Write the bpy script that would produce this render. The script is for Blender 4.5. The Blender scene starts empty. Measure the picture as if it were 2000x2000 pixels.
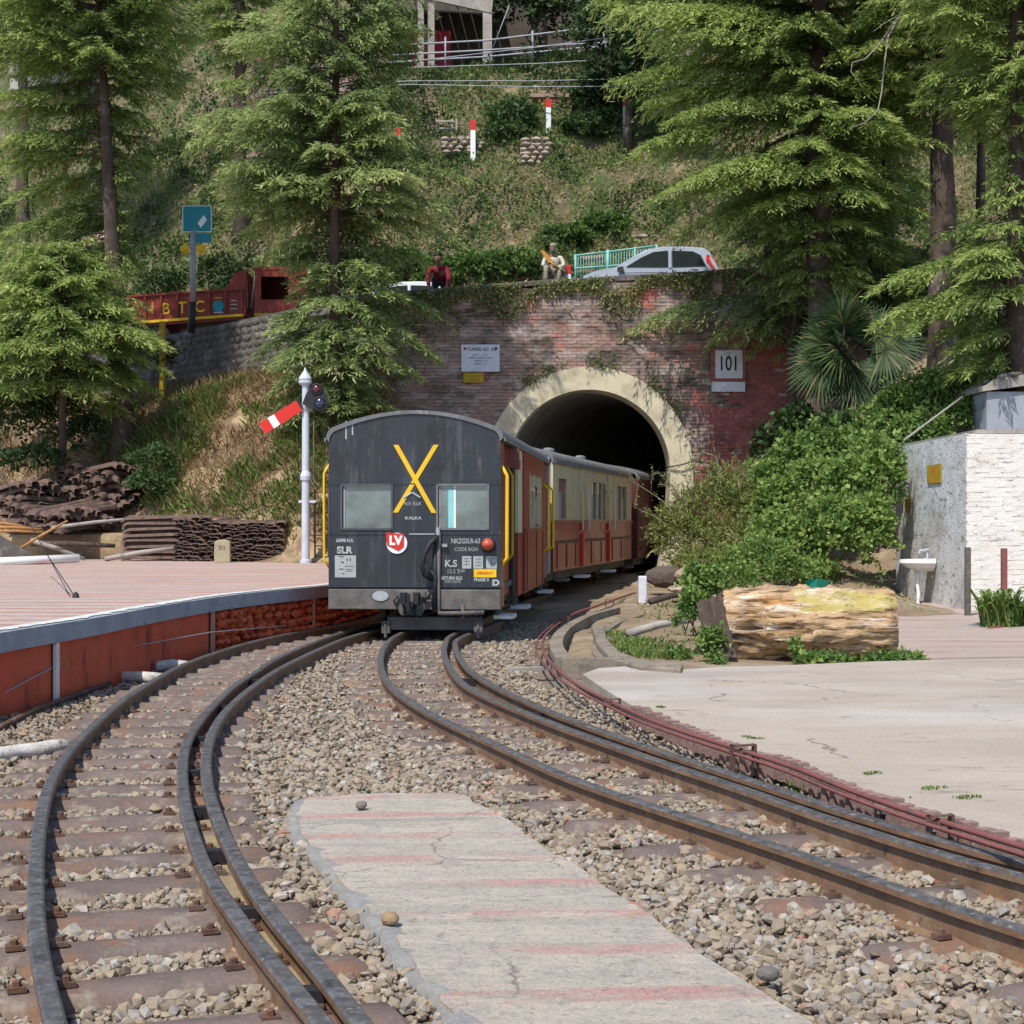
import bpy, math, random
import numpy as np
from mathutils import Vector, Matrix
random.seed(7); RNG = np.random.default_rng(11)
R = math.radians
sc = bpy.context.scene
# ---------------------------------------------------------------- camera, sky, sun, exposure
CAMZ = 1.5; F = 3200.0; HY = 1019.0
cd = bpy.data.cameras.new('camera'); cam = bpy.data.objects.new('camera', cd)
sc.collection.objects.link(cam); sc.camera = cam
cam.location = (0, 0, CAMZ); cam.rotation_euler = (R(90), 0, 0)
cd.sensor_width = 36; cd.lens = 36*F/2000; cd.shift_y = (HY-1000)/2000; cd.clip_end = 900; cd.clip_start = .1
SUN = Vector((-.27, -.50, .83)).normalized()
w = bpy.data.worlds.new('World'); sc.world = w; w.use_nodes = True
sky = w.node_tree.nodes.new('ShaderNodeTexSky'); sky.sky_type = 'NISHITA'; sky.sun_disc = False
sky.sun_elevation = math.asin(SUN.z); sky.sun_rotation = math.atan2(SUN.x, SUN.y)
sky.altitude = 2000; sky.dust_density = 1.5
bg = w.node_tree.nodes['Background']; bg.inputs[1].default_value = .15
w.node_tree.links.new(sky.outputs[0], bg.inputs[0])
sd = bpy.data.lights.new('sun', 'SUN'); sd.energy = 3.5; sd.angle = R(.53); sd.color = (1, .955, .87)
so = bpy.data.objects.new('sun', sd); sc.collection.objects.link(so)
so.rotation_euler = SUN.to_track_quat('Z', 'Y').to_euler(); so.location = (-20, -20, 40)
sc.view_settings.view_transform = 'Standard'; sc.view_settings.look = 'None'
sc.view_settings.gamma = 1; sc.view_settings.use_curve_mapping = False
sc.view_settings.exposure = 0.52

def W(px, py, D): return np.array([(px-1000)/F*D, D, CAMZ-(py-HY)/F*D])
def G(px, py, z=0.): return W(px, py, (CAMZ-z)*F/(py-HY))

# ---------------------------------------------------------------- object helpers
INV = {}
def link(o): sc.collection.objects.link(o); return o
def tag(o, label=None, cat=None, group=None, kind=None):
    if label: o['label'] = label
    if cat: o['category'] = cat
    if group: o['group'] = group
    if kind: o['kind'] = kind
    return o
def thing(name, label, cat, loc=(0, 0, 0), rz=0, group=None, local=False):
    o = link(bpy.data.objects.new(name, None)); o.location = loc; o.rotation_euler = (0, 0, rz)
    o.empty_display_size = .2
    INV[o.name] = Matrix() if local else (Matrix.Translation(Vector(loc)) @ Matrix.Rotation(rz, 4, 'Z')).inverted()
    return tag(o, label, cat, group)
def setpar(o, parent):
    if parent is not None:
        o.parent = parent; o.matrix_parent_inverse = INV.get(parent.name, Matrix())
        INV[o.name] = Matrix()
def mkobj(name, me, parent=None, label=None, kind=None):
    o = link(bpy.data.objects.new(name, me)); setpar(o, parent)
    return tag(o, label, None, None, kind)
def copy_tree(o, parent=None):
    c = link(o.copy())
    if parent is not None: c.parent = parent
    for ch in o.children: copy_tree(ch, c)
    return c
def npmesh(name, V, Fq, mats, attr=None, smooth=False, attr2=None):
    """V (N,3), Fq (M,k) constant k"""
    V = np.ascontiguousarray(V, dtype=np.float32); Fq = np.ascontiguousarray(Fq, dtype=np.int32)
    me = bpy.data.meshes.new(name); k = Fq.shape[1]; m = len(Fq)
    me.vertices.add(len(V)); me.vertices.foreach_set('co', V.ravel())
    me.loops.add(m*k); me.loops.foreach_set('vertex_index', Fq.ravel())
    me.polygons.add(m); me.polygons.foreach_set('loop_start', np.arange(0, m*k, k, dtype=np.int32))
    me.polygons.foreach_set('use_smooth', np.full(m, smooth))
    for mt in (mats if isinstance(mats, (list, tuple)) else [mats]): me.materials.append(mt)
    if attr is not None:
        a = me.attributes.new('rnd', 'FLOAT', 'FACE'); a.data.foreach_set('value', np.ascontiguousarray(attr, dtype=np.float32))
    me.update(calc_edges=True)
    return me
class MB:
    def __init__(s): s.v = []; s.f = []; s.m = []
    def add(s, V, Fs, mi=0):
        b = len(s.v); s.v += [tuple(float(c) for c in p) for p in V]
        for f in Fs: s.f.append(tuple(b+i for i in f)); s.m.append(mi)
        return s
    def box(s, x0, x1, y0, y1, z0, z1, mi=0, rz=0, c=None):
        V = [(x, y, z) for z in (z0, z1) for y in (y0, y1) for x in (x0, x1)]
        if rz:
            cx, cy = c if c else ((x0+x1)/2, (y0+y1)/2); co, si = math.cos(rz), math.sin(rz)
            V = [(cx+(x-cx)*co-(y-cy)*si, cy+(x-cx)*si+(y-cy)*co, z) for x, y, z in V]
        return s.add(V, [(0, 2, 3, 1), (4, 5, 7, 6), (0, 1, 5, 4), (1, 3, 7, 5), (3, 2, 6, 7), (2, 0, 4, 6)], mi)
    def tube(s, P, r, n=8, mi=0, cap=True):
        P = [Vector(p) for p in P]; N = len(P)
        rr = r if hasattr(r, '__len__') else [r]*N
        rings = []; up = None
        for i, p in enumerate(P):
            t = (P[min(i+1, N-1)]-P[max(i-1, 0)])
            t = t.normalized() if t.length > 1e-9 else Vector((0, 0, 1))
            if up is None: up = t.orthogonal().normalized()
            up = (up - t*up.dot(t)); up = up.normalized() if up.length > 1e-6 else t.orthogonal().normalized()
            q = t.cross(up)
            rings.append([p+(up*math.cos(a)+q*math.sin(a))*rr[i] for a in [2*math.pi*k/n for k in range(n)]])
        V = [v for rg in rings for v in rg]; Fs = []
        for i in range(N-1):
            for k in range(n):
                a = i*n+k; b = i*n+(k+1) % n; Fs.append((a, b, b+n, a+n))
        if cap: Fs.append(tuple(range(n-1, -1, -1))); Fs.append(tuple((N-1)*n+k for k in range(n)))
        return s.add(V, Fs, mi)
    def lathe(s, prof, c=(0, 0, 0), n=16, mi=0, axis='z'):
        V = []
        for r_, z in prof:
            for k in range(n):
                a = 2*math.pi*k/n; x, y = r_*math.cos(a), r_*math.sin(a)
                p = (x, y, z) if axis == 'z' else ((x, -z, y) if axis == 'y' else (z, x, y))
                V.append((p[0]+c[0], p[1]+c[1], p[2]+c[2]))
        Fs = []
        for i in range(len(prof)-1):
            for k in range(n): a = i*n+k; b = i*n+(k+1) % n; Fs.append((a, b, b+n, a+n))
        Fs.append(tuple(range(n-1, -1, -1))); Fs.append(tuple((len(prof)-1)*n+k for k in range(n)))
        return s.add(V, Fs, mi)
    def sweep(s, P, prof, mi=0, cap=True, closed=True):
        """prof: (lateral offset to the right of travel, z)"""
        P = np.array(P, float); T = np.gradient(P, axis=0); T[:, 2] = 0; T /= np.linalg.norm(T, axis=1)[:, None]
        L = np.stack([T[:, 1], -T[:, 0], 0*T[:, 0]], 1); k = len(prof); V = []
        for i in range(len(P)):
            for o, z in prof: V.append(P[i]+L[i]*o+np.array([0, 0, z]))
        Fs = []
        for i in range(len(P)-1):
            for j in range(k if closed else k-1):
                a = i*k+j; b = i*k+(j+1) % k; Fs.append((a, b, b+k, a+k))
        if cap and closed: Fs.append(tuple(range(k-1, -1, -1))); Fs.append(tuple((len(P)-1)*k+j for j in range(k)))
        return s.add(V, Fs, mi)
    def prism(s, poly, vec, mi=0):
        n = len(poly); P = [Vector(p) for p in poly]; v = Vector(vec)
        return s.add(P+[p+v for p in P], [tuple(range(n-1, -1, -1)), tuple(range(n, 2*n))]+[(i, (i+1) % n, n+(i+1) % n, n+i) for i in range(n)], mi)
    def rot(s, M):
        s.v = [tuple(M @ Vector(p)) for p in s.v]; return s
    def mesh(s, name, mats, smooth=False):
        me = bpy.data.meshes.new(name); me.from_pydata(s.v, [], s.f)
        mats = mats if isinstance(mats, (list, tuple)) else [mats]
        for m in mats: me.materials.append(m)
        if len(mats) > 1: me.polygons.foreach_set('material_index', s.m)
        if smooth: me.polygons.foreach_set('use_smooth', [True]*len(s.f))
        me.update(); return me
    def build(s, name, mats, parent=None, label=None, kind=None, smooth=False, bevel=0, auto=False):
        o = mkobj(name, s.mesh(name, mats, smooth), parent, label, kind)
        if bevel:
            b = o.modifiers.new('bevel', 'BEVEL'); b.width = bevel; b.segments = 2; b.limit_method = 'ANGLE'; b.angle_limit = R(40)
        if auto: o.data.shade_smooth() if False else None
        return o
def B(name, x0, x1, y0, y1, z0, z1, mat, parent=None, **k): return MB().box(x0, x1, y0, y1, z0, z1).build(name, mat, parent, **k)
def T(name, P, r, mat, parent=None, n=8, smooth=True, **k): return MB().tube(P, r, n).build(name, mat, parent, smooth=smooth, **k)
def text(s, size, mat, parent, o, r=(1, 0, 0), u=(0, 0, 1), name='lettering', sx=1., ext=.002, align='CENTER', bold=0):
    cu = bpy.data.curves.new('t', 'FONT'); cu.body = s; cu.size = size; cu.extrude = ext; cu.align_x = align; cu.align_y = 'CENTER'; cu.resolution_u = 3; cu.offset = bold
    ob = link(bpy.data.objects.new('t', cu)); dg = bpy.context.evaluated_depsgraph_get(); dg.update()
    me = bpy.data.meshes.new_from_object(ob.evaluated_get(dg)); bpy.data.objects.remove(ob)
    r = Vector(r); u = Vector(u); n = r.cross(u); o = Vector(o)
    for v in me.vertices: v.co = o+r*(v.co.x*sx)+u*v.co.y+n*v.co.z
    me.materials.clear(); me.materials.append(mat); me.name = name
    return mkobj(name, me, parent)
def openings(mb, x0, x1, z0, z1, y0, y1, ops, mi=0):
    """wall slab in the x-z plane, thickness y0..y1, with rectangular holes (xa,xb,za,zb)"""
    xs = sorted(set([x0, x1]+[min(max(v, x0), x1) for o in ops for v in o[:2]]))
    for a, b in zip(xs, xs[1:]):
        if b-a < 1e-5: continue
        c = (a+b)/2; hs = sorted([(max(o[2], z0), min(o[3], z1)) for o in ops if o[0] < c < o[1]]); z = z0
        for h0, h1 in hs:
            if h1 <= h0: continue
            if h0 > z: mb.box(a, b, y0, y1, z, h0, mi)
            z = h1
        if z < z1: mb.box(a, b, y0, y1, z, z1, mi)
    return mb
def vnoise(x, y, seed=0):
    x = np.asarray(x, float); y = np.asarray(y, float)
    xi = np.floor(x).astype(int); yi = np.floor(y).astype(int); fx = x-xi; fy = y-yi
    def h(a, b):
        n = (a*374761393+b*668265263+seed*982451653) & 0xffffffff
        n = ((n ^ (n >> 13))*1274126177) & 0xffffffff
        return ((n ^ (n >> 16)) & 0xffff)/65535.
    fx = fx*fx*(3-2*fx); fy = fy*fy*(3-2*fy)
    return (h(xi, yi)*(1-fx)+h(xi+1, yi)*fx)*(1-fy)+(h(xi, yi+1)*(1-fx)+h(xi+1, yi+1)*fx)*fy
def fbm(x, y, seed=0, o=3):
    s = 0; a = .5
    for i in range(o): s = s+a*vnoise(np.asarray(x)*2**i, np.asarray(y)*2**i, seed+i); a *= .5
    return s/(1-.5**o)
def sm(x, a, b): t = np.clip((np.asarray(x, float)-a)/(b-a), 0, 1); return t*t*(3-2*t)
def catmull(P, step=.15, smooth=0):
    P = np.array(P, float); Q = np.vstack([2*P[0]-P[1], P, 2*P[-1]-P[-2]]); out = []
    for i in range(1, len(Q)-2):
        p0, p1, p2, p3 = Q[i-1:i+3]; n = max(2, int(np.linalg.norm(p2-p1)/step*2))
        for k in range(n):
            t = k/n; out.append(.5*((2*p1)+(-p0+p2)*t+(2*p0-5*p1+4*p2-p3)*t*t+(-p0+3*p1-3*p2+p3)*t**3))
    out.append(P[-1]); out = np.array(out)
    d = np.r_[0, np.cumsum(np.linalg.norm(np.diff(out, axis=0), axis=1))]; m = max(2, int(d[-1]/step)); t = np.linspace(0, d[-1], m)
    out = np.stack([np.interp(t, d, out[:, i]) for i in range(3)], 1)
    for _ in range(smooth): out[1:-1] = .25*out[:-2]+.5*out[1:-1]+.25*out[2:]
    return out

# ---------------------------------------------------------------- materials
def _pos(nt, stretch=None, obj=False):
    n = nt.nodes.new('ShaderNodeTexCoord').outputs['Object'] if obj else nt.nodes.new('ShaderNodeNewGeometry').outputs['Position']
    if stretch:
        m = nt.nodes.new('ShaderNodeMapping'); m.inputs['Scale'].default_value = stretch; nt.links.new(n, m.inputs[0]); n = m.outputs[0]
    return n
def _noise(nt, co, scale, detail=5, rough=.6):
    n = nt.nodes.new('ShaderNodeTexNoise'); n.inputs['Scale'].default_value = scale; n.inputs['Detail'].default_value = detail; n.inputs['Roughness'].default_value = rough
    nt.links.new(co, n.inputs['Vector']); return n.outputs['Fac']
def _ramp(nt, fac, stops, interp='LINEAR'):
    r = nt.nodes.new('ShaderNodeValToRGB'); r.color_ramp.interpolation = interp; e = r.color_ramp.elements
    while len(e) < len(stops): e.new(.5)
    for el, (p, c) in zip(e, stops):
        el.position = p; el.color = (c[0], c[1], c[2], 1) if hasattr(c, '__len__') else (c, c, c, 1)
    nt.links.new(fac, r.inputs[0]); return r.outputs[0]
def _mix(nt, fac, a, b):
    m = nt.nodes.new('ShaderNodeMix'); m.data_type = 'RGBA'
    for s, v in ((m.inputs[0], fac), (m.inputs[6], a), (m.inputs[7], b)):
        if hasattr(v, 'links') or hasattr(v, 'is_linked'): nt.links.new(v, s)
        elif hasattr(v, '__len__'): s.default_value = (*v[:3], 1)
        else: s.default_value = v
    return m.outputs[2]
def _math(nt, op, a, b=0.):
    m = nt.nodes.new('ShaderNodeMath'); m.operation = op
    for s, v in ((m.inputs[0], a), (m.inputs[1], b)):
        if hasattr(v, 'is_linked'): nt.links.new(v, s)
        else: s.default_value = v
    return m.outputs[0]
def newmat(name):
    m = bpy.data.materials.new(name); m.use_nodes = True; return m, m.node_tree, m.node_tree.nodes['Principled BSDF']
def M(name, c1, c2=None, scale=4, rough=.8, bump=0., bscale=40, metal=0, dirt=(), stretch=None, contrast=(.3, .7), spec=.3, obj=False, bstretch=None, fine=.15, coat=0):
    """c1/c2 noise mix; dirt = list of (colour, scale, lo, hi, stretch)"""
    m, nt, p = newmat(name); co = _pos(nt, stretch, obj)
    if c2 is None: c2 = tuple(v*.8 for v in c1)
    col = _ramp(nt, _noise(nt, co, scale), [(contrast[0], c1), (contrast[1], c2)])
    for d in dirt:
        dco = _pos(nt, d[4] if len(d) > 4 else None, obj)
        col = _mix(nt, _ramp(nt, _noise(nt, dco, d[1], 6, .65), [(d[2], 0), (d[3], 1)]), col, d[0])
    if fine:
        f = _ramp(nt, _noise(nt, _pos(nt, None, obj), 60, 3), [(.3, 1-fine), (.7, 1+fine*.5)])
        mm = nt.nodes.new('ShaderNodeMix'); mm.data_type = 'RGBA'; mm.blend_type = 'MULTIPLY'; mm.inputs[0].default_value = 1
        nt.links.new(col, mm.inputs[6]); nt.links.new(f, mm.inputs[7]); col = mm.outputs[2]
    nt.links.new(col, p.inputs['Base Color']); p.inputs['Roughness'].default_value = rough; p.inputs['Metallic'].default_value = metal
    p.inputs['Specular IOR Level'].default_value = spec; p.inputs['Coat Weight'].default_value = coat
    if bump:
        b = nt.nodes.new('ShaderNodeBump'); b.inputs['Strength'].default_value = bump; b.inputs['Distance'].default_value = .02
        nt.links.new(_noise(nt, _pos(nt, bstretch, obj), bscale, 6, .65), b.inputs['Height']); nt.links.new(b.outputs[0], p.inputs['Normal'])
    return m
def leafmat(name, stops, transl=.3, rough=.6):
    m, nt, p = newmat(name); a = nt.nodes.new('ShaderNodeAttribute'); a.attribute_name = 'rnd'
    col = _ramp(nt, a.outputs['Fac'], stops); nt.links.new(col, p.inputs['Base Color']); p.inputs['Roughness'].default_value = rough; p.inputs['Specular IOR Level'].default_value = .25
    t = nt.nodes.new('ShaderNodeBsdfTranslucent'); nt.links.new(col, t.inputs[0]); mx = nt.nodes.new('ShaderNodeMixShader'); mx.inputs[0].default_value = transl
    out = nt.nodes['Material Output']; nt.links.new(p.outputs[0], mx.inputs[1]); nt.links.new(t.outputs[0], mx.inputs[2]); nt.links.new(mx.outputs[0], out.inputs[0])
    return m
def stripemat(name, base, base2, stripe, spacing, width, off, tilt, wear, worn_lo=.42, worn_hi=.55, rough=.9, grey=(.3, .29, .28)):
    """weathered cement with rows of faded red paint"""
    m, nt, p = newmat(name); co = _pos(nt); s = nt.nodes.new('ShaderNodeSeparateXYZ'); nt.links.new(co, s.inputs[0])
    n1 = _noise(nt, _pos(nt, (.6, 1.4, 1)), 1.6, 4)
    y = _math(nt, 'ADD', s.outputs[1], _math(nt, 'MULTIPLY', s.outputs[0], tilt)); y = _math(nt, 'ADD', y, _math(nt, 'MULTIPLY', n1, .12)); y = _math(nt, 'ADD', y, off+100)
    fr = _math(nt, 'FRACT', _math(nt, 'DIVIDE', y, spacing))
    d = _math(nt, 'ABSOLUTE', _math(nt, 'SUBTRACT', fr, .5)); hw = width/spacing/2
    band = _ramp(nt, d, [(max(hw-.03, 0), 1), (hw+.03, 0)])
    worn = _ramp(nt, _noise(nt, _pos(nt, (.5, 1.6, 1)), wear, 6, .7), [(worn_lo, 0), (worn_hi, 1)])
    mask = _math(nt, 'MULTIPLY', band, worn)
    col = _ramp(nt, _noise(nt, _pos(nt, (.35, 2, 1)), 3.5, 7, .65), [(.3, base2), (.62, base)])
    col = _mix(nt, _ramp(nt, _noise(nt, _pos(nt, (.3, 2.4, 1)), 2.2, 7, .7), [(.54, 0), (.66, .7)]), col, grey)
    col = _mix(nt, mask, col, stripe)
    col = _mix(nt, _ramp(nt, _noise(nt, co, 7, 6, .75), [(.50, 0), (.66, .55)]), col, grey)
    col = _mix(nt, _ramp(nt, _noise(nt, co, 26, 5, .8), [(.34, .6), (.46, 0)]), col, (.13, .11, .095))
    col = _mix(nt, _ramp(nt, _noise(nt, co, 34, 4, .8), [(.56, 0), (.68, .45)]), col, tuple(min(.8, v*1.3) for v in base))
    col = _mix(nt, _ramp(nt, _noise(nt, co, 90, 2), [(.35, .35), (.5, 0)]), col, (.12, .1, .085))
    nt.links.new(col, p.inputs['Base Color']); p.inputs['Roughness'].default_value = rough
    b = nt.nodes.new('ShaderNodeBump'); b.inputs['Strength'].default_value = .8; b.inputs['Distance'].default_value = .025
    nt.links.new(_noise(nt, co, 20, 8, .75), b.inputs['Height']); nt.links.new(b.outputs[0], p.inputs['Normal'])
    return m
X = {}
X['soil'] = M('soil', (.30, .21, .13), (.20, .15, .10), 2, .95, .8, 12, dirt=[((.33, .27, .18), 1.2, .5, .62), ((.05, .07, .02), 1.6, .58, .68)])
X['cut'] = M('earth cut', (.24, .15, .09), (.15, .10, .06), 2.5, .95, 1, 9, dirt=[((.38, .28, .16), 1.1, .48, .6)])
X['hill'] = M('hillside earth', (.17, .13, .075), (.10, .085, .045), 2.5, .95, 1, 9, dirt=[((.28, .21, .12), 1.3, .52, .62), ((.06, .085, .025), .9, .46, .58)])
X['road'] = M('road', (.16, .155, .15), (.12, .115, .11), 1, .9, .3, 30)
X['rust'] = M('rusty steel', (.17, .085, .05), (.09, .055, .045), 9, .75, .4, 60, dirt=[((.2, .15, .115), 5, .5, .7)])
X['railside'] = M('rail web', (.26, .145, .08), (.14, .085, .052), 7, .65, .25, 60, dirt=[((.25, .18, .115), 3, .52, .7), ((.06, .045, .035), 9, .6, .7)])
X['railtop'] = M('rail head', (.17, .165, .165), (.05, .047, .047), 16, .42, .3, 60, metal=.15, dirt=[((.26, .24, .22), 30, .55, .72), ((.10, .07, .05), 6, .55, .7)])
X['sleeper'] = M('steel sleeper', (.20, .145, .12), (.115, .09, .082), 5, .75, .4, 50, dirt=[((.22, .12, .075), 2.3, .52, .66), ((.30, .25, .195), 6, .54, .70)], metal=0)
X['ballastbase'] = M('ballast fines', (.27, .21, .15), (.14, .11, .08), 30, .95, 1, 35, dirt=[((.42, .35, .26), 45, .55, .65)])
X['whiteposts'] = M('white paint', (.72, .72, .70), (.55, .53, .49), 6, .6, .15, 40)
X['whitewash'] = M('whitewash', (.80, .77, .71), (.66, .60, .52), 2.2, .85, .5, 30, dirt=[((.17, .14, .12), 9, .60, .68, (1, 1, 2.2)), ((.36, .29, .22), 4, .60, .74, (1, 1, 1.6))])
X['greywash'] = M('grimy whitewash', (.78, .77, .74), (.58, .57, .55), 3, .9, .8, 30, dirt=[((.30, .28, .26), 9, .55, .65, (1, .35, 1)), ((.40, .37, .34), 1.6, .50, .68, (1, .4, .7)), ((.16, .145, .13), 20, .60, .66, (1, .4, 1))], bstretch=(1, .4, 1))
X['conc'] = M('concrete', (.40, .36, .31), (.28, .25, .21), 3, .9, .4, 25, dirt=[((.16, .14, .12), 4, .55, .7)])
X['greyconc'] = M('grey kerb', (.34, .36, .39), (.24, .26, .285), 4, .85, .5, 30, dirt=[((.4, .4, .41), 9, .62, .72)])
X['yard'] = M('yard concrete', (.47, .39, .31), (.36, .305, .245), .9, .9, .6, 18, stretch=(.6, 1, 1), dirt=[((.33, .28, .235), .8, .48, .72, (.5, 1.2, 1)), ((.50, .46, .42), .5, .5, .68, (.5, 1, 1)), ((.24, .20, .165), 3.5, .60, .72, (.7, 1, 1)), ((.17, .14, .11), 22, .66, .74)])
X['redwall'] = M('red painted plaster', (.60, .105, .045), (.42, .07, .032), 3, .8, .5, 18, dirt=[((.42, .13, .055), 2.2, .56, .72), ((.07, .03, .02), 3, .56, .7, (1, 1, .5))])
X['redstone'] = M('red painted rubble', (.68, .14, .05), (.42, .075, .03), 5, .85, 1, 14, dirt=[((.48, .17, .08), 4, .55, .7), ((.06, .03, .02), 6, .6, .7)])
BD = [((.50, .40, .35), 1.5, .46, .60, (.7, 1, 2.0)), ((.56, .20, .15), .75, .55, .64), ((.085, .065, .05), 1.2, .47, .62, (.8, 1, 1.6)), ((.22, .20, .17), 3.5, .52, .62, (.6, 1, 2.5)), ((.12, .12, .05), 2.0, .60, .70)]
X['brick'] = M('weathered brick', (.42, .25, .21), (.29, .18, .15), 2.2, .95, .8, 30, stretch=(1, 1, 2), dirt=BD)
X['brickred'] = M('red painted brick', (.34, .105, .085), (.25, .08, .07), 2, .9, .5, 30, dirt=[((.11, .06, .05), 2.5, .54, .68), ((.42, .18, .15), 1.5, .54, .7), ((.34, .27, .24), 4, .60, .7, (.7, 1, 2))])
X['mortar'] = M('mortar', (.36, .24, .20), (.25, .17, .14), 2.2, .95, .8, 30, stretch=(1, 1, 2), dirt=BD)
X['stone'] = M('retaining stone', (.14, .125, .11), (.08, .07, .06), 3, .95, 1, 8, dirt=[((.27, .24, .22), 2.3, .54, .7)])
X['arch'] = M('arch render', (.66, .58, .40), (.55, .475, .33), 2, .9, .4, 20, dirt=[((.24, .21, .15), 5, .57, .68, (1.6, 1, .5)), ((.42, .35, .25), 2, .5, .7)])
X['tunnel'] = M('tunnel lining', (.42, .39, .36), (.20, .18, .16), 1.4, .95, .8, 6)
X['black'] = M('black paint', (.031, .034, .043), (.021, .023, .030), 3, .38, .1, 12, stretch=(2, 2, .35), spec=.45, dirt=[((.085, .09, .10), 2.2, .54, .80, (4, 4, .35)), ((.018, .018, .02), 2.2, .52, .68, (1.2, 1.2, .8)), ((.10, .085, .07), 5, .58, .76, (3, 3, .5)), ((.13, .12, .11), 14, .66, .8)], fine=.08)
X['grime'] = M('grimy underframe', (.17, .155, .14), (.085, .078, .072), 6, .75, .3, 40, dirt=[((.20, .17, .14), 8, .58, .72)])
X['dark'] = M('dark iron', (.03, .03, .033), (.018, .018, .02), 6, .55, .2, 30)
X['maroon'] = M('maroon paint', (.30, .032, .02), (.19, .024, .017), 4, .42, .12, 10, stretch=(1, 1, .4), dirt=[((.20, .07, .05), 4, .58, .78, (3, 3, .3))], coat=.15)
X['cream'] = M('cream paint', (.62, .54, .34), (.50, .43, .27), 4, .5, .1, 12, stretch=(2, 2, .4), dirt=[((.26, .21, .13), 5, .58, .75, (3, 3, .4))])
X['roof'] = M('coach roof', (.19, .19, .19), (.12, .12, .125), 4, .6, .3, 20, dirt=[((.30, .29, .28), 6, .56, .7)])
X['yellow'] = M('yellow paint', (.80, .50, .015), (.70, .42, .015), 3, .45, .05, 20, fine=.05)
X['dullyellow'] = M('dull yellow sign', (.50, .33, .02), (.36, .23, .02), 9, .7, .1, 20, dirt=[((.2, .09, .02), 8, .6, .7)])
X['red'] = M('red paint', (.66, .03, .02), (.55, .03, .02), 3, .4, .05, 20, fine=.05)
X['fadedred'] = M('faded red pipe', (.25, .085, .075), (.17, .065, .055), 5, .7, .2, 50, dirt=[((.12, .08, .06), 7, .56, .7)])
X['white'] = M('clean white paint', (.80, .80, .78), (.72, .72, .70), 4, .5, .03, 20, fine=.04)
X['signwhite'] = M('sign white', (.70, .70, .76), (.58, .58, .65), 5, .6, .03, 20, dirt=[((.45, .44, .46), 4, .58, .72)])
X['ink'] = M('black lettering', (.012, .012, .02), None, 3, .6)
X['blueink'] = M('grey blue lettering', (.16, .16, .26), None, 3, .6)
X['stencil'] = M('stencil white', (.42, .44, .43), (.30, .32, .32), 9, .7, fine=.1)
X['silverpost'] = M('aluminium paint', (.62, .64, .69), (.5, .52, .56), 4, .4, .05, 30, metal=.15)
X['porcelain'] = M('porcelain', (.82, .82, .80), (.74, .73, .7), 4, .2, 0, 20, spec=.6)
X['wood'] = M('log wood', (.62, .43, .25), (.38, .225, .11), 3, .9, 1, 10, stretch=(.35, 2.2, 2.2), bstretch=(.5, 5, 5), dirt=[((.13, .07, .035), 5, .50, .60, (.30, 3.6, 3.6)), ((.055, .035, .02), 7, .60, .66, (.22, 4, 4)), ((.78, .68, .54), 3.5, .53, .64, (.3, 2.5, 2.5)), ((.62, .33, .11), 2.5, .57, .67, (.4, 2, 2)), ((.10, .06, .035), 2.2, .66, .72)])
X['logyellow'] = M('yellow stained wood', (.52, .42, .13), (.44, .35, .14), 6, .9, 1, 14, bstretch=(.5, 4, 4), dirt=[((.24, .15, .06), 6, .56, .66, (.35, 3, 3)), ((.60, .50, .32), 5, .52, .62, (.4, 3, 3))])
X['bark'] = M('bark', (.11, .078, .06), (.05, .037, .03), 6, .95, 1, 14, stretch=(1, 1, .35), bstretch=(1, 1, .3), dirt=[((.24, .20, .17), 3, .56, .7)])
X['bamboo'] = M('bamboo poles', (.46, .22, .07), (.36, .17, .06), 4, .6, .1, 20)
X['glassdark'] = M('dark glass', (.02, .025, .028), (.03, .035, .035), 3, .12, spec=.7, fine=0)
X['carsilver'] = M('silver car paint', (.42, .46, .54), (.40, .44, .52), 3, .3, metal=.15, coat=.5, fine=0)
X['carwhite'] = M('white car paint', (.7, .72, .74), None, 3, .3, coat=.5, fine=0)
X['tyre'] = M('tyre', (.02, .02, .02), None, 8, .8)
X['lorryred'] = M('lorry red', (.27, .035, .022), (.19, .03, .02), 4, .5, .1, 20, dirt=[((.28, .09, .06), 6, .6, .74)])
X['jacket'] = M('maroon jacket', (.23, .012, .03), (.15, .01, .022), 8, .8, .3, 20)
X['denim'] = M('dark trousers', (.02, .02, .035), None, 8, .8)
X['shirt'] = M('cream shirt', (.60, .55, .45), (.5, .45, .37), 8, .8, .3, 20)
X['khaki'] = M('khaki trousers', (.36, .30, .22), (.28, .235, .17), 8, .8, .3, 20)
X['skin'] = M('skin', (.26, .135, .085), (.23, .12, .075), 8, .55, fine=.05)
X['hair'] = M('black hair', (.012, .01, .01), None, 20, .5)
X['beard'] = M('grey beard', (.15, .14, .14), None, 20, .8)
X['gunwood'] = M('varnished wood', (.56, .26, .05), (.45, .2, .04), 9, .4)
X['teal'] = M('turquoise fence paint', (.22, .50, .44), (.18, .42, .38), 6, .5)
X['bluesign'] = M('blue sign', (.01, .20, .30), (.01, .24, .26), 3, .5, fine=.03)
X['pinkwall'] = M('pink plaster', (.42, .27, .21), (.32, .22, .175), 1, .9, .3, 12, dirt=[((.25, .2, .17), 1.5, .55, .7)])
X['palewall'] = M('pale plaster', (.50, .49, .47), (.38, .37, .36), 1, .9, .3, 12)
X['shed'] = M('shed soffit boards', (.12, .095, .075), (.07, .06, .05), 2, .9, .4, 10)
X['redsheet'] = M('red sheet', (.30, .012, .028), (.25, .012, .025), 2, .6)
X['tin'] = M('grey tin', (.36, .37, .40), (.27, .28, .31), 3, .55, .2, 20, dirt=[((.2, .19, .18), 3, .55, .7)])
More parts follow.
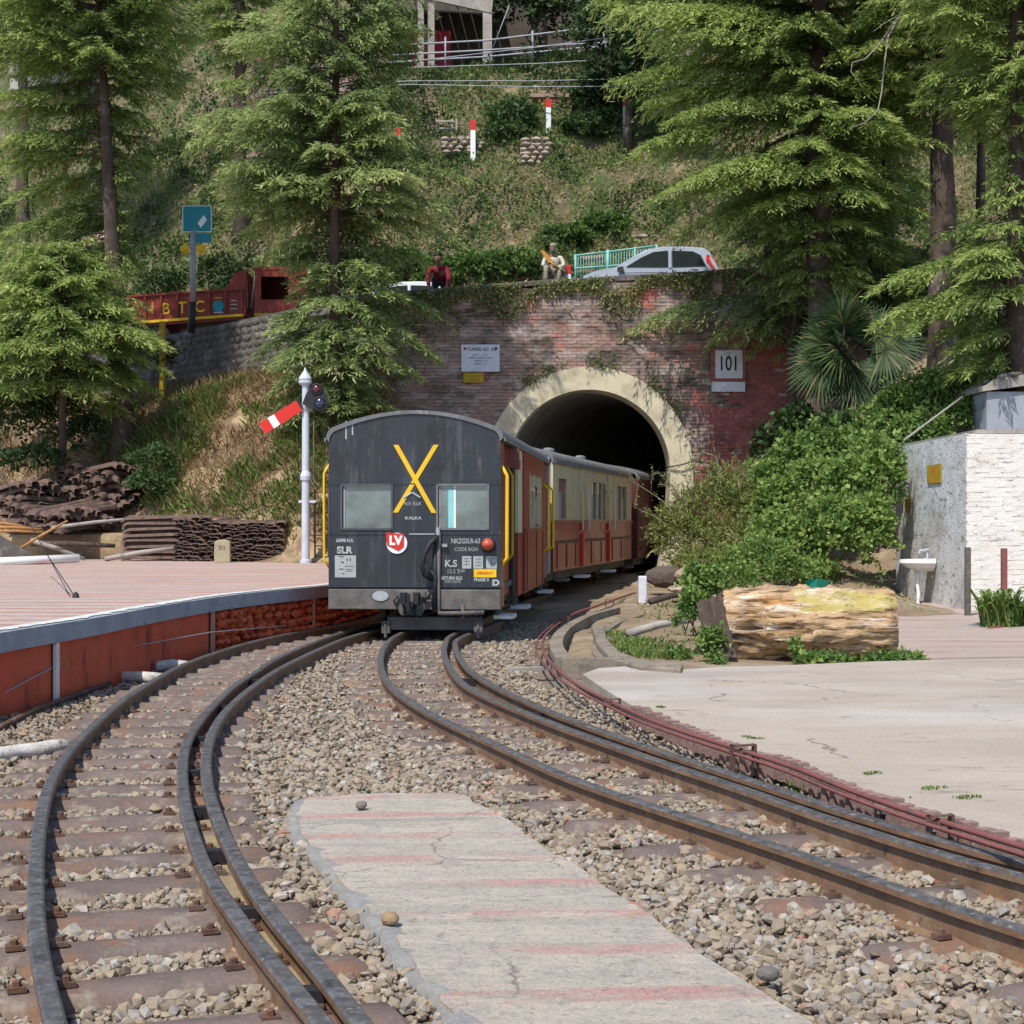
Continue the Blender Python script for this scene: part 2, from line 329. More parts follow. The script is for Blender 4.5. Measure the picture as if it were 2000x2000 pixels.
X['blueroof'] = M('pale blue roof', (.38, .50, .62), (.3, .42, .52), 2, .5)

X['oldsleeper'] = M('old stacked steel', (.17, .10, .075), (.085, .06, .05), 7, .8, .4, 40, dirt=[((.26, .16, .10), 3, .56, .7), ((.035, .028, .025), 5, .58, .7)])
X['dirtyconc'] = M('dirty concrete', (.30, .25, .19), (.19, .155, .12), 3, .95, .7, 22, dirt=[((.10, .08, .06), 5, .54, .68), ((.09, .10, .04), 3, .6, .7)])

def cracks(m, scale, width, col):
    nt = m.node_tree; p = nt.nodes['Principled BSDF']; v = nt.nodes.new('ShaderNodeTexVoronoi'); v.feature = 'DISTANCE_TO_EDGE'; v.inputs['Scale'].default_value = scale
    co = _pos(nt); n = nt.nodes.new('ShaderNodeTexNoise'); n.inputs['Scale'].default_value = 2.2; n.inputs['Detail'].default_value = 6; nt.links.new(co, n.inputs['Vector'])
    a = nt.nodes.new('ShaderNodeVectorMath'); a.operation = 'MULTIPLY_ADD'; a.inputs[1].default_value = (.55, .55, 0); nt.links.new(n.outputs['Color'], a.inputs[0]); nt.links.new(co, a.inputs[2]); nt.links.new(a.outputs[0], v.inputs['Vector'])
    f = _ramp(nt, v.outputs['Distance'], [(0, 1), (width, 0)]); g = _ramp(nt, _noise(nt, co, .9, 3), [(.48, 0), (.56, .85)]); f = _math(nt, 'MULTIPLY', f, g)
    old = p.inputs['Base Color'].links[0].from_socket; nt.links.new(_mix(nt, f, old, col), p.inputs['Base Color'])
cracks(X['yard'], .55, .007, (.13, .105, .08))
# ---------------------------------------------------------------- terrain functions
def zroad(x): x = np.asarray(x, float); return np.where(x < 0, 6.85+.08*x, 6.85+.06*x)
def ywall(x): x = np.asarray(x, float); return np.where(x > -4.2, 40., 40+(-4.2-x)*.82)
PE = catmull([(-3.95, 0, 0), (-4.0, 6, 0), (-3.97, 9.5, 0), (-3.9, 12.5, 0), (-3.69, 13.9, 0), (-3.55, 16.2, 0), (-3.22, 18.8, 0), (-2.83, 20.2, 0), (-2.42, 21.6, 0), (-2.15, 24, 0), (-1.75, 28, 0), (-1.2, 33, 0), (-.75, 36.5, 0)], .3, 6)
PZ = .664
def xedge(y): return np.interp(y, PE[:, 1], PE[:, 0])
def grid(name, xs, ys, zf, mat, kind='structure', parent=None, keep=None, smooth=True):
    Xg, Yg = np.meshgrid(xs, ys); Zg = zf(Xg, Yg); V = np.stack([Xg, Yg, Zg], -1).reshape(-1, 3); nx = len(xs)
    i = (np.arange(len(ys)-1)[:, None]*nx+np.arange(nx-1)[None]).ravel(); Fq = np.stack([i, i+1, i+nx+1, i+nx], 1)
    if keep is not None: c = V[Fq].mean(1); Fq = Fq[keep(c[:, 0], c[:, 1])]
    o = mkobj(name, npmesh(name, V, Fq, mat, smooth=smooth)); return tag(o, kind=kind)
# left bank profile by distance in front of the retaining wall
def zbank(x, y):
    d = ywall(x)-y; z = np.interp(d, [-1, 0, 1, 3, 5, 6, 6.35, 6.9, 8], [5.3, 5.2, 4.9, 4.0, 2.6, 1.75, .9, .64, .6])
    z = z+(fbm(x*.9, y*.9, 3)-.5)*.5*sm(z, .7, 1.6)+(fbm(x*4, y*4, 5)-.5)*.12*sm(z, .66, 1.)
    return .6+(z-.6)*sm(x, -1.6, -3.2)
def zright(x, y):
    t = (.02+.07*sm(x, 3, 5.5))*np.maximum(0, y-23)*(1-sm(x, 5.8, 6.9))+.12*np.maximum(0, y-29)*sm(x, 5.8, 6.9)
    t = t+sm(x, 6.0, 9.2)*np.maximum(0, y-30)*.55
    pipe = np.interp(y, [0, 5, 7.3, 11, 14, 18, 21, 26, 41], [4, 2.5, 2.2, 1.9, .9, .32, .45, 1.3, 4.2])
    t = t+.1*sm(x-pipe, 0, .35)-.08*(1-sm(x-pipe, -.2, .25))
    return t+(fbm(x*1.5, y*1.5, 9)-.5)*.12*sm(y, 15.5, 18)
def zhill(x, y):
    x = np.asarray(x, float); y0 = ywall(x)+9; d = y-y0
    z = zroad(x)-.05+np.interp(d, [-3, 0, .8, 10.6, 16, 60], [0, 0, 1.0, 11.0, 11.9, 60])
    return z+(fbm(x*.35, y*.35, 21)-.5)*1.6*sm(d, .3, 3)+(fbm(x*1.4, y*1.4, 22)-.5)*.6*sm(d, .2, 2)
# ---------------------------------------------------------------- ground sheets
grid('ground', np.linspace(-250, 250, 30), np.linspace(-120, 300, 30), lambda x, y: x*0-.22, X['soil'])
grid('track_bed', np.arange(-4.6, 9, .2), np.arange(-1, 46, .2), lambda x, y: (fbm(x*3, y*3, 2)-.5)*.05-.015*sm(np.abs(x), 0, 3), X['ballastbase'], keep=lambda x, y: (y < 14) | (x < 4.5))
grid('right_bank', np.arange(-.2, 30, .33), np.arange(3, 42.3, .33), zright, X['soil'], keep=lambda x, y: ((x > 1.0) | ((y > 12) & (y < 39))) & ~((y > 39) & (x < 5.4)))
grid('left_bank', np.arange(-42, -1.2, .3), np.arange(28, 75, .3), zbank, X['cut'], keep=lambda x, y: (y < ywall(x)+.3) & (x < xedge(y)+.2))
hs = grid('hillside', np.arange(-48, 44, .6), np.arange(46, 112, .6), zhill, X['hill'], keep=lambda x, y: y > ywall(x)+7.5)
rx = np.arange(-44, 44.1, 1.); V = []; Fq = []
for i, x in enumerate(rx):
    y0 = float(ywall(x))+.3
    for k in range(6): V.append((x, y0+k*2, float(zroad(x))))
    if i: b = i*6; Fq += [(b-6+k, b+k, b+k+1, b-6+k+1) for k in range(5)]
tag(mkobj('road', npmesh('road', V, Fq, X['road'])), kind='structure')
# platform
X['platform'] = stripemat('platform paving', (.55, .44, .37), (.42, .335, .28), (.48, .17, .13), .62, .19, 0, .04, .9, .34, .50, grey=(.36, .31, .27))
X['path'] = stripemat('path paving', (.56, .475, .38), (.40, .35, .285), (.50, .28, .235), .53, .14, .13, -.09, 1.9, .46, .58, grey=(.29, .27, .235))
X['pinkyard'] = stripemat('pink paving', (.50, .385, .32), (.40, .315, .26), (.42, .22, .18), .8, .32, 0, .05, .7, .46, .60, grey=(.36, .31, .265))
cracks(X['path'], 1.3, .012, (.15, .125, .10)); cracks(X['platform'], .5, .006, (.2, .15, .12))
V = []; Fq = []; xs = [0, .25, 3, 8, 38]
for i, p in enumerate(PE):
    for k in xs: V.append((p[0]-k, p[1], PZ))
    if i: b = i*5; Fq += [(b-5+k, b-5+k+1, b+k+1, b+k) for k in range(4)]
tag(mkobj('platform', npmesh('platform', V, [f[::-1] for f in Fq], X['platform'])), kind='structure')
kerb = MB().sweep(PE, [(.07, -.15), (.08, .004), (-.10, .010), (-.12, -.15)]).rot(Matrix.Translation((0, 0, PZ))).build('platform_kerb', X['greyconc'])
tag(kerb, kind='structure')
ns = len(PE); wj = [float(.05*fbm(i*2.7, 0, 4)+.03) for i in range(ns*6)]
PF = catmull(PE[::3], .06); wv = []; wf = []
Tt = np.gradient(PF, axis=0); Tt /= np.linalg.norm(Tt, axis=1)[:, None]; Ln = np.stack([Tt[:, 1], -Tt[:, 0]], 1)
for i, p in enumerate(PF):
    wdt = .10+.09*float(vnoise(i*.9, 0, 8)); 
    wv += [(p[0]-Ln[i, 0]*.12, p[1]-Ln[i, 1]*.12, PZ+.0135), (p[0]+Ln[i, 0]*(-.12+wdt), p[1]+Ln[i, 1]*(-.12+wdt), PZ+.0135)]
    if i: b = 2*i; wf.append((b-2, b-1, b+1, b))
mkobj('white_edge_line', npmesh('white_edge_line', wv, wf, X['whiteposts']), kerb)
wall = MB(); i18 = int(np.argmin(abs(PE[:, 1]-18.2)))
wall.sweep(PE[:i18+1], [(.02, -.75), (.02, -.151), (-.3, -.151), (-.3, -.75)])
for v_i, v in enumerate(wall.v): wall.v[v_i] = (v[0], v[1], v[2]+PZ)
tag(wall.build('platform_wall', X['redwall']), kind='structure')
# rough red rubble stones further along: real stones
rub = []
rng = random.Random(3)
def pebble(r, n=0, seed=0):
    rg = random.Random(seed); bm_v = []; t = (1+5**.5)/2
    V = [(-1, t, 0), (1, t, 0), (-1, -t, 0), (1, -t, 0), (0, -1, t), (0, 1, t), (0, -1, -t), (0, 1, -t), (t, 0, -1), (t, 0, 1), (-t, 0, -1), (-t, 0, 1)]
    Fs = [(0, 11, 5), (0, 5, 1), (0, 1, 7), (0, 7, 10), (0, 10, 11), (1, 5, 9), (5, 11, 4), (11, 10, 2), (10, 7, 6), (7, 1, 8), (3, 9, 4), (3, 4, 2), (3, 2, 6), (3, 6, 8), (3, 8, 9), (4, 9, 5), (2, 4, 11), (6, 2, 10), (8, 6, 7), (9, 8, 1)]
    V = [tuple(c/1.9*r*rg.uniform(.72, 1.2) for c in v) for v in V]; return V, Fs
rw = thing('rubble_wall', 'rough red painted rubble stones below the platform kerb beside the coach', 'stone wall', (-3, 20, 0))
MB().sweep(PE[i18:], [(-.05, -.78), (-.05, -.151), (-.35, -.151), (-.35, -.78)]).rot(Matrix.Translation((0, 0, PZ))).build('wall_core', X['redstone'], rw)
prots = []
for k in range(8):
    V_, F_ = pebble(.5, 0, 50+k); me = bpy.data.meshes.new('stone'); me.from_pydata(V_, [], F_); me.materials.append(X['redstone']); prots.append(me)
PQ = PE[i18:]
dd = np.r_[0, np.cumsum(np.linalg.norm(np.diff(PQ[:, :2], axis=0), axis=1))]
for row in range(5):
    s = 0
    while s < min(dd[-1], 9):
        L = rng.uniform(.14, .30); px_ = np.interp(s+L/2, dd, PQ[:, 0]); py_ = np.interp(s+L/2, dd, PQ[:, 1])
        o = mkobj('stone', rng.choice(prots), rw); h = .105
        o.location = (px_-.02+rng.uniform(-.02, .03), py_, .04+row*h+rng.uniform(-.01, .01)); o.scale = (.16*rng.uniform(.8, 1.2), L*.95, h*1.05); o.rotation_euler = (rng.uniform(-.1, .1), rng.uniform(-.1, .1), rng.uniform(-.15, .15)+.15)
        s += L
# white stripes on the wall
for k, (px, ya, yb) in enumerate([(122, 1250, 1305), (410, 1192, 1278), (638, 1202, 1225)]):
    D = [13.4, 18.0, 21.0][k]; xe = float(xedge(D))
    tag(B('painted_stripe', xe+.03+.004, xe+.03+.03, D-.05, D+.05, .03, .51, X['pinkwall'] if k else X['whiteposts']), ['pale upright strip on the red platform wall nearest the left edge', 'pale upright strip on the red platform wall left of the rubble stones', 'short pale upright strip in the red rubble beside the coach'][k], 'wall strip', 'pale strips on the red platform wall')
# yard right, pink paving, foreground path
def sheet(name, pts, mat, z, thick=.06):
    mb = MB(); mb.prism([(p[0], p[1], z-thick) for p in pts], (0, 0, thick)); return tag(mb.build(name, mat), kind='structure')
yp = [G(px, py, .12) for px, py in [(1138, 1322), (1180, 1352), (1240, 1388), (1330, 1428), (1440, 1472), (1560, 1508), (1660, 1550), (1800, 1600), (2000, 1665), (2300, 1770)]]
yf = [G(px, py, .12) for px, py in [(2600, 1282), (2000, 1290), (1850, 1293), (1700, 1297), (1500, 1306), (1400, 1308), (1330, 1313), (1230, 1306), (1170, 1310)]]
sheet('concrete_yard', yp+[np.array([8, 4, 0])]+[np.array([14, 8, 0])]+yf, X['yard'], .145, .1)
sheet('paved_yard', [G(1755, 1296, .1), G(2600, 1281, .1), (16, 26, 0), (7.6, 30, 0), G(1770, 1190, .1), G(1745, 1230, .1)], X['pinkyard'], .150, .1)
pl = [G(px, py, .05) for px, py in [(596, 1556), (578, 1590), (592, 1630), (640, 1680), (700, 1755), (760, 1815), (830, 1905), (905, 2000)]]
pr = [G(px, py, .05) for px, py in [(1600, 2000), (1480, 1925), (1400, 1880), (1330, 1830), (1260, 1780), (1180, 1725), (1120, 1685), (1060, 1655), (1010, 1610), (940, 1570), (900, 1548), (760, 1546)]]
pathpoly = [tuple(p) for p in pl]+[(-.02, 2.2, 0), (2.3, 2.2, 0)]+[tuple(p) for p in pr]
# edge made irregular
def jag(poly, amp, step=.12, seed=1):
    rg = random.Random(seed); out = []
    for a, b in zip(poly, poly[1:]+poly[:1]):
        a = Vector(a[:2]); b = Vector(b[:2]); n = max(1, int((b-a).length/step)); 
        for i in range(n):
            q = a.lerp(b, i/n); out.append((q.x+rg.uniform(-amp, amp), q.y+rg.uniform(-amp, amp), 0))
    return out
pathpoly = jag(pathpoly, .012)
sheet('concrete_path', pathpoly, X['path'], .044, .12)
sh = [tuple(p) for p in pl[1:]]; shp = MB()
P_ = catmull([(p[0], p[1], 0) for p in pl]+[(-.02, 2.2, 0)], .08)
shp.sweep(P_, [(.05, .036), (-.0, .042), (-.12, .028), (-.22, -.05), (.05, -.05)])
for i, v in enumerate(shp.v): shp.v[i] = (v[0]+.02*(vnoise(v[0]*9, v[1]*9, 1)-.5), v[1], v[2]+.03*(vnoise(v[0]*14, v[1]*14, 2)-.5) if v[2] > 0 else v[2])
tag(shp.build('path_shoulder', M('grey mortar', (.33, .32, .30), (.25, .24, .225), 7, .95, .8, 40), smooth=True), kind='structure')
def inpoly(x, y, poly):
    x = np.asarray(x); y = np.asarray(y); c = np.zeros(x.shape, bool); n = len(poly)
    for i in range(n):
        x1, y1 = poly[i][:2]; x2, y2 = poly[i-1][:2]
        with np.errstate(divide='ignore', invalid='ignore'):
            c ^= ((y1 > y) != (y2 > y)) & (x < (x2-x1)*(y-y1)/(y2-y1)+x1)
    return c
# ---------------------------------------------------------------- rails
RH = .14
def rail_path(pts, z=RH, ext0=None, ext1=None, sm_=14):
    P = [tuple(G(px, py, z)[:2])+(0.,) for px, py in pts]
    P = P[::1]
    if ext0: P = [e+(0.,) for e in ext0]+P
    if ext1: P = P+[e+(0.,) for e in ext1]
    return catmull(P, .12, sm_)
L1 = rail_path([(112, 2000), (87, 1916), (74, 1843), (70, 1771), (70, 1699), (73, 1644), (82, 1583), (98, 1525), (130, 1470), (174, 1423), (232, 1372), (290, 1334), (362, 1295), (471, 1258), (580, 1233), (688, 1214)], ext0=[(-.38, 1.7), (-.76, 3)], ext1=[(-1.82, 25), (-1.15, 29)])
L2 = rail_path([(638, 2000), (565, 1916), (507, 1843), (453, 1771), (409, 1709), (384, 1648), (366, 1590), (357, 1535), (357, 1481), (367, 1441), (388, 1409), (420, 1372), (464, 1333), (510, 1304), (543, 1283), (616, 1252), (699, 1226)], ext0=[(.42, 1.7), (.0, 3)], ext1=[(-1.15, 25), (-.42, 29)])
L3 = rail_path([(711, 2000), (645, 1909), (580, 1836), (518, 1764), (471, 1691), (442, 1633), (417, 1575), (403, 1517), (404, 1463), (418, 1420), (442, 1385), (482, 1348), (536, 1310), (580, 1287), (634, 1262), (699, 1238)], ext0=[(.5, 1.7), (.08, 3)], ext1=[(-1.22, 23)])
R1 = rail_path([(2000, 1814), (1880, 1775), (1735, 1724), (1590, 1673), (1445, 1626), (1300, 1580), (1230, 1557), (1157, 1533), (1067, 1497), (994, 1462), (922, 1430), (853, 1398), (795, 1364), (759, 1333), (744, 1300), (746, 1272), (760, 1250), (782, 1236)], ext0=[(3.4, 2), (2.5, 4)], ext1=[(-.95, 25), (-.4, 29)])
R2 = rail_path([(2000, 1709), (1880, 1677), (1735, 1633), (1590, 1586), (1445, 1535), (1300, 1488), (1175, 1445), (1103, 1420), (1030, 1391), (958, 1362), (904, 1333), (878, 1300), (867, 1272), (872, 1252), (884, 1238)], ext0=[(4.0, 2.4), (3.0, 4.4)], ext1=[(-.2, 25), (.35, 29), (1.2, 34), (2.35, 39), (3.7, 44)])
R3 = rail_path([(2000, 1680), (1880, 1650), (1735, 1608), (1590, 1562), (1445, 1514), (1300, 1468), (1175, 1425), (1103, 1399), (1030, 1368), (958, 1334), (918, 1308), (896, 1280), (890, 1262), (897, 1245)], ext0=[(4.1, 2.5), (3.15, 4.5)], ext1=[(-.15, 22.5)])
PROF = [(-.055, 0), (.055, 0), (.055, .012), (.012, .024), (.008, .100), (.031, .110), (.031, RH-.008), (.022, RH), (-.022, RH), (-.031, RH-.008), (-.031, .110), (-.008, .100), (-.012, .024), (-.055, .012)]
def rail(name, P, parent, label=None):
    o = MB().sweep(P, PROF).build(name, [X['railside'], X['railtop']], parent, label=label)
    nseg = len(P)-1; k = len(PROF); mi = []
    for i in range(nseg):
        for j in range(k): mi.append(1 if j in (6, 7, 8) else 0)
    mi += [0, 0]; o.data.polygons.foreach_set('material_index', mi); return o
tl = thing('railway_track', 'curving narrow gauge track on the left with inner check rail and bare steel sleepers', 'railway track', tuple(L1[30])[:2]+(0,), group='railway tracks')
tr = thing('railway_track', 'narrow gauge track on the right running under the black ended coach', 'railway track', tuple(R1[30])[:2]+(0,), group='railway tracks')
rail('rail', L1, tl); rail('rail', L2, tl); rail('check_rail', L3, tl)
rail('rail', R1, tr); rail('rail', R2, tr); rail('check_rail', R3, tr)
# sleepers
def sleeper_mesh(L=1.5, w=.24, seed=0):
    rg = random.Random(seed); V = []; Fs = []; n = 16
    prof = [(-w/2-.015, -.09), (-w/2, -.02), (-w/2+.035, .012), (0, .02), (w/2-.035, .012), (w/2, -.02), (w/2+.015, -.09)]
    for i in range(n+1):
        t = i/n*2-1; end = max(0, abs(t)-.86)/.14; dz = -.09*end**2
        for o, z in prof: V.append((t*L/2, o*(1-.12*end)+rg.uniform(-.002, .002), z+dz))
    k = len(prof)
    for i in range(n):
        for j in range(k-1): a = i*k+j; Fs.append((a, a+k, a+k+1, a+1))
    me = bpy.data.meshes.new('sleeper'); me.from_pydata(V, [], Fs); me.materials.append(X['sleeper']); me.polygons.foreach_set('use_smooth', [True]*len(Fs)); return me
SLM = [sleeper_mesh(1.5, .24, k) for k in range(3)]
blk = MB().box(-.05, .05, -.035, .035, .03, .105).tube([(0, -.05, .07), (0, .05, .07)], .018, 6).mesh('spacer_block', X['dark'])
clip = MB().box(-.028, .028, -.022, .022, .005, .022).lathe([(.014, .022), (.014, .038), (.006, .042)], n=6).mesh('rail_clip', X['rust'])
SLP = []
def lay(A, Bp, parent, s0, s1, sp, length=1.5, z=.02):
    d = np.r_[0, np.cumsum(np.linalg.norm(np.diff(A[:, :2], axis=0), axis=1))]; s = s0; rg = random.Random(5)
    while s < min(s1, d[-1]-.2):
        a = np.array([np.interp(s, d, A[:, 0]), np.interp(s, d, A[:, 1])]); a2 = np.array([np.interp(s+.1, d, A[:, 0]), np.interp(s+.1, d, A[:, 1])])
        t = (a2-a)/np.linalg.norm(a2-a); n = np.array([t[1], -t[0]])
        q = Bp[:, :2]-a; j = int(np.argmin(np.abs(q@t)+np.where(np.abs(q@n) > 1.6, 9, 0))); b = Bp[j, :2]; c = (a+b)/2; v = b-a; ang = math.atan2(v[1], v[0])+rg.uniform(-.02, .02)
        if a[1] > 2.2:
            o = mkobj('sleeper', rg.choice(SLM), parent); o.location = (c[0], c[1], z+rg.uniform(-.012, .006)); o.scale = (rg.uniform(.96, 1.04), rg.uniform(.85, 1.12), 1); o.rotation_euler = (0, 0, ang); SLP.append((c[0], c[1], ang))
            for e, sg in ((a, -1), (b, -1), (a, 1), (b, 1)):
                if a[1] < 13:
                    k = mkobj('rail_clip', clip, parent); u = v/np.linalg.norm(v); k.location = (e[0]+u[0]*.075*sg, e[1]+u[1]*.075*sg, z+.01); k.rotation_euler = (0, 0, ang)
        s += sp*rg.uniform(.9, 1.1)
lay(L1, L2, tl, .5, 22, .50, z=.035); lay(R1, R2, tr, .5, 24, .62, 1.5, z=.022)
def blocks(A, C, parent, ys):
    for y in ys:
        i = int(np.argmin(abs(A[:, 1]-y))); j = int(np.argmin(np.linalg.norm(C[:, :2]-A[i, :2], axis=1))); m = (A[i]+C[j])/2; v = C[j]-A[i]
        o = mkobj('spacer_block', blk, parent); o.location = (m[0], m[1], 0); o.rotation_euler = (0, 0, math.atan2(v[1], v[0])); L_ = np.linalg.norm(v[:2]); o.scale = (max(.6, (L_-.02)/.1), 1, 1)
blocks(L2, L3, tl, [4.9, 5.9, 6.9, 8.0, 9.2, 10.6, 12.4, 14.5]); blocks(R2, R3, tr, [6, 8, 10, 12, 14.5])
# fine sand packed in the left flangeway
def between(A, C, z, y0, y1):
    V = []; Fq = []
    for p in A[(A[:, 1] > y0) & (A[:, 1] < y1)]:
        j = int(np.argmin(np.linalg.norm(C[:, :2]-p[:2], axis=1))); V += [(p[0], p[1], z), (C[j][0], C[j][1], z)]
    for i in range(1, len(V)//2): b = 2*i; Fq.append((b-2, b-1, b+1, b))
    return V, Fq
V, Fq = between(L2, L3, .045, 2, 8.2); tag(mkobj('flangeway_sand', npmesh('flangeway_sand', V, Fq, M('sand', (.36, .29, .18), (.25, .2, .13), 12, .95, .4, 60))), 'packed tan sand filling the gap between the left rail and its check rail', kind='stuff')
# ---------------------------------------------------------------- ballast stones
def stones(name, cx, cy, cz, size, tris, ramp):
    n = len(cx); mbv, mbf = [], []
    V0, F0 = pebble(1, 0, 1); V0 = np.array(V0)
    if tris == 8: V0 = np.array([(1, 0, 0), (-1, 0, 0), (0, 1, 0), (0, -1, 0), (0, 0, 1), (0, 0, -1)], float); F0 = [(0, 2, 4), (2, 1, 4), (1, 3, 4), (3, 0, 4), (2, 0, 5), (1, 2, 5), (3, 1, 5), (0, 3, 5)]
    F0 = np.array(F0); k = len(V0); q = RNG.normal(size=(n, 4)); q /= np.linalg.norm(q, axis=1)[:, None]; w_, x_, y_, z_ = q.T
    Rm = np.stack([1-2*(y_**2+z_**2), 2*(x_*y_-w_*z_), 2*(x_*z_+w_*y_), 2*(x_*y_+w_*z_), 1-2*(x_**2+z_**2), 2*(y_*z_-w_*x_), 2*(x_*z_-w_*y_), 2*(y_*z_+w_*x_), 1-2*(x_**2+y_**2)], 1).reshape(n, 3, 3)
    VV = V0[None]*RNG.uniform(.72, 1.25, (n, k, 3)); VV = VV*RNG.uniform(.6, 1.15, (n, 1, 3))
    VV = np.einsum('nij,nkj->nki', Rm, VV)*(size[:, None, None]/2*1.15); VV[:, :, 2] *= .8
    VV = VV+np.stack([cx, cy, cz], 1)[:, None]
    Fq = (F0[None]+(np.arange(n)*k)[:, None, None]).reshape(-1, 3)
    return tag(mkobj(name, npmesh(name, VV.reshape(-1, 3), Fq, ramp, attr=np.repeat(RNG.random(n), len(F0)))), 'loose tan and grey ballast stones spread around both tracks', kind='stuff')
m, nt, p = newmat('ballast stone'); a = nt.nodes.new('ShaderNodeAttribute'); a.attribute_name = 'rnd'
c_ = _ramp(nt, a.outputs['Fac'], [(0, (.17, .135, .10)), (.25, (.29, .225, .16)), (.5, (.37, .29, .20)), (.7, (.33, .275, .215)), (.86, (.26, .235, .21)), (.965, (.46, .42, .35)), (.995, (.36, .18, .12))])
c_ = _mix(nt, _ramp(nt, _noise(nt, _pos(nt), 35, 4), [(.45, 0), (.7, .5)]), c_, (.22, .17, .12))
nt.links.new(c_, p.inputs['Base Color']); p.inputs['Roughness'].default_value = .9; p.inputs['Specular IOR Level'].default_value = .2
bb = nt.nodes.new('ShaderNodeBump'); bb.inputs['Strength'].default_value = .6; bb.inputs['Distance'].default_value = .01; nt.links.new(_noise(nt, _pos(nt), 70, 5, .7), bb.inputs['Height']); nt.links.new(bb.outputs[0], p.inputs['Normal'])
X['stonemat'] = m
def near(P, x, y):
    d = np.full(x.shape, 9.); 
    for q in P[::4]: d = np.minimum(d, np.hypot(x-q[0], y-q[1]))
    return d
def field(y0, y1, dens, smin, smax, tris, zb=0.):
    n = int((y1-y0)*9*dens); y = RNG.uniform(y0, y1, n); x = RNG.uniform(-4.2, 4.8, n)
    k = (np.abs(x) < .36*y+.6) & (x > xedge(y)+.03); x, y = x[k], y[k]
    pp = G(0, 0)
    pipe = np.interp(y, [3, 5, 7.3, 8.3, 11, 13, 15, 18, 20, 26], [3.4, 2.4, 1.95, 1.7, 1.55, .9, .25, .1, .3, 1.1]); k = x < pipe+RNG.normal(0, .06, len(x)); x, y = x[k], y[k]
    k = ~inpoly(x, y, pathpoly) | (RNG.random(len(x)) < .004+.10*sm(y, 7.9, 8.9)) | (inpoly(x, y, pathpoly) & (~inpoly(x+.10, y, pathpoly) | ~inpoly(x-.07, y, pathpoly)) & (RNG.random(len(x)) < .35)); x, y = x[k], y[k]
    s = smin+(smax-smin)*RNG.random(len(x))**1.6; z = np.zeros(len(x))+zb
    rail_d = np.minimum.reduce([near(P, x, y) for P in (L1, L2, L3, R1, R2, R3)]); k = rail_d > .075; x, y, s, z, rail_d = [v[k] for v in (x, y, s, z, rail_d)]
    # between L2 and L3 keep mostly clear; thin out on sleepers
    on = np.zeros(len(x), bool); left_on = np.zeros(len(x), bool)
    for i, (sx, sy, an) in enumerate(SLP):
        if sy < y0-1 or sy > y1+1: continue
        u = (x-sx)*math.cos(an)+(y-sy)*math.sin(an); v = -(x-sx)*math.sin(an)+(y-sy)*math.cos(an); q = (np.abs(u) < .74) & (np.abs(v) < .135); on |= q
    # left track: inside gauge bare, right track: stones cover much of the sleepers
    pr = np.where(near(L1, x, y) < .95, .05, .22); k = ~on | (RNG.random(len(x)) < pr); x, y, s, z, on = [v[k] for v in (x, y, s, z, on)]
    cr = inpoly(x, y, [tuple(q[:2]) for q in L2]+[tuple(q[:2]) for q in L3[::-1]]) & (y < 9); k = ~cr; x, y, s, z = x[k], y[k], s[k], z[k]
    z = z+RNG.uniform(-.012, .028, len(x))+.02*(fbm(x*3, y*3, 2)-.5)
    return x, y, z, s
for (y0, y1, dn, a0, a1, tr_) in [(3.9, 7, 2100, .016, .068, 20), (7, 11, 1150, .022, .066, 20), (11, 24, 460, .032, .072, 8)]:
    x, y, z, s = field(y0, y1, dn, a0, a1, tr_); stones('ballast_stones', x, y, z, s, tr_, X['stonemat'])
# a few separate stones lying on the path
for i, (px, py, s, lab) in enumerate([(762, 1795, .085, 'brown rounded stone on the grey left edge of the concrete path'), (706, 1572, .07, 'small dark stone lying near the far end of the concrete path'), (1500, 1902, .085, 'dark flat stone half buried at the right edge of the concrete path')]):
    V_, F_ = pebble(s*.62, 0, 80+i); q = G(px, py, .07)
    mb = MB().add([(v[0]+q[0], v[1]+q[1], v[2]*.7+.07) for v in V_], F_)
    o = mb.build('stone', M('stone %d' % i, [(.36, .25, .14), (.2, .17, .14), (.17, .15, .13)][i], None, 9, .9, .5, 40)); sb = o.modifiers.new('s', 'SUBSURF'); sb.levels = sb.render_levels = 1
    tag(o, lab, 'stone', 'single stones on the path')
# ---------------------------------------------------------------- tunnel portal
AX, AZ, RI, RO, YW = 1.875, 2.74, 1.98, 2.54, 40.
def hw(z, r_):
    z = np.asarray(z, float)
    return np.where(z > AZ, np.sqrt(np.maximum(r_**2-(z-AZ)**2, 0)), r_*np.sqrt(np.clip(1-((AZ-z)/4.6)**2, .05, 1)))
def ztop(x): return zroad(x)+.40+.05*(fbm(np.asarray(x)*2, 0*np.asarray(x), 4)-.5)
pt = thing('tunnel_portal', 'weathered pink brick tunnel portal wall with a cream rendered arch under the road', 'tunnel portal', (AX, YW, 0))
XL, XR = -4.3, 7.6
mb = MB(); zs = np.arange(-.2, 7.9, .085)
for z in zs:
    h = float(hw(z+.0425, RO-.1)) if z < AZ+RO-.1 else 0; zt = z+.085
    for a, b in (((XL, AX-h), (AX+h, XR)) if h > .05 else ((XL, XR),)):
        # clip at sloping top
        aa = a
        if float(ztop(a)) < z+.1:
            while aa < b and float(ztop(aa)) < z+.1: aa += .1
        if aa < b-.05: mb.box(aa, b, YW-.022, YW+.6, z, zt)
mb.build('wall_core', X['mortar'], pt)
xs = np.arange(XL, XR+.01, .4); cp = MB()
cp.sweep([(x, YW+.28, float(ztop(x))-.03) for x in xs], [(.36, 0), (.36, .10), (.2, .14), (-.3, .14), (-.36, .08), (-.36, 0)])
cp.build('coping', X['stone'], pt)
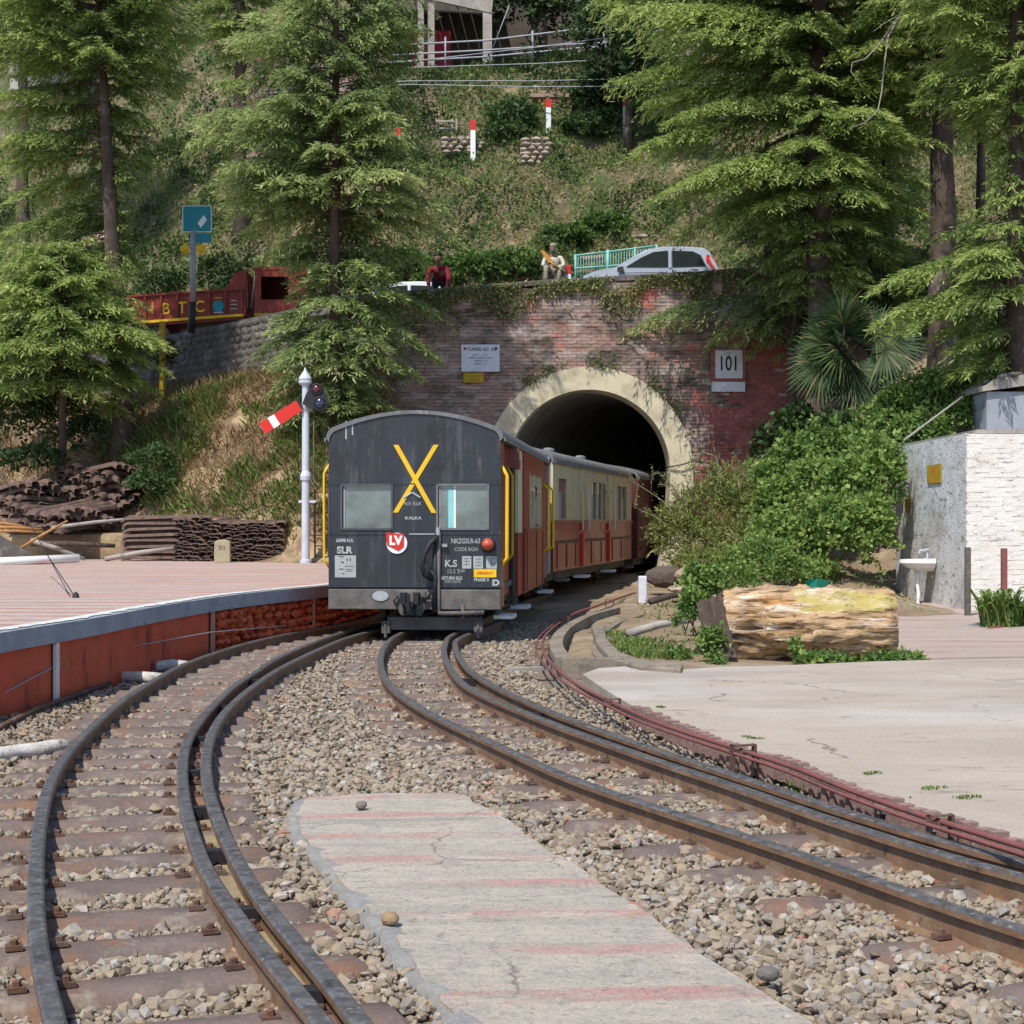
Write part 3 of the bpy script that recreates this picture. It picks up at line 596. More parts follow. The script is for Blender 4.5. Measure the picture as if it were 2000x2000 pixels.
# bricks
bms = []
for k in range(4):
    rg = random.Random(k); b = MB().box(-.115, .115, -.03, .03, -.036, .036); b.v = [(x+rg.uniform(-.004, .004), y+rg.uniform(-.006, .006), z+rg.uniform(-.004, .004)) for x, y, z in b.v]
    bms.append(b.mesh('brick', X['brick']))
rg = random.Random(12); bl = []
for ci, z in enumerate(zs):
    zc = z+.042; x = XL-(ci % 2)*.12
    while x < XR:
        cx = x+.12
        if zc < float(ztop(cx))-.05 and zc > .15:
            dx = abs(cx-AX)-float(hw(zc, RO-.06)) if zc < AZ+RO-.06 else 1
            if dx > .09 and rg.random() > .035: bl.append((cx, zc, rg.uniform(-.012, .006)))
        x += .24
def vis(b): return b[0]+.35*b[1] > 1.2 and b[1] > 4.2
cand = sorted(bl, key=lambda b: (b[0]-AX)**2+((b[1]-5.6)*1.3)**2)
single = set(cand[:300])
for b in cand[:300]:
    o = mkobj('brick', rg.choice(bms), pt); o.location = (b[0], YW-.008+b[2], b[1]); o.rotation_euler = (rg.uniform(-.03, .03), rg.uniform(-.015, .015), rg.uniform(-.02, .02))
mb = MB(); mr = MB()
for b in cand[300:]:
    t = mr if b[0] > 4.55+.3*math.sin(b[1]*2.1)+(.75 if b[1] > 4.3 else 0) and b[1] < 6.0 else mb
    e = rg.uniform(0, .012); t.box(b[0]-.115, b[0]+.115, YW-.04+b[2]*(.4 if t is mr else 1), YW+.03, b[1]-.036-(.004 if t is mr else 0), b[1]+.036)
mb.build('brickwork', X['brick'], pt, kind='stuff'); mr.build('painted_brickwork', X['brickred'], pt, kind='stuff', label='smooth red painted brickwork at the right end')
# arch ring
ang = [(-1, z) for z in np.linspace(-.15, AZ, 14)]
ring_i = []; ring_o = []
for z in np.linspace(-.2, AZ, 12): ring_i.append((AX-float(hw(z, RI)), z)); ring_o.append((AX-float(hw(z, RO)), z))
for t in np.linspace(math.pi, 0, 41)[1:-1]: ring_i.append((AX+RI*math.cos(t), AZ+RI*math.sin(t))); ring_o.append((AX+RO*math.cos(t), AZ+RO*math.sin(t)))
for z in np.linspace(AZ, -.2, 12): ring_i.append((AX+float(hw(z, RI)), z)); ring_o.append((AX+float(hw(z, RO)), z))
V = []; Fs = []; n = len(ring_i)
for i in range(n):
    (xi, zi), (xo, zo) = ring_i[i], ring_o[i]; j_ = random.Random(i).uniform(-.02, .02)
    V += [(xi, YW+1.0, zi), (xi, YW-.10, zi), (xo+j_*.5, YW-.10, zo+j_), (xo+j_*.5, YW+.06, zo+j_)]
    if i: b = 4*i; Fs += [(b-4+k, b-4+k+1, b+k+1, b+k) for k in range(3)]
me = bpy.data.meshes.new('arch_ring'); me.from_pydata(V, [], Fs); me.materials.append(X['arch']); mkobj('arch_ring', me, pt)
# tunnel barrel
V = []; Fs = []; ti = math.tan(R(13))
for k, d in enumerate([.97, 4, 9, 15, 24]):
    for (xi, zi) in ring_i: V.append((AX+(xi-AX)*1.0+max(0,d-1.)*ti+.003*d*d, YW+d, (zi-AZ)*1.0+AZ))
    if k:
        for i in range(n-1): b = k*n+i; Fs.append((b-n, b, b+1, b-n+1))
Fs.append(tuple(4*n+i for i in range(n)))
me = bpy.data.meshes.new('tunnel_lining'); me.from_pydata(V, [], Fs); me.materials.append(X['tunnel']); tag(mkobj('tunnel_lining', me), kind='structure')
# drain pipe hanging on the right of the arch
# retaining wall, left
rt = thing('retaining_wall', 'dark grey rubble retaining wall below the road behind the signal', 'retaining wall', (-8, 43.4, 4))
n = 60; xs = np.linspace(-40, -4.25, n); P = [(x, float(ywall(x)), 0) for x in xs]
mb = MB(); V = []; Fs = []
for x in xs:
    y = float(ywall(x)); z = float(zroad(x))+.42
    V += [(x-.2, y-.15, 2.5), (x, y, z), (x+.25, y+.45, z), (x+.25, y+.45, 2.5)]
for i in range(1, n): b = 4*i; Fs += [(b-4+k, b+k, b+k+1, b-4+k+1) for k in range(3)]
mb.add(V, Fs); mb.build('wall_core', X['stone'], rt)
sms = []
for k in range(8):
    V_, F_ = pebble(.5, 0, 150+k); me = bpy.data.meshes.new('stone'); me.from_pydata(V_, [], F_); me.materials.append(X['stone']); sms.append(me)
rg = random.Random(9); cnt = 0
for row in range(12):
    x = -11.6
    while x < -4.6:
        L = rg.uniform(.22, .42); z0 = float(zroad(x))+.42-.12-row*.19
        if z0 > 4.7 and cnt < 300:
            o = mkobj('stone', rg.choice(sms), rt); o.location = (x, float(ywall(x))-.03-(float(zroad(x))+.4-z0)*.05, z0); o.scale = (L*1.05, .07, .205); o.rotation_euler = (0, rg.uniform(-.1, .1), -math.atan(.82)); cnt += 1
        x += L*.78
# signs on the portal
def board(name, label, cat, px0, py0, px1, py1, D, mat, th=.03, group=None, parent=None):
    a = W(px0, py0, D); b = W(px1, py1, D)
    if parent is None:
        t = thing(name, label, cat, ((a[0]+b[0])/2, D, b[2]), group=group)
    else: t = parent
    return t, a, b
YS = YW-.10
t, a, b = board('tunnel_sign', 'white enamel notice crowded with blue grey lettering above the left of the arch', 'sign', 901, 673, 976, 726, YS, X['signwhite'])
B('panel', a[0], b[0], YS-.02, YS+.04, b[2], a[2], X['signwhite'], t, bevel=.006)
cx = (a[0]+b[0])/2; top = a[2]
text('TUNNEL NO. 103', .115, X['blueink'], t, (cx+.03, YS-.024, top-.12), sx=.78, bold=.003)
for k, s in enumerate(['LENGTH         1143.61 M', 'LOCATION  SUMMER HILL - SHIMLA', 'COMMENCED   JULY', 'COMPLETED   NOV']): text(s, .05, X['blueink'], t, (cx, YS-.024, top-.25-k*.075), sx=.72)
for x0 in (a[0]+.09, b[0]-.09): MB().lathe([(.035, 0), (.035, .006)], (x0, YS-.021, top-.1), 12, axis='y').build('emblem', X['fadedred'] if x0 < cx else X['dark'], t)
t, a, b = board('warning_sign', 'small yellow plate with faint marks just below the white tunnel notice', 'sign', 905, 728, 945, 747, YS, None)
B('panel', a[0], b[0], YS-.02, YS+.04, b[2], a[2], X['dullyellow'], t); 
for k in range(2): text(['- - -- -', '-- - --'][k], .09, X['ink'], t, ((a[0]+b[0])/2, YS-.024, a[2]-.08-k*.09), sx=.8)
t, a, b = board('number_sign', 'white square sign reading 101 in a dark red border right of the arch', 'sign', 1397, 684, 1450, 739, YS, None)
B('panel', a[0]+0, b[0], YS-.03, YS+.03, b[2], a[2], X['signwhite'], t)
B('border', a[0]-.11, b[0]+.08, YS-.018, YS+.04, b[2]-.09, a[2]+.05, X['brickred'], t)
text('101', .50, X['ink'], t, ((a[0]+b[0])/2-.01, YS-.034, (a[2]+b[2])/2+.0), sx=.68, bold=.006)
t, a, b = board('blank_sign', 'blank white strip sign just below the square 101 sign', 'sign', 1390, 746, 1455, 765, YS, None)
B('panel', a[0], b[0], YS-.025, YS+.03, b[2], a[2], X['signwhite'], t)
# cable sagging across the right leg of the arch
T('cable', [W(1300, 913, 39.85), W(1330, 908, 39.8), W(1352, 901, 39.8), W(1366, 900, 39.8), W(1385, 905, 39.8), W(1392, 925, 39.8), W(1384, 958, 39.8)], .018, X['dark'], None, n=5); tag(bpy.context.scene.objects['cable'], 'thin black cable looping from the arch onto the red painted brick', 'cable')

# ---------------------------------------------------------------- the train
def arch_pts(hwid, z_sh, z_top, n=14, cr=.12):
    """roof outline from left shoulder to right shoulder"""
    pts = [(-hwid, z_sh-cr)]
    for k in range(4): a = math.pi-k/4*math.pi*.40; pts.append((-hwid+cr+cr*math.cos(a), z_sh-cr+cr*math.sin(a)))
    x0, z0 = pts[-1]
    for k in range(1, n):
        x = x0+(-2*x0)*k/n; pts.append((x, z0+(z_top-z0)*(1-(x/x0)**2)))
    return pts+[(-x_, z_) for x_, z_ in pts[:5][::-1]]
def fx(px): return (px-810)/160.
def fz(py): return CAMZ-(py-HY)/160.
def bogie(parent, y, W_=.5):
    b = MB(); b.box(-W_-.12, W_+.12, y-.14, y+.14, .36, .55); 
    for s in (-1, 1): b.box(s*(W_+.02)-.04, s*(W_+.02)+.04, y-.75, y+.75, .30, .42); b.tube([(s*(W_+.02), y-.75, .30), (s*(W_+.02), y-.4, .22), (s*(W_+.02), y+.4, .22), (s*(W_+.02), y+.75, .30)], .03, 6)
    o = b.build('bogie', X['grime'], parent)
    for yy in (y-.55, y+.55):
        wm = MB()
        for s in (-1, 1): wm.lathe([(.05, -.02), (.26, -.03), (.31, -.03), (.31, .0), (.285, .01), (.285, .05), (.06, .05)], (s*.385, yy, .405), 18, axis='x')
        wm.tube([(-.4, yy, .405), (.4, yy, .405)], .05, 8); wm.build('wheelset', X['rust'], o)
def coach(name, label, origin, rz, L, hwid=1.06, zs=2.55, zt=2.85, z0=.70, detail=None, group='railway coaches of the train', doors=None, end='black'):
    t = thing(name, label, 'railway coach', origin, -rz, group, local=True)
    ap = arch_pts(hwid+.03, zs+.13, zt+.01, cr=.16)
    V = []; Fs = []; m = len(ap); inn = [(x*.965, z-.045) for x, z in ap]
    for y in (-.04, L*.25, L*.5, L*.75, L): V += [(x, y, z) for x, z in ap]
    for k in range(1, 5):
        for i in range(m-1): b = k*m+i; Fs.append((b-m, b-m+1, b+1, b))
    o0 = len(V); 
    for y in (-.04, L): V += [(x, y, z) for x, z in inn]
    for i in range(m-1): Fs.append((o0+i, o0+m+i, o0+m+i+1, o0+i+1)); Fs.append((i, i+1, o0+i+1, o0+i)); Fs.append((4*m+i, o0+m+i, o0+m+i+1, 4*m+i+1))
    rm = MB().add(V, Fs); rm.build('roof', X['roof'], t, smooth=False)
    for s in (-1, 1): MB().box(s*(hwid+.045)-.012, s*(hwid+.045)+.012, -.02, L, zs-.07, zs-.02).build('rain_gutter', X['roof'], t)
    B('floor', -hwid+.04, hwid-.04, .06, L-.06, z0-.04, z0+.03, X['grime'], t)
    B('sole_bar', -hwid+.15, hwid-.15, .2, L-.2, z0-.25, z0-.045, X['grime'], t)
    bogie(t, 1.5); bogie(t, L-1.5)
    # far end
    B('end_wall', -hwid+.02, hwid-.02, L-.05, L-.01, z0, zs, X['maroon'], t)
    return t, ap
c1o = (-1.19, 20.0, 0); A1 = R(5.1)
t, ap = coach('railway_coach', 'rear coach with black end panel bearing a yellow X and yellow handrails', c1o, A1, 8.4)
H = 1.06; c1 = t
# end panel in bands
W1 = (fx(668), fx(764), fz(1031), fz(949)); W2 = (fx(857), fx(953), fz(1031), fz(949))
mb = MB(); zsx = fz(1043); zsy = fz(945)
openings(mb, -H, H, zsx, zsy, -.02, .03, [W1, W2]); mb.box(-H, H, -.02, .03, .70, zsx)
pa = arch_pts(H, 2.67, 2.84, cr=.16)
mb.prism([(x, -.02, z) for x, z in [(-H, zsy)]+pa+[(H, zsy)]][::-1], (0, .05, 0)); mb.build('end_panel', X['black'], t)
# seams, frames, glass
for z in (zsx, zsy): 
    for a_, b_ in ((-H+.01, W1[0]-.03), (W1[1]+.03, W2[0]-.03), (W2[1]+.03, H-.01)) if z == zsy else ((-H+.01, fx(765)), (fx(800), fx(850)), (fx(860), H-.01)):
        B('panel_seam', a_, b_, -.028, -.018, z-.008, z+.008, X['tin'] if z == zsx and 0 < b_ < .4 else X['black'], t)
rv = MB()
for z in (zsx+.03, zsy-.03, zsx-.03, zsy+.03):
    for k in range(34):
        x = -H+.04+k*(2*H-.08)/33
        if W1[0]-.04 < x < W1[1]+.04 and zsx < z < zsy or W2[0]-.04 < x < W2[1]+.04 and zsx < z < zsy: continue
        rv.lathe([(.007, 0), (.004, .005)], (x, -.021, z), 5, axis='y')
for k in range(22):
    for x in (-H+.025, H-.025): rv.lathe([(.007, 0), (.004, .005)], (x, -.021, .74+k*.085), 5, axis='y')
rv.build('rivets', X['black'], t, kind='stuff')
glass = newmat('coach window glass'); gm, gnt, gp = glass; gp.inputs['Base Color'].default_value = (.13, .18, .185, 1); gp.inputs['Roughness'].default_value = .08; gp.inputs['Specular IOR Level'].default_value = .8; gp.inputs['Alpha'].default_value = 1
gc = _ramp(gnt, _noise(gnt, _pos(gnt), 2.2, 3), [(.3, (.045, .065, .07)), (.7, (.17, .225, .23))]); gnt.links.new(gc, gp.inputs['Base Color'])
X['glass'] = gm
for k, w_ in enumerate((W1, W2)):
    f = MB(); a_, b_, za, zb = w_
    for q in ((a_-.015, b_+.015, zb, zb+.025), (a_-.015, b_+.015, za-.025, za), (a_-.025, a_, za-.025, zb+.025), (b_, b_+.025, za-.025, zb+.025)): f.box(q[0], q[1], -.035, -.021, q[2], q[3])
    fr = f.build('window', M('window frame %d' % k, (.17, .17, .165) if k else (.09, .095, .10), None, 5, .6), t)
    B('pane', a_, b_, .005, .012, za, zb, X['glass'], fr)
    g = MB(); g.box(a_+.012, a_+.03, -.006, .004, za, zb); g.box(a_, b_, -.006, .004, zb-.035, zb-.028); g.build('sash', X['tin'], fr)
B('curtain', W2[0]+.12, W2[0]+.19, -.002, .004, W2[2], W2[3], M('turquoise curtain', (.28, .62, .62), None, 5, .8), t)
B('pillar', W2[0]+.19, W2[0]+.215, -.002, .004, W2[2], W2[3], X['white'], t)
# yellow X of two crossed bars
def bar(x0, z0, x1, z1, w_, y0, y1):
    return MB().prism([(x0-w_/2, y0, z0), (x0+w_/2, y0, z0), (x1+w_/2, y0, z1), (x1-w_/2, y0, z1)], (0, y1-y0, 0))
bar(fx(774), fz(869), fx(849), fz(1002), .062, -.030, -.0205).build('yellow_cross_bar', X['yellow'], t)
bar(fx(853), fz(869), fx(773), fz(1001), .062, -.027, -.0205).build('yellow_cross_bar', X['yellow'], t)
# round LV plate
MB().lathe([(.128, 0), (.128, .012)], (fx(776), -.024, fz(1061)), 28, axis='y').build('tail_disc', X['white'], t)
p_ = MB(); cx, cz = fx(776), fz(1061)
p_.prism([(cx-.135, -.046, cz+.13), (cx+.09, -.046, cz+.115), (cx+.085, -.046, cz-.04), (cx+.02, -.046, cz-.09), (cx-.12, -.046, cz-.02)][::-1], (0, .008, 0)); p_.build('tail_flag', X['red'], t)
text('LV', .15, X['white'], t, (cx-.015, -.048, cz+.03), sx=.95, bold=.008)
# lamp
MB().lathe([(.095, 0), (.095, .03), (.08, .045)], (fx(955), -.02, fz(1064)), 20, axis='y').build('lamp_base', X['dark'], t)
MB().lathe([(.075, 0), (.072, .05), (.055, .10), (.03, .122), (0.005, .128)], (fx(955), -.05, fz(1063)), 20, axis='y').build('tail_lamp', M('red lamp glass', (.50, .05, .025), (.55, .10, .05), 9, .25, spec=.6, fine=0), t, smooth=True)
# lettering
def ct(s, px, py, size, m='stencil', sx=1, **k): return text(s, size, X[m], t, (fx(px), -.0235, fz(py)), sx=sx, **k)
ct('SLR', 672, 1075, .115, sx=1.05, bold=.005); ct('63098 N.R.', 673, 1056, .06, sx=.8, bold=.002)
ct('K.S', 882, 1101, .115, sx=1, bold=.004); ct('NRZGSLR-63', 911, 1057, .085, sx=.75, bold=.001); ct('CODE ROH', 912, 1073, .065, sx=.85)
ct('12.5 T', 887, 1116, .07, sx=.9); ct('2130', 902, 1115, .045); ct('RETURN KLK', 884, 1129, .055, sx=.8, bold=.002); ct('POH DATE', 886, 1136, .05, sx=.8); ct('PHASE II', 942, 1132, .055, sx=.9, bold=.002)
ct('N.R', 797, 984, .06, sx=.9); ct('KLK', 816, 984, .06); ct('KALKA', 808, 1012, .05, sx=1.3, bold=.002)
# black and white arms emblem between the X legs, kept as plain ring
for q in (790, 822):
    MB().tube([(fx(q), -.026, fz(972)), (fx(806), -.026, fz(962))], .012, 5).build('mark', X['stencil'], t)
# stencilled data panels
def panel(x0, y0, x1, y1, rows):
    B('data_panel', fx(x0), fx(x1), -.0235, -.0205, fz(y1), fz(y0), X['stencil'], t)
    for (a_, b_, c_, d_) in rows: B('data_mark', fx(x0)+(fx(x1)-fx(x0))*a_, fx(x0)+(fx(x1)-fx(x0))*b_, -.0255, -.024, fz(y1)+(fz(y0)-fz(y1))*c_, fz(y1)+(fz(y0)-fz(y1))*d_, X['black'], t)
panel(653, 1085, 695, 1128, [(.2, .42, .93, .96), (.3, .42, .66, .72), (.45, .9, .5, .52), (.2, .42, .36, .40), (.5, .85, .28, .30), (.5, .85, .35, .37), (.32, .44, .15, .18), (.55, .6, .74, .86), (.7, .75, .74, .86)])
panel(904, 1086, 922, 1110, [(.15, .85, .8, .83), (.15, .85, .55, .58), (.15, .85, .3, .33), (.48, .52, .12, .8)])
panel(926, 1086, 945, 1110, [(.2, .8, .75, .79), (.3, .7, .5, .54), (.2, .8, .25, .29)])
panel(951, 1086, 972, 1110, [(.15, .85, .78, .82), (.45, .5, .1, .75), (.55, .9, .4, .44)])
B('yellow_plate', fx(927), fx(971), -.03, -.0205, fz(1127), fz(1111), X['yellow'], t); text('EMERGENCY', .045, X['red'], t, (fx(949), -.032, fz(1119)), sx=.75)
ct('D', 970, 1138, .10, sx=1.2, bold=.006); 
# buffer beam with apron
MB().box(-H, H, -.04, .12, .43, .675).build('buffer_beam', X['grime'], t, bevel=.01)
B('shadow_gap', -H+.01, H-.01, .0, .1, .675, .70, X['dark'], t)
p_ = MB(); p_.prism([(fx(772), -.06, .66), (fx(833), -.06, .66), (fx(832), -.06, .44), (fx(825), -.06, .36), (fx(784), -.06, .36), (fx(774), -.06, .46)][::-1], (0, .05, 0)); p_.build('coupler_plate', X['grime'], t, bevel=.008)
MB().lathe([(.10, 0), (.10, .01)], (0, 0, 0), 24, axis='y').rot(Matrix.Translation((fx(744), -.042, fz(1164))) @ Matrix.Diagonal((1, 1, .62, 1))).build('oval_plate', X['stencil'], t)
# coupler hook housing
p_ = MB(); p_.box(fx(786), fx(797), -.2, -.05, .50, .64).box(fx(812), fx(822), -.2, -.05, .50, .64).box(fx(797), fx(812), -.24, -.05, .47, .53).tube([(fx(804), -.26, .63), (fx(804), -.26, .42)], .022, 8).box(fx(790), fx(795), -.12, -.06, .36, .52).box(fx(808), fx(814), -.12, -.06, .36, .52)
p_.tube([(fx(780), -.09, .6), (fx(772), -.12, .55), (fx(776), -.1, .48)], .015, 6).tube([(fx(825), -.09, .58), (fx(845), -.09, .57)], .018, 6); p_.build('coupler', X['dark'], t)
# pipes and hose
T('brake_pipe', [(fx(858), -.05, fz(1035)), (fx(858), -.06, fz(1190)), (fx(860), -.07, fz(1197)), (fx(880), -.08, fz(1197)), (fx(948), -.08, fz(1195))], .028, X['grime'], t)
T('standpipe', [(fx(852), -.05, fz(1050)), (fx(852), -.10, fz(1195))], .034, X['dark'], t)
T('vacuum_hose', [(fx(858), -.10, fz(1048)), (fx(845), -.15, fz(1060)), (fx(833), -.18, fz(1082)), (fx(829), -.18, fz(1105)), (fx(833), -.15, fz(1122)), (fx(846), -.1, fz(1130))], .032, X['dark'], t)
T('cable', [(fx(842), -.08, fz(1112)), (fx(855), -.1, fz(1128)), (fx(852), -.1, fz(1150)), (fx(830), -.1, fz(1175))], .014, X['dark'], t)
p_ = MB().box(fx(866), fx(876), -.08, -.02, fz(1068), fz(1062)).box(fx(854), fx(861), -.09, -.02, fz(1045), fz(1030)); p_.build('pipe_bracket', X['tin'], t)
T('valve_pipe', [(fx(905), -.05, .50), (fx(907), -.06, .36), (fx(906), -.05, .30)], .02, X['rust'], t)
# lower bogie beam seen beneath
MB().box(fx(752), fx(938), .15, .3, .17, .33).build('headstock', X['grime'], t, bevel=.01)
for q in (742, 925): MB().box(fx(q), fx(q)+.10, .10, .25, .13, .28).tube([(fx(q)+.05, .1, .26), (fx(q)+.05, .1, .08)], .02, 6).build('guard_iron', X['grime'], t)
# roof drip stains are paint runs
for px, l in ((675, .22), (688, .17)): B('paint_run', fx(px)-.008, fx(px)+.008, -.022, -.0205, fz(822)-l, fz(822), X['stencil'], t)
# handrails
def handrail(parent, x, y, z0_, z1_, out, mat, dy=0, r_=.02, name='handrail'):
    return T(name, [(x-out[0], y-out[1], z0_), (x, y, z0_+.10), (x, y+dy, z1_-.12), (x-out[0], y-out[1]+dy, z1_)], r_, mat, parent)
handrail(t, -H-.07, .05, fz(1110), fz(905), (-.07, 0), X['yellow'], r_=.016)
handrail(t, H+.07, .05, fz(1105), fz(910), (.07, 0), X['yellow'], r_=.024)
handrail(t, H+.07, .75, fz(1105)+.03, fz(908), (.07, 0), X['dullyellow'], r_=.02)
# right side of coach 1
L1_ = 8.4; mb = MB()
def sidewall(t, L, segs, hwid, y_off=0):
    """segs: list of (s0,s1,z0,z1,mat,proud,name)"""
    for s0, s1, z0_, z1_, mt, pr_, nm in segs: B(nm, hwid-.04+pr_, hwid+pr_, s0, s1, z0_, z1_, mt, t)
segs = [(.031, .42, .46, 2.5, X['maroon'], 0, 'side_panel'), (.425, .52, .46, 2.5, X['dark'], -.03, 'pillar'), (.525, 1.9, .55, 2.5, X['maroon'], -.07, 'door'), (1.905, 2.2, .5, 2.5, X['dark'], -.02, 'pillar'),
        (2.205, 2.9, 1.35, 2.48, X['cream'], .02, 'side_panel'), (2.205, 2.9, .50, 1.345, X['maroon'], .02, 'side_panel'),
        (2.905, 3.9, .5, 2.48, X['maroon'], .045, 'side_panel'), (3.905, 6.2, .5, 1.38, X['maroon'], .045, 'side_panel'), (3.905, 6.2, 2.2, 2.48, X['maroon'], .045, 'side_panel'), (6.205, 6.9, .5, 2.48, X['maroon'], .045, 'side_panel'),
        (6.905, 8.36, .55, 2.48, X['maroon'], -.01, 'door')]
sidewall(t, 8.4, segs, H)
f = MB(); 
for y in (4.0, 4.75, 5.5, 6.1): f.box(H-.0, H+.055, y-.04, y+.04, 1.38, 2.2)
f.box(H-.0, H+.05, 3.92, 6.19, 1.95, 2.0); f.build('window_frame', X['cream'], t)
B('pane', H-.02, H-.01, 4.8, 6.15, 2.0, 2.2, X['glassdark'], t)
B('inner_partition', .2, .24, 3.0, 7.0, .75, 2.45, X['dark'], t)
B('side_wall', -H, -H+.04, .031, 8.36, .5, 2.5, X['maroon'], t)
for y in (2.95, 3.4, 5.2, 6.5): B('cover_strip', H+.046, H+.058, y, y+.05, .52, 1.36, X['maroon'], t)
B('waist_rail', H+.046, H+.07, 2.95, 6.88, 1.36, 1.40, X['maroon'], t)
handrail(t, H+.11, 6.98, .98, 2.15, (.12, 0), X['yellow'], r_=.022); handrail(t, H+.11, 8.2, .98, 2.15, (.12, 0), X['yellow'], r_=.022)
p_ = MB().box(H-.02, H+.10, 1.35, 1.5, 2.2, 2.45).tube([(H+.06, 1.42, 2.3), (H+.06, 1.42, 2.18)], .06, 8); p_.build('lamp_bracket', X['fadedred'], t)
for y in (.3, 2.6, 7.6): B('step', H-.12, H+.12, y, y+.55, .30, .345, X['whiteposts'], t); MB().box(H-.1, H-.06, y+.05, y+.09, .34, .7).box(H-.1, H-.06, y+.46, y+.5, .34, .7).build('step_hanger', X['grime'], t)
B('gangway_frame', H-.12, H+.03, 8.36, 8.6, .6, 2.62, X['tin'], t)
# coach 2
A2 = R(11.8); t, ap = coach('railway_coach', 'second coach in cream over maroon with red striped handrails entering the tunnel', (-.32, 29.02, 0), A2, 10.4, zs=2.60, zt=2.90)
ops = [(.5, 1.35, 1.55, 2.28), (2.75, 3.35, 1.0, 2.3), (4.3, 4.95, 1.55, 2.3), (5.05, 5.7, 1.55, 2.3), (5.8, 6.2, 1.55, 2.3), (7.9, 8.6, 1.55, 2.3), (8.7, 9.5, 1.55, 2.3)]
def yz_open(z0_, z1_, ops_, mt, nm, x=H, L=10.36):
    m_ = openings(MB(), 0.02, L, z0_, z1_, -.04, 0, ops_); m_.v = [(x+v[1], v[0], v[2]) for v in m_.v]; m_.f = [tuple(reversed(f)) for f in m_.f]; return m_.build(nm, mt, t)
ops = [o for o in ops if o[2] > 1.2]
yz_open(1.50, 2.58, ops, X['cream'], 'upper_side'); yz_open(.62, 1.497, [], X['maroon'], 'lower_side')
B('side_wall', -H, -H+.04, .02, 10.36, .62, 2.58, X['maroon'], t); B('front_end_wall', -H+.04, H-.045, .02, .06, .62, 2.55, X['cream'], t)
mb = MB()
for o in ops:
    f = MB(); y0, y1, z0_, z1_ = o
    f.box(H-.02, H+.012, y0-.05, y0, z0_, z1_+.05).box(H-.02, H+.012, y1, y1+.05, z0_, z1_+.05).box(H-.02, H+.012, y0, y1, z1_, z1_+.05); fr = f.build('window', X['cream'], t)
    B('pane', H-.035, H-.028, y0, y1, z0_, z1_, X['glassdark'], fr)
    B('shutter', H-.026, H-.015, y0+.02, y0+(y1-y0)*.45, z0_, z1_-.25, M('grey shutter', (.34, .36, .42), None, 4, .6) if 'shut' not in X else X['shut'], fr)
for y in (.15, 1.7, 2.2, 2.7, 3.7, 6.6, 7.4, 9.9): B('cover_strip', H+.001, H+.02, y, y+.05, 1.53, 2.5, X['cream'], t)
for y in (.4, 1.4, 2.4, 4.3, 5.6, 7.2, 8.6): B('cover_strip', H+.001, H+.018, y, y+.04, .66, 1.10, X['maroon'], t)
B('waist_rail', H+.001, H+.03, .02, 10.36, 1.475, 1.525, X['maroon'], t); B('lower_rail', H+.001, H+.025, .02, 10.36, 1.11, 1.16, X['rust'], t)
for y in (3.0, 6.5):
    p_ = B('door_post', H+.002, H+.05, y, y+.11, 1.53, 2.52, X['cream'], t); B('door_post', H+.002, H+.055, y, y+.11, .64, 1.47, X['red'], t); B('yellow_stripe', H+.052, H+.06, y+.03, y+.09, 1.53, 2.0, X['yellow'], t)
    for dy in (-.35, .45): handrail(t, H+.10, y+dy, 1.25, 2.18, (.1, 0), X['silverpost'] if dy > 0 else X['cream'], r_=.014)
    B('step', H-.12, H+.14, y-.2, y+.35, .42, .47, X['whiteposts'], t)
for y in (.8, 9.6): B('step', H-.12, H+.1, y, y+.4, .42, .47, X['grime'], t)
for k in range(5): MB().lathe([(.13, 0), (.13, .05), (.09, .09), (.02, .10)], (0.35 if k % 2 else -.35, 1.5+k*1.9, 2.86), 12).build('roof_ventilator', X['roof'], t)
X['darkmaroon'] = M('dark maroon', (.12, .03, .024), (.07, .022, .018), 4, .6)  # darker version of the coach maroon, used on the third coach only
t3, ap = coach('railway_coach', 'dark front coach mostly hidden inside the tunnel mouth', (2.0, 39.75, 0), R(15), 9.5, zs=2.60, zt=2.90)
B('side_wall', H-.04, H, .02, 9.46, .62, 2.58, X['darkmaroon'], t3); B('side_wall', -H, -H+.04, .02, 9.46, .62, 2.58, X['darkmaroon'], t3); B('rear_end_wall', -H+.04, H-.045, .02, .06, .62, 2.55, X['darkmaroon'], t3)
handrail(t3, H+.06, .3, .8, 1.6, (.06, 0), X['fadedred'], r_=.02)
# ---------------------------------------------------------------- semaphore signal
s0 = W(597, 1100, 33.0); sx_, sy_ = s0[0], s0[1]; ppm = F/33.
def sz(py): return CAMZ-(py-HY)/ppm
def sxx(px): return (px-1000)/ppm
t = thing('semaphore_signal', 'white semaphore signal post with red arm lowered and twin lamp glasses', 'signal', (sx_, sy_, PZ))
MB().lathe([(.12, PZ), (.12, PZ+.06), (.085, PZ+.08), (.078, sz(940)), (.076, sz(938)), (.072, sz(745))], (sx_, sy_, 0), 16).build('post', X['silverpost'], t, smooth=False)
MB().lathe([(.105, sz(938)), (.115, sz(930)), (.10, sz(925)), (.076, sz(920))], (sx_, sy_, 0), 16).build('collar', X['silverpost'], t)
MB().lathe([(.10, sz(752)), (.135, sz(748)), (.135, sz(744)), (.11, sz(743)), (.13, sz(741)), (.13, sz(738)), (.115, sz(736)), (.03, sz(724)), (.015, sz(718))], (sx_-.01, sy_, 0), 18).build('finial', X['silverpost'], t)
pv = (sx_+.02, sy_-.13, sz(785)); an = math.atan2(785-828, 595-513)  # arm droops to the left
dirv = Vector((513-592, 0, -(832-783))).normalized(); nv = Vector((-dirv.z, 0, dirv.x))
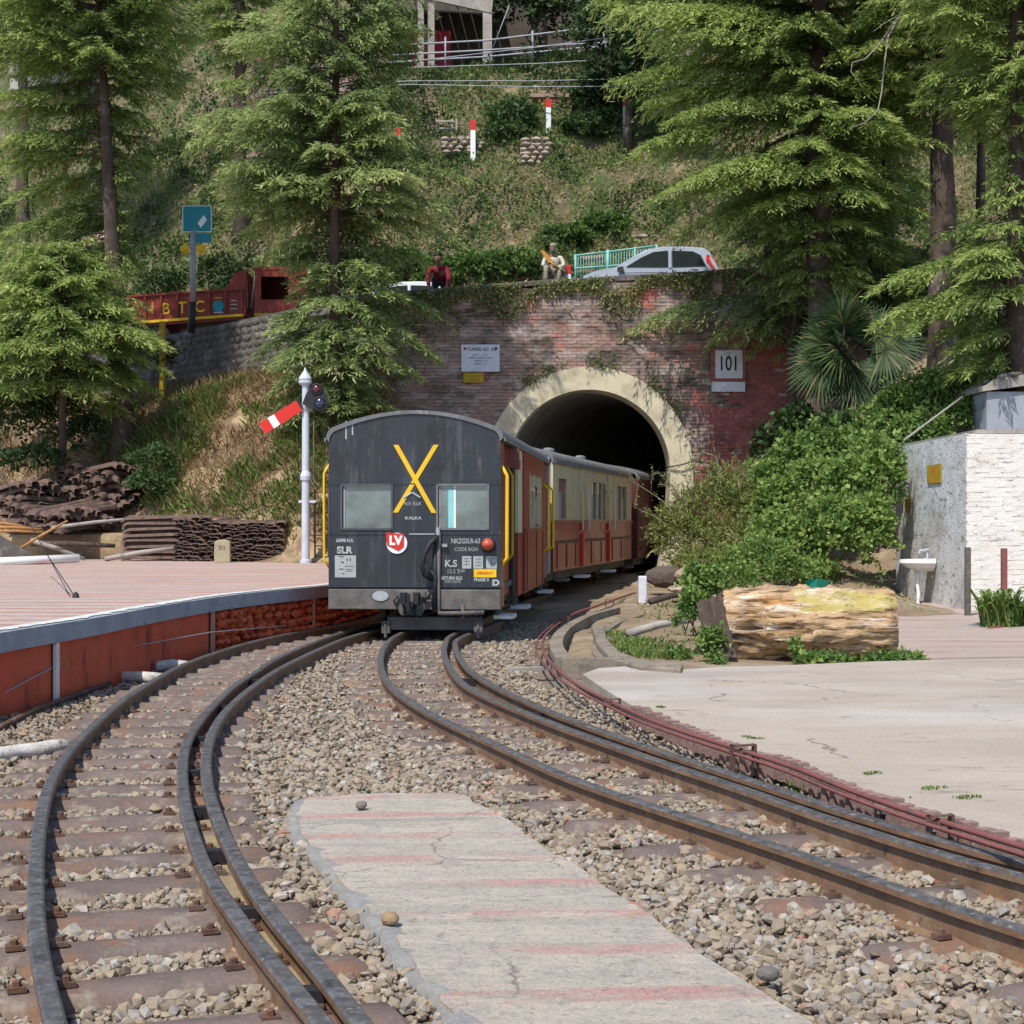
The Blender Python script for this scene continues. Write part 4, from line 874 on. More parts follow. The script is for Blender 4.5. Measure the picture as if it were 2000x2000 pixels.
def armseg(a, b, mat, nm, w_=.115):
    o = Vector(pv); A = o+dirv*a; Bv = o+dirv*b
    return MB().prism([A+nv*w_, Bv+nv*w_*1.1, Bv-nv*w_*1.1, A-nv*w_], (0, .03, 0)).build(nm, mat, arm)
arm = MB().prism([Vector(pv)+dirv*.1+nv*.05, Vector(pv)+dirv*.16+nv*.1, Vector(pv)+dirv*.16-nv*.1, Vector(pv)+dirv*.1-nv*.05], (0, .03, 0)).build('arm', X['dark'], t)
armseg(.16, .68, X['red'], 'red_blade'); armseg(.68, .83, X['white'], 'white_band'); armseg(.83, 1.03, X['red'], 'red_blade')
sp = MB().prism([(sx_-.05, sy_-.16, sz(790)), (sx_+.02, sy_-.16, sz(772)), (sx_+.17, sy_-.16, sz(750)), (sx_+.36, sy_-.16, sz(756)), (sx_+.46, sy_-.16, sz(775)), (sx_+.45, sy_-.16, sz(795)), (sx_+.32, sy_-.16, sz(806)), (sx_+.14, sy_-.16, sz(800))], (0, .03, 0)).build('spectacle', X['dark'], t)
for (px, py, r_, col) in ((620, 761, .115, (.10, .012, .016)), (627, 789, .145, (.02, .025, .06))):
    MB().lathe([(r_, 0), (r_, .03), (r_*.8, .035), (r_*.78, .015)], (sxx(px), sy_-.165, sz(py)), 20, axis='y').build('lens_ring', X['dark'], t)
    MB().lathe([(r_*.78, 0), (r_*.6, .03), (.01, .045)], (sxx(px), sy_-.175, sz(py)), 18, axis='y').build('lens', M('lens', col, None, 5, .15, spec=.8, fine=0), t, smooth=True)
T('pull_rod', [(sx_+.16, sy_, sz(800)), (sx_+.17, sy_, PZ+.4)], .013, X['rust'], t)
B('bracket', sx_-.14, sx_+.2, sy_-.02, sy_+.02, sz(982), sz(977), X['silverpost'], t)
# ladder behind
t = thing('ladder', 'rusty iron ladder standing between the signal post and the coach', 'ladder', (sx_+.25, sy_+.4, PZ))
for dx in (.14, .42): T('side_rail', [(sx_+dx, sy_+.4, PZ), (sx_+dx, sy_+.4, sz(955))], .018, X['rust'], t)
for k in range(7): T('rung', [(sx_+.14, sy_+.4, PZ+.12+k*.22), (sx_+.42, sy_+.4, PZ+.12+k*.22)], .012, X['rust'], t)
# thin post with white foot left of the signal
q = W(572, 1060, 35.)
t = thing('stake', 'thin bleached stake in the grass left of the signal post', 'stake', (q[0], 35, .7)); T('stick', [(q[0], 35, .7), (q[0]-.04, 35, W(572, 950, 35)[2])], .016, X['conc'], t, n=5)
# kilometre stone
q = W(435, 1096, 33.6); t = thing('distance_stone', 'small concrete marker stone on the platform before the sleeper stacks', 'marker stone', (q[0], 33.6, PZ))
mb = MB(); pr_ = [(-.165, 0), (.165, 0), (.16, .40)]+[(.16*math.cos(a), .40+.07*math.sin(a)) for a in np.linspace(.3, math.pi-.3, 6)]+[(-.16, .40)]
mb.prism([(q[0]+x, 33.52, PZ+z) for x, z in pr_], (0, .16, 0)); mb.build('stone_body', M('marker', (.42, .36, .23), (.34, .29, .19), 5, .9, .4, 20), t, bevel=.015); text('7/1', .12, X['rust'], t, (q[0], 33.515, PZ+.3))
# stacks of steel sleepers: every sleeper is its own thing in the stacks that show them
trough = sleeper_mesh(1.75, .26, 9); trough.materials.clear(); trough.materials.append(X['oldsleeper'])
def stack(name, label, cx, cy, z, rows, per, rz, tilt=0, jit=.03, dz=.085, dy=.2, sc=1):
    t = thing('sleeper_stack', label, 'sleeper stack', (cx, cy, z), group='stacks of old steel sleepers')
    rg = random.Random(hash(label) % 999 if False else len(label)*7+rows)
    for r_ in range(rows):
        n_ = per-(r_ % 2)
        for k in range(n_):
            o = mkobj('sleeper', trough, t); a = rz
            u = (k-(n_-1)/2)*dy
            o.location = (cx-math.sin(a)*u+rg.uniform(-jit, jit), cy+math.cos(a)*u, z+.09+r_*dz+rg.uniform(0, .012)+tilt*u)
            o.rotation_euler = (tilt+rg.uniform(-.05, .05), rg.uniform(-.04, .04), a+rg.uniform(-.04, .04)); o.scale = (1, .8, sc)
    return t
def stz(py, D): return W(0, py, D)[2]
# low regular stack (225-400) seen side on, then ends (400-560)
stack('s', 'lower stack of steel sleepers lying side on with long edges facing the track', W(318, 0, 35)[0], 35.3, .66, 15, 3, 0, dz=.062, sc=.6)
stack('s', 'lower stack of steel sleepers with dark ends showing just left of the marker stone', W(425, 0, 35)[0]-.1, 35.4, .66, 14, 6, R(72), dz=.066, dy=.19, sc=.65)
stack('s', 'lower stack of steel sleepers with dark ends right of the marker stone', W(515, 0, 34.6)[0], 34.9, .66, 13, 7, R(80), dz=.064, dy=.19, sc=.65)
# upper heap on the bank, criss-cross
for lab, px, py, D, rows, per, a in [('heap of rusty sleepers, topmost pile beneath the leaning tree on the bank', 215, 985, 38.8, 11, 8, R(58)), ('heap of rusty sleepers on the bank, left of the topmost pile', 60, 1000, 38.0, 8, 9, R(50)), ('heap of rusty sleepers at the right end of the upper row', 262, 975, 38.6, 7, 5, R(115)), ('low heap of rusty sleepers in front of the upper pile', 120, 1012, 37., 5, 8, R(62))]:
    q = W(px, py, D); t = thing('sleeper_stack', lab, 'sleeper stack', (q[0], D, q[2]), group='stacks of old steel sleepers'); rg = random.Random(rows*per)
    for r_ in range(rows):
        for k in range(per):
            o = mkobj('sleeper', trough, t); u = (k-(per-1)/2)*.2; aa = a+(R(90) if (r_//2) % 2 else 0)
            o.location = (q[0]-math.sin(aa)*u+rg.uniform(-.06, .06), D+math.cos(aa)*u, q[2]-.1+r_*.10+rg.uniform(-.01, .02)-.10*abs(u)); o.rotation_euler = (rg.uniform(-.09, .09), rg.uniform(-.12, .12)+(.08 if k > per/2 else -.05), aa+rg.uniform(-.08, .08)); o.scale = (1.15, .8, 1.0)
# dirt platform the stacks sit on
q = W(330, 985, 37.5)
tag(MB().prism([(-12.5, 36.9, .5), (-8.2, 36.5, .5), (-8.0, 38.9, .5), (-12.5, 39.6, .5)], (0, 0, .75)).build('earth_ledge', X['cut'], bevel=.15), kind='structure')
# poles and pipes lying by the platform edge
def pole(name, label, cat, pts, r_, mat, group=None, n=8):
    t = thing(name, label, cat, tuple(np.mean([p for p in pts], 0)), group=group)
    T('shaft', pts, r_, mat, t, n=n); return t
pole('drain_pipe', 'thick white pipe lying on the platform at the left edge', 'pipe', [W(-60, 1100, 31.5), W(154, 1090, 32.5)], .085, X['porcelain'])
for k, (x0, y0, x1, y1, D, lab, mt, r_) in enumerate([(-30, 1018, 62, 1032, 34.5, 'orange bamboo pole on the heap, highest at the left edge', 'bamboo', .035), (-30, 1030, 80, 1034, 34, 'orange bamboo pole on the heap, just under the highest one', 'bamboo', .035), (-30, 1038, 85, 1040, 33.6, 'orange bamboo pole at the left edge, lowest of the flat lying ones', 'bamboo', .03), (18, 1085, 132, 1017, 33.2, 'orange pole leaning up across the heap by the left edge', 'bamboo', .03), (100, 1031, 272, 1012, 35.6, 'long pale pole lying along the top of the low sleeper stack', 'conc', .04), (60, 1062, 225, 1066, 35.0, 'brown timber lying left of the low sleeper stack', 'bark', .06), (60, 1055, 165, 1092, 33.5, 'bleached branch lying behind the white pipe', 'conc', .05), (205, 1092, 345, 1070, 34.6, 'pale branch lying at the foot of the low sleeper stack', 'conc', .055)]):
    a = W(x0, y0, D); b = W(x1, y1, D+.2); c = (a+b)/2+np.array([0, 0, .02]); pole('pole', lab, 'pole', [a, c, b], [r_, r_*.95, r_*.75], X[mt], group='poles lying beyond the platform')
# dark board propped at left edge
t = thing('board', 'dark weathered board propped among the poles at the left edge', 'board', W(20, 1090, 33)); MB().prism([W(-20, 1035, 33), W(60, 1082, 33), W(40, 1092, 33), W(-20, 1092, 33)], (0, .08, 0)).build('plank', X['stone'], t)
# stay wires
t = thing('stay_wire', 'thin stay wires running down to a tuft on the platform at left', 'wire', W(148, 1168, 18.5)*np.array([1, 1, 1]))
g = W(148, 1168, 18.0); T('wire', [W(-40, 850, 24), W(20, 955, 22), W(93, 1085, 20), g], .006, X['dark'], t, n=4); T('wire', [W(93, 1085, 20), W(137, 1165, 18.2)], .005, X['dark'], t, n=4)
MB().lathe([(.05, -.02), (.03, .05), (.005, .07)], g, 6).build('peg', X['dark'], t)
# low cable along the platform wall
T('wall_wire', [W(-30, 1375, 12.2), W(60, 1325, 12.9), W(122, 1294, 13.6), W(260, 1262, 15.5), W(410, 1235, 17.2), W(560, 1222, 19)], .006, X['tin'], None, n=4); tag(sc.objects['wall_wire'], 'thin wire strung along the red platform wall', 'cable')
# whitewashed poles across the ballast
for x0, y0, x1, y1, lab in [(95, 1316, 318, 1325, 'whitewashed log by the platform wall, the nearer of the two side by side'), (163, 1304, 372, 1300, 'whitewashed log by the platform wall, the farther and paler of the two side by side'), (-60, 1482, 134, 1456, 'short whitewashed timber poking out at the left edge beside the outer rail')]:
    a = G(x0, y0, .06); b = G(x1, y1, .07); c = (a+b)/2; rr = .058 if y0 < 1400 else .05
    t = thing('white_log', lab, 'log', tuple(c), group='whitewashed logs on the ballast'); pts = [a+(b-a)*k/6+np.array([0, .02*math.sin(k*2+x0), .012*math.sin(k*3)]) for k in range(7)]
    T('log', pts, [rr*random.Random(k+x0).uniform(.85, 1.1) for k in range(7)], M('whitewashed log', (.66, .62, .56), (.46, .42, .37), 8, .9, .6, 30, dirt=[((.16, .13, .10), 9, .58, .68)]), t)
T('iron_bar', [G(-40, 1440, .05), G(70, 1385, .05), G(215, 1334, .05)], .022, X['rust'], None); tag(sc.objects['iron_bar'], 'rusty bar lying on the ballast between the red wall and the outer rail', 'bar')
# ---------------------------------------------------------------- signal pipes right of the track
PP = [(1240, 1158), (1205, 1170), (1165, 1184), (1120, 1200), (1078, 1228), (1060, 1252), (1062, 1275), (1082, 1300), (1122, 1334), (1200, 1374), (1290, 1414), (1440, 1463), (1560, 1502), (1650, 1540), (1800, 1593), (2000, 1655), (2150, 1700)]
pc = catmull([tuple(G(a, b, .19)[:2])+(.19,) for a, b in PP], .15, 4)
t = thing('signal_pipe_run', 'faded red point rodding pipes curving past the concrete yard edge', 'pipe run', (pc[60][0], pc[60][1], 0))
nrm = np.gradient(pc, axis=0); nrm /= np.linalg.norm(nrm, axis=1)[:, None]; ln = np.stack([nrm[:, 1], -nrm[:, 0], 0*nrm[:, 0]], 1)
for k, (of, dz, r_) in enumerate([(0, 0, .015), (.065, -.01, .011), (-.07, -.06, .008)]): T('pipe', [tuple(p+l*of+np.array([0, 0, dz])) for p, l in zip(pc, ln)], r_, X['fadedred'] if k < 2 else X['dark'], t, n=6)
def bracket(px, py, s=1.):
    i = int(np.argmin(np.linalg.norm(pc[:, :2]-G(px, py, .19)[:2], axis=1))); q = pc[i]; a = math.atan2(nrm[i][1], nrm[i][0])
    b = MB().box(-.04, .04, -.12, .12, -.03, .0).box(-.04, .04, -.12, -.10, -.17, .06).box(-.04, .04, .10, .12, -.17, .06).box(-.03, .03, -.12, .12, .045, .06).rot(Matrix.Translation(Vector(q)) @ Matrix.Rotation(a, 4, 'Z') @ Matrix.Scale(s, 4)); b.build('roller_bracket', X['rust'] if s < .65 else X['fadedred'], t)
bracket(1200, 1372, .5); bracket(1446, 1465, .62); bracket(1820, 1600, .5); bracket(1062, 1265, .6); bracket(1100, 1210, .6); bracket(1190, 1175, .6)
# yard edging of short upright bricks
ed = MB(); epts = catmull([(p[0], p[1], 0) for p in yp], .105); tE = thing('brick_edging', 'row of small upright bricks edging the concrete yard beside the red pipes', 'edging', tuple(epts[40]))
eb = MB().box(-.03, .03, -.035, .035, -.1, .035).mesh('brick', M('edging brick', (.34, .20, .165), (.24, .17, .15), 8, .9, .5, 40)); rg = random.Random(4)
for i, p in enumerate(epts[:-1]):
    if p[1] < 12 and 1.8 < p[1]:
        d_ = epts[i+1]-p; o = mkobj('brick', eb, tE); o.location = (p[0]+rg.uniform(-.008, .008), p[1], .135+rg.uniform(-.01, .01)); o.rotation_euler = (0, 0, math.atan2(d_[1], d_[0])+rg.uniform(-.1, .1))
# planks between pipe and track
for x0, y0, x1, y1, lab in [(1715, 1590, 1830, 1589, 'weathered plank under the red pipes at the right'), (1820, 1625, 1925, 1617, 'second weathered plank under the red pipes nearer the right edge'), (990, 1311, 1078, 1309, 'grey plank lying right of the track by the bend in the pipes')]:
    a = G(x0, y0, .1); b = G(x1, y1, .1); t = thing('plank', lab, 'plank', tuple(a), group='planks beside the right track'); MB().prism([a, b, b+np.array([0, .1, 0]), a+np.array([0, .1, 0])], (0, 0, .03)).build('board', X['conc'], t)
# curved drain
dp = catmull([tuple(G(a, b, .2)[:2])+(0,) for a, b in [(1232, 1188), (1180, 1203), (1140, 1228), (1128, 1256), (1146, 1284)]], .12, 3)
t = thing('drain_channel', 'curved open concrete drain channel beside the red pipes', 'drain', tuple(dp[10]))
MB().sweep(dp, [(-.24, -.2), (-.24, .12), (-.15, .13), (-.15, -.2)]).build('channel_lip', X['dirtyconc'], t); MB().sweep(dp, [(.15, -.2), (.16, .21), (.30, .20), (.34, -.2)]).build('channel_lip', X['dirtyconc'], t)
MB().sweep(dp, [(-.15, .015), (.15, .015), (.15, -.1), (-.15, -.1)]).build('channel_bed', X['soil'], t)
e = dp[-1]; MB().box(e[0]-.24, e[0]+.35, e[1]-.12, e[1]-.01, -.1, .2).build('channel_end', X['dirtyconc'], t)
cs = [tuple(G(a, b, .16)[:2]) for a, b in [(1155, 1225), (1165, 1260), (1195, 1292), (1250, 1306), (1330, 1312), (1335, 1302), (1260, 1295), (1210, 1278), (1185, 1250), (1180, 1225)]]
tag(MB().prism([(x, y, .1) for x, y in cs], (0, 0, .09)).build('concrete_lip', X['dirtyconc'], bevel=.02), 'curved concrete lip round the grass patch beside the drain', 'kerb')
# little post by the tunnel + rocks
q = W(1255, 1160, 27); t = thing('marker_post', 'short whitewashed post at the tunnel end of the red pipes', 'post', (q[0], 27, q[2])); MB().box(q[0]-.07, q[0]+.07, 26.94, 27.06, q[2]-.2, W(0, 1125, 27)[2]).build('post', X['signwhite'], t, bevel=.02)
for k, (px, py, w_, h_, D, lab) in enumerate([(1300, 1128, 95, 55, 28.5, 'dark layered rock behind the short whitewashed post'), (1345, 1125, 70, 40, 27.8, 'tan boulder right of the dark layered rock'), (1335, 1150, 80, 22, 26.5, 'flat pale rock slab below the tan boulder'), (1415, 1105, 50, 50, 29, 'rounded rock under the yellow green bush')]):
    q = W(px, py, D); V_, F_ = pebble(1, 0, 300+k); t = thing('rock', lab, 'rock', tuple(q), group='rocks beside the tunnel mouth')
    o = MB().add([(q[0]+v[0]*w_/2/F*D*1.1, D+v[1]*.35, q[2]+v[2]*h_/2/F*D*1.1) for v in V_], F_).build('stone', M('rock%d' % k, [(.13, .10, .08), (.42, .31, .22), (.48, .36, .27), (.25, .19, .14)][k], None, 5, .95, 1, 12, dirt=[((.07, .05, .04), 6, .55, .65)]), t); s_ = o.modifiers.new('s', 'SUBSURF'); s_.render_levels = s_.levels = 1
# fallen stick in front of the log
for x0, y0, x1, y1, D, lab, mt in [(1225, 1238, 1350, 1212, 19, 'pale stick lying on the earth left of the big log', 'conc'), (1270, 1175, 1350, 1160, 23, 'thicker broken branch behind the pale stick', 'bark')]:
    a = W(x0, y0, D); b = W(x1, y1, D+.5); pole('branch', lab, 'branch', [a, (a+b)/2+np.array([0, 0, .03]), b], [.05, .045, .03], X[mt], group='fallen branches')
# ---------------------------------------------------------------- the big log
LD = 16.6; la = W(1395, 1225, LD+.3); lb = W(1748, 1218, LD+.1)
nu, nv_ = 110, 72; V = []; Fq = []
ax = Vector(lb-la); Ln_ = ax.length; axn = ax.normalized(); up = Vector((0, 0, 1)); sd_ = axn.cross(up).normalized(); up2 = sd_.cross(axn)
rz_ = random.Random(2)
for i in range(nu+1):
    u = i/nu; cpos = Vector(la)+axn*(u*Ln_)
    r0 = .385*(1+.07*math.sin(u*3.2+.3))*(1-.05*u); 
    for j in range(nv_):
        a = 2*math.pi*j/nv_; g1 = float(fbm(u*3.0, j/nv_*22, 31, 4)-.5); g2 = abs(float(fbm(u*5+3, j/nv_*40, 33, 3)-.5)); ridge = -.05*max(0, math.cos(a*2.2+u*2))**3
        rr = r0*(1.03+.34*g1-.75*g2+ridge)*(1-.10*max(0, (abs(u-.5)-.46)/.04))
        skew = (-.10 if i == 0 else 0)
        off = axn*((.10*math.sin(a)) if i < 2 else 0)
        V.append(tuple(cpos+sd_*rr*math.cos(a)*1.02+up2*rr*math.sin(a)*.98+off))
    if i:
        b = i*nv_
        for j in range(nv_): Fq.append((b-nv_+j, b-nv_+(j+1) % nv_, b+(j+1) % nv_, b+j))
t = thing('felled_log', 'large barkless felled log lying on the earth with a yellow stained top right', 'log', tuple((la+lb)/2*np.array([1, 1, 0])))
me = npmesh('trunk_section', V, Fq, [X['wood'], X['logyellow'], X['bark']], smooth=True); mi = []
for k, f in enumerate(Fq):
    i, j = divmod(k, nv_); a = 2*math.pi*j/nv_; u = i/nu
    n1 = float(fbm(u*4, a*2, 5)); mi.append(1 if (.38+.2*n1 < u and .15+.5*n1 < math.sin(a)*.9+.0 and math.cos(a) > .35 and math.sin(a) < .85+.3*n1) else (2 if u < .035+.03*n1 else 0))
me.polygons.foreach_set('material_index', mi); mkobj('trunk_section', me, t)
for e_, fl in ((0, -1), (nu, 1)):
    c_ = Vector(la)+axn*(e_/nu*Ln_-(.0 if fl > 0 else -.0)); ringv = V[e_*nv_:(e_+1)*nv_]; m_ = bpy.data.meshes.new('end'); vv = [tuple(c_)]+[tuple(Vector(c_).lerp(Vector(v), .5)+axn*random.Random(q).uniform(-.02, .02)) for q, v in enumerate(ringv)]+[tuple(v) for v in ringv]
    ff = [(0, 1+j, 1+(j+1) % nv_) for j in range(nv_)]+[(1+j, 1+nv_+j, 1+nv_+(j+1) % nv_, 1+(j+1) % nv_) for j in range(nv_)]
    m_.from_pydata(vv, [], ff); m_.materials.append(X['bark'] if fl < 0 else X['wood']); mkobj('cut_end', m_, t)
# bark slab leaning on the left end
mb = MB(); rg = random.Random(8)
for k in range(11):
    u0 = k/11; x0 = 1362+k*4.2+rg.uniform(-3, 3); yt = 1168+rg.uniform(-9, 12)+u0*14; w0 = rg.uniform(7, 12)
    mb.prism([W(x0, yt, LD-.05-rg.uniform(0, .04)), W(x0+w0, yt+rg.uniform(-6, 6), LD-.05), W(x0+w0+30+rg.uniform(-2, 2), 1283, LD-.30-rg.uniform(0, .03)), W(x0+28+rg.uniform(-3, 1), 1286, LD-.31-rg.uniform(0, .03))], (0, .05, 0))
mb.build('bark_slab', X['bark'], t, bevel=.006)
t = thing('green_bag', 'dark green plastic scrap behind the log top', 'plastic bag', tuple(W(1595, 1140, 17.4))); q = W(1595, 1143, 17.3)
MB().add([tuple(q+np.array(v)) for v in [(-.12, 0, .05), (0, -.05, .075), (.14, .02, .05), (.1, 0, -.03), (-.02, -.07, -.06), (-.1, .02, -.02), (0, .12, .03)]], [(0, 1, 6), (1, 2, 6), (2, 3, 6), (3, 4, 6), (4, 5, 6), (5, 0, 6), (0, 5, 1), (1, 5, 4), (1, 4, 3), (1, 3, 2)]).build('sheet', M('green plastic', (.01, .16, .10), None, 5, .35), t)
# ---------------------------------------------------------------- whitewashed hut with sink
HX, HYY = 6.93, 25.0; HT = CAMZ+174/F*HYY
t = thing('whitewashed_hut', 'whitewashed brick hut at the right edge with grimy side wall', 'hut', (HX, HYY, .1))
mbr = []
for k in range(4):
    rg = random.Random(k+40); b = MB().box(-.112, .112, -.026, .03, -.035, .035); b.v = [(x+rg.uniform(-.006, .006), y+rg.uniform(-.005, .005), z+rg.uniform(-.005, .005)) for x, y, z in b.v]; mbr.append(b.mesh('brick', X['whitewash']))
B('front_wall', HX+.02, HX+5, HYY-.016, HYY+.25, -.1, HT-.02, X['whitewash'], t)
z = .14; ci = 0; rg = random.Random(77); nb = 0
while z < HT:
    x = HX+.12-(ci % 2)*.115
    while x < HX+1.5:
        if rg.random() > (.10 if z > HT-.5 else .01): o = mkobj('brick', rg.choice(mbr), t); o.location = (max(x, HX+.11), HYY+.005+rg.uniform(-.003, .003), z); o.rotation_euler = (0, 0, rg.uniform(-.008, .008)); nb += 1
        x += .23
    z += .074; ci += 1
zf = CAMZ+144/F*30.2
mb = MB(); mb.prism([(HX-.0, HYY+.0, -.1), (HX+.15, 30.2, -.1), (HX+.15, 30.2, zf+.0), (HX, HYY, HT-.01)][::-1], (.02, 0, 0)); mb.add([], [])
sw = mb.build('side_wall', X['greywash'], t)
B('roof_slab', HX+.17, HX+5, HYY+.03, 30.2, HT-.01, HT+.05, X['conc'], t)
# shallow brick courses on the side wall near top corner
for k in range(0): B('course_joint', HX-.006, HX-.001, HYY+.02, HYY+1.2+.4*math.sin(k*2.3), HT-.12-k*.16, HT-.105-k*.16, X['stone'], t)
def side(py_frac): return
def onside(px, py):
    """point on the side wall (x~HX) seen at pixel"""
    D = HX*F/(px-1000); 
    for _ in range(5): xw = HX+.15*(D-HYY)/5.2; D = xw*F/(px-1000)
    return np.array([xw, D, CAMZ-(py-HY)/F*D])
def plate(name, label, pts, mat):
    t_ = thing(name, label, 'sign', tuple(pts[0]), group='ochre plates on the hut'); MB().prism([tuple(p+np.array([-.008, 0, 0])) for p in pts], (-.015, 0, 0)).build('panel', mat, t_); 
    c_ = sum(pts)/4; text('i I', .16, X['red'], t_, tuple(c_+np.array([-.026, 0, .05])), r=(0, -1, 0), sx=2.); text('- i', .16, X['red'], t_, tuple(c_+np.array([-.026, 0, -.14])), r=(0, -1, 0), sx=2.)
plate('notice_plate', 'ochre notice plate with red marks high on the grimy side wall', [onside(1813, 910), onside(1813, 945), onside(1840, 942), onside(1840, 905)], X['dullyellow'])
plate('notice_plate', 'small ochre plate at the far edge of the grimy side wall', [onside(1769, 975), onside(1769, 994), onside(1779, 993), onside(1779, 972)], X['dullyellow'])
# wash basin
q = onside(1843, 1105); D0 = q[1]; t = thing('wash_basin', 'white wash basin with tap and drain pipe on the grimy hut wall', 'wash basin', (q[0], D0, .1))
bx = q[0]; zb = onside(1830, 1093)[2]
prof = []
mb = MB(); V = []; K = 14
yA, yB = onside(1850, 1095)[1], onside(1797, 1095)[1]; yc = (yA+yB)/2; hl = .30
def ring(sc_, z_, dx): return [(bx-.01-(.52*sc_)*(1-abs(math.cos(a))**3*.15)*max(0, math.sin(a))+dx, yc+hl*sc_*math.cos(a)*1.0, z_) for a in np.linspace(0, math.pi, K)]
rings = [ring(1, zb, 0), ring(1.02, zb-.06, 0), ring(.8, zb-.14, 0), ring(.4, zb-.2, 0)]
for rg_ in rings: V += rg_
Fs = [(r_*K+j, r_*K+j+1, (r_+1)*K+j+1, (r_+1)*K+j) for r_ in range(3) for j in range(K-1)]
inner = ring(.86, zb, -.02); V += inner; V += ring(.5, zb-.12, -.04); Fs += [(j, 4*K+j, 4*K+j+1, j+1) for j in range(K-1)]+[(4*K+j, 5*K+j, 5*K+j+1, 4*K+j+1) for j in range(K-1)]+[tuple(5*K+j for j in range(K))[::-1], tuple(3*K+j for j in range(K))]
mb.add(V, Fs); mb.build('basin', X['porcelain'], t, smooth=False)
B('splash_back', bx-.06, bx-.01, yc-hl, yc+hl, zb-.03, zb+.02, X['porcelain'], t)
MB().tube([(bx-.08, yc-.02, zb+.0), (bx-.08, yc-.02, zb+.14), (bx-.2, yc-.02, zb+.15), (bx-.21, yc-.02, zb+.1)], .022, 8).lathe([(.05, zb+.15), (.05, zb+.18)], (bx-.08, yc-.02, 0), 8).build('tap', X['silverpost'], t)
T('drain_pipe', [(bx-.22, yc+.02, zb-.18), (bx-.24, yc+.02, .5), (bx-.22, yc, .28), (bx-.3, yc-.25, .16), (bx-.32, yc-.5, .13)], .03, X['porcelain'], t)
# tank behind
t = thing('water_tank', 'grey rendered tank with a rubble capped roof behind the hut', 'tank', (8.8, 30.5, 0)); q0 = W(1927, 0, 30.8); zt_ = W(0, 765, 30.8)[2]
B('tank_body', q0[0], q0[0]+3, 30.8, 33, 1.0, zt_, X['tin'], t); mb = MB(); mb.prism([(q0[0]-.1, 30.7, zt_), (q0[0]+3.2, 30.7, zt_+.45), (q0[0]+3.2, 30.7, zt_+.65), (q0[0]+.2, 30.7, zt_+.25), (q0[0]-.1, 30.7, zt_+.08)], (0, 2.4, 0)); mb.build('roof', X['conc'], t); rg = random.Random(3)
for k in range(26):
    o = mkobj('stone', rg.choice(sms), t); xx = rg.uniform(0, 1.6); o.location = (q0[0]+xx, 30.72+rg.uniform(0, .5), zt_+.12+xx*.17+rg.uniform(0, .12)); o.scale = (.22, .2, .13)
# iron posts
for px, yt, yb, D, mt, lab in [(1890, 1069, 1215, 23.6, 'stone', 'dark grey iron post at the hut corner'), (1961, 1071, 1190, 23.2, 'fadedred', 'rust red iron post before the white hut wall')]:
    q = W(px, yb, D); t = thing('iron_post', lab, 'post', (q[0], D, q[2]), group='iron posts by the hut'); MB().box(q[0]-.04, q[0]+.04, D-.03, D+.03, .0, W(0, yt, D)[2]).build('post', X[mt], t)
pole('pole', 'grey pole lying on the paving before the hut', 'pole', [W(1803, 1239, 20.8), W(1860, 1230, 21), W(1925, 1218, 21.6)], .035, X['tin'])
pole('bar', 'rust brown bar lying at the plant before the hut', 'bar', [W(1885, 1247, 20.2), W(1940, 1228, 20.8), W(2000, 1215, 21.5)], .035, X['fadedred'])
pole('pole', 'thin pale bamboo leaning over the shrubs left of the tank', 'pole', [W(1765, 860, 30), W(1880, 775, 31)], .02, X['conc'])
# ---------------------------------------------------------------- vegetation tools
def leaf_quads(C, Dv, Wv, L, Wd):
    """diamonds: base C, direction Dv (unit), width vector Wv (unit), lengths L, widths Wd"""
    n = len(C); L = np.asarray(L)[:, None]*np.ones((n, 1)); Wd = np.asarray(Wd)[:, None]*np.ones((n, 1))
    V = np.stack([C, C+Dv*L*.45+Wv*Wd/2, C+Dv*L, C+Dv*L*.45-Wv*Wd/2], 1).reshape(-1, 3)
    return V, np.arange(n*4).reshape(n, 4)
def unit(v): return v/np.maximum(np.linalg.norm(v, axis=-1, keepdims=True), 1e-9)
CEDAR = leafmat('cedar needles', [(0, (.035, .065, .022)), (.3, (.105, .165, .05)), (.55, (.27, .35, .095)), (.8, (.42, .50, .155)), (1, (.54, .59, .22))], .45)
CEDARB = leafmat('cedar needles, bluish', [(0, (.035, .06, .028)), (.3, (.10, .155, .058)), (.55, (.26, .33, .115)), (.8, (.41, .48, .18)), (1, (.52, .57, .25))], .45)
BROAD = leafmat('broad leaves', [(0, (.025, .055, .015)), (.35, (.065, .135, .03)), (.65, (.16, .26, .055)), (1, (.32, .42, .11))], .4)
YELLOWG = leafmat('yellow green sprays', [(0, (.05, .07, .02)), (.4, (.13, .16, .04)), (.8, (.24, .27, .07)), (1, (.34, .33, .13))], .35)
DARKLEAF = leafmat('dark leaves', [(0, (.01, .022, .008)), (.5, (.028, .055, .016)), (1, (.07, .12, .035))], .25)
COVER = leafmat('hillside growth', [(0, (.03, .055, .017)), (.18, (.07, .12, .032)), (.38, (.15, .215, .06)), (.52, (.25, .285, .095)), (.62, (.35, .325, .14)), (.74, (.46, .37, .20)), (.88, (.52, .42, .26)), (1, (.6, .52, .38))], .35)
STRAW = leafmat('dry grass', [(0, (.10, .07, .035)), (.4, (.25, .18, .08)), (.75, (.38, .28, .14)), (1, (.5, .40, .23))], .25)
BLADE = leafmat('grass blades', [(0, (.035, .08, .015)), (.5, (.12, .20, .04)), (1, (.32, .38, .10))], .35)
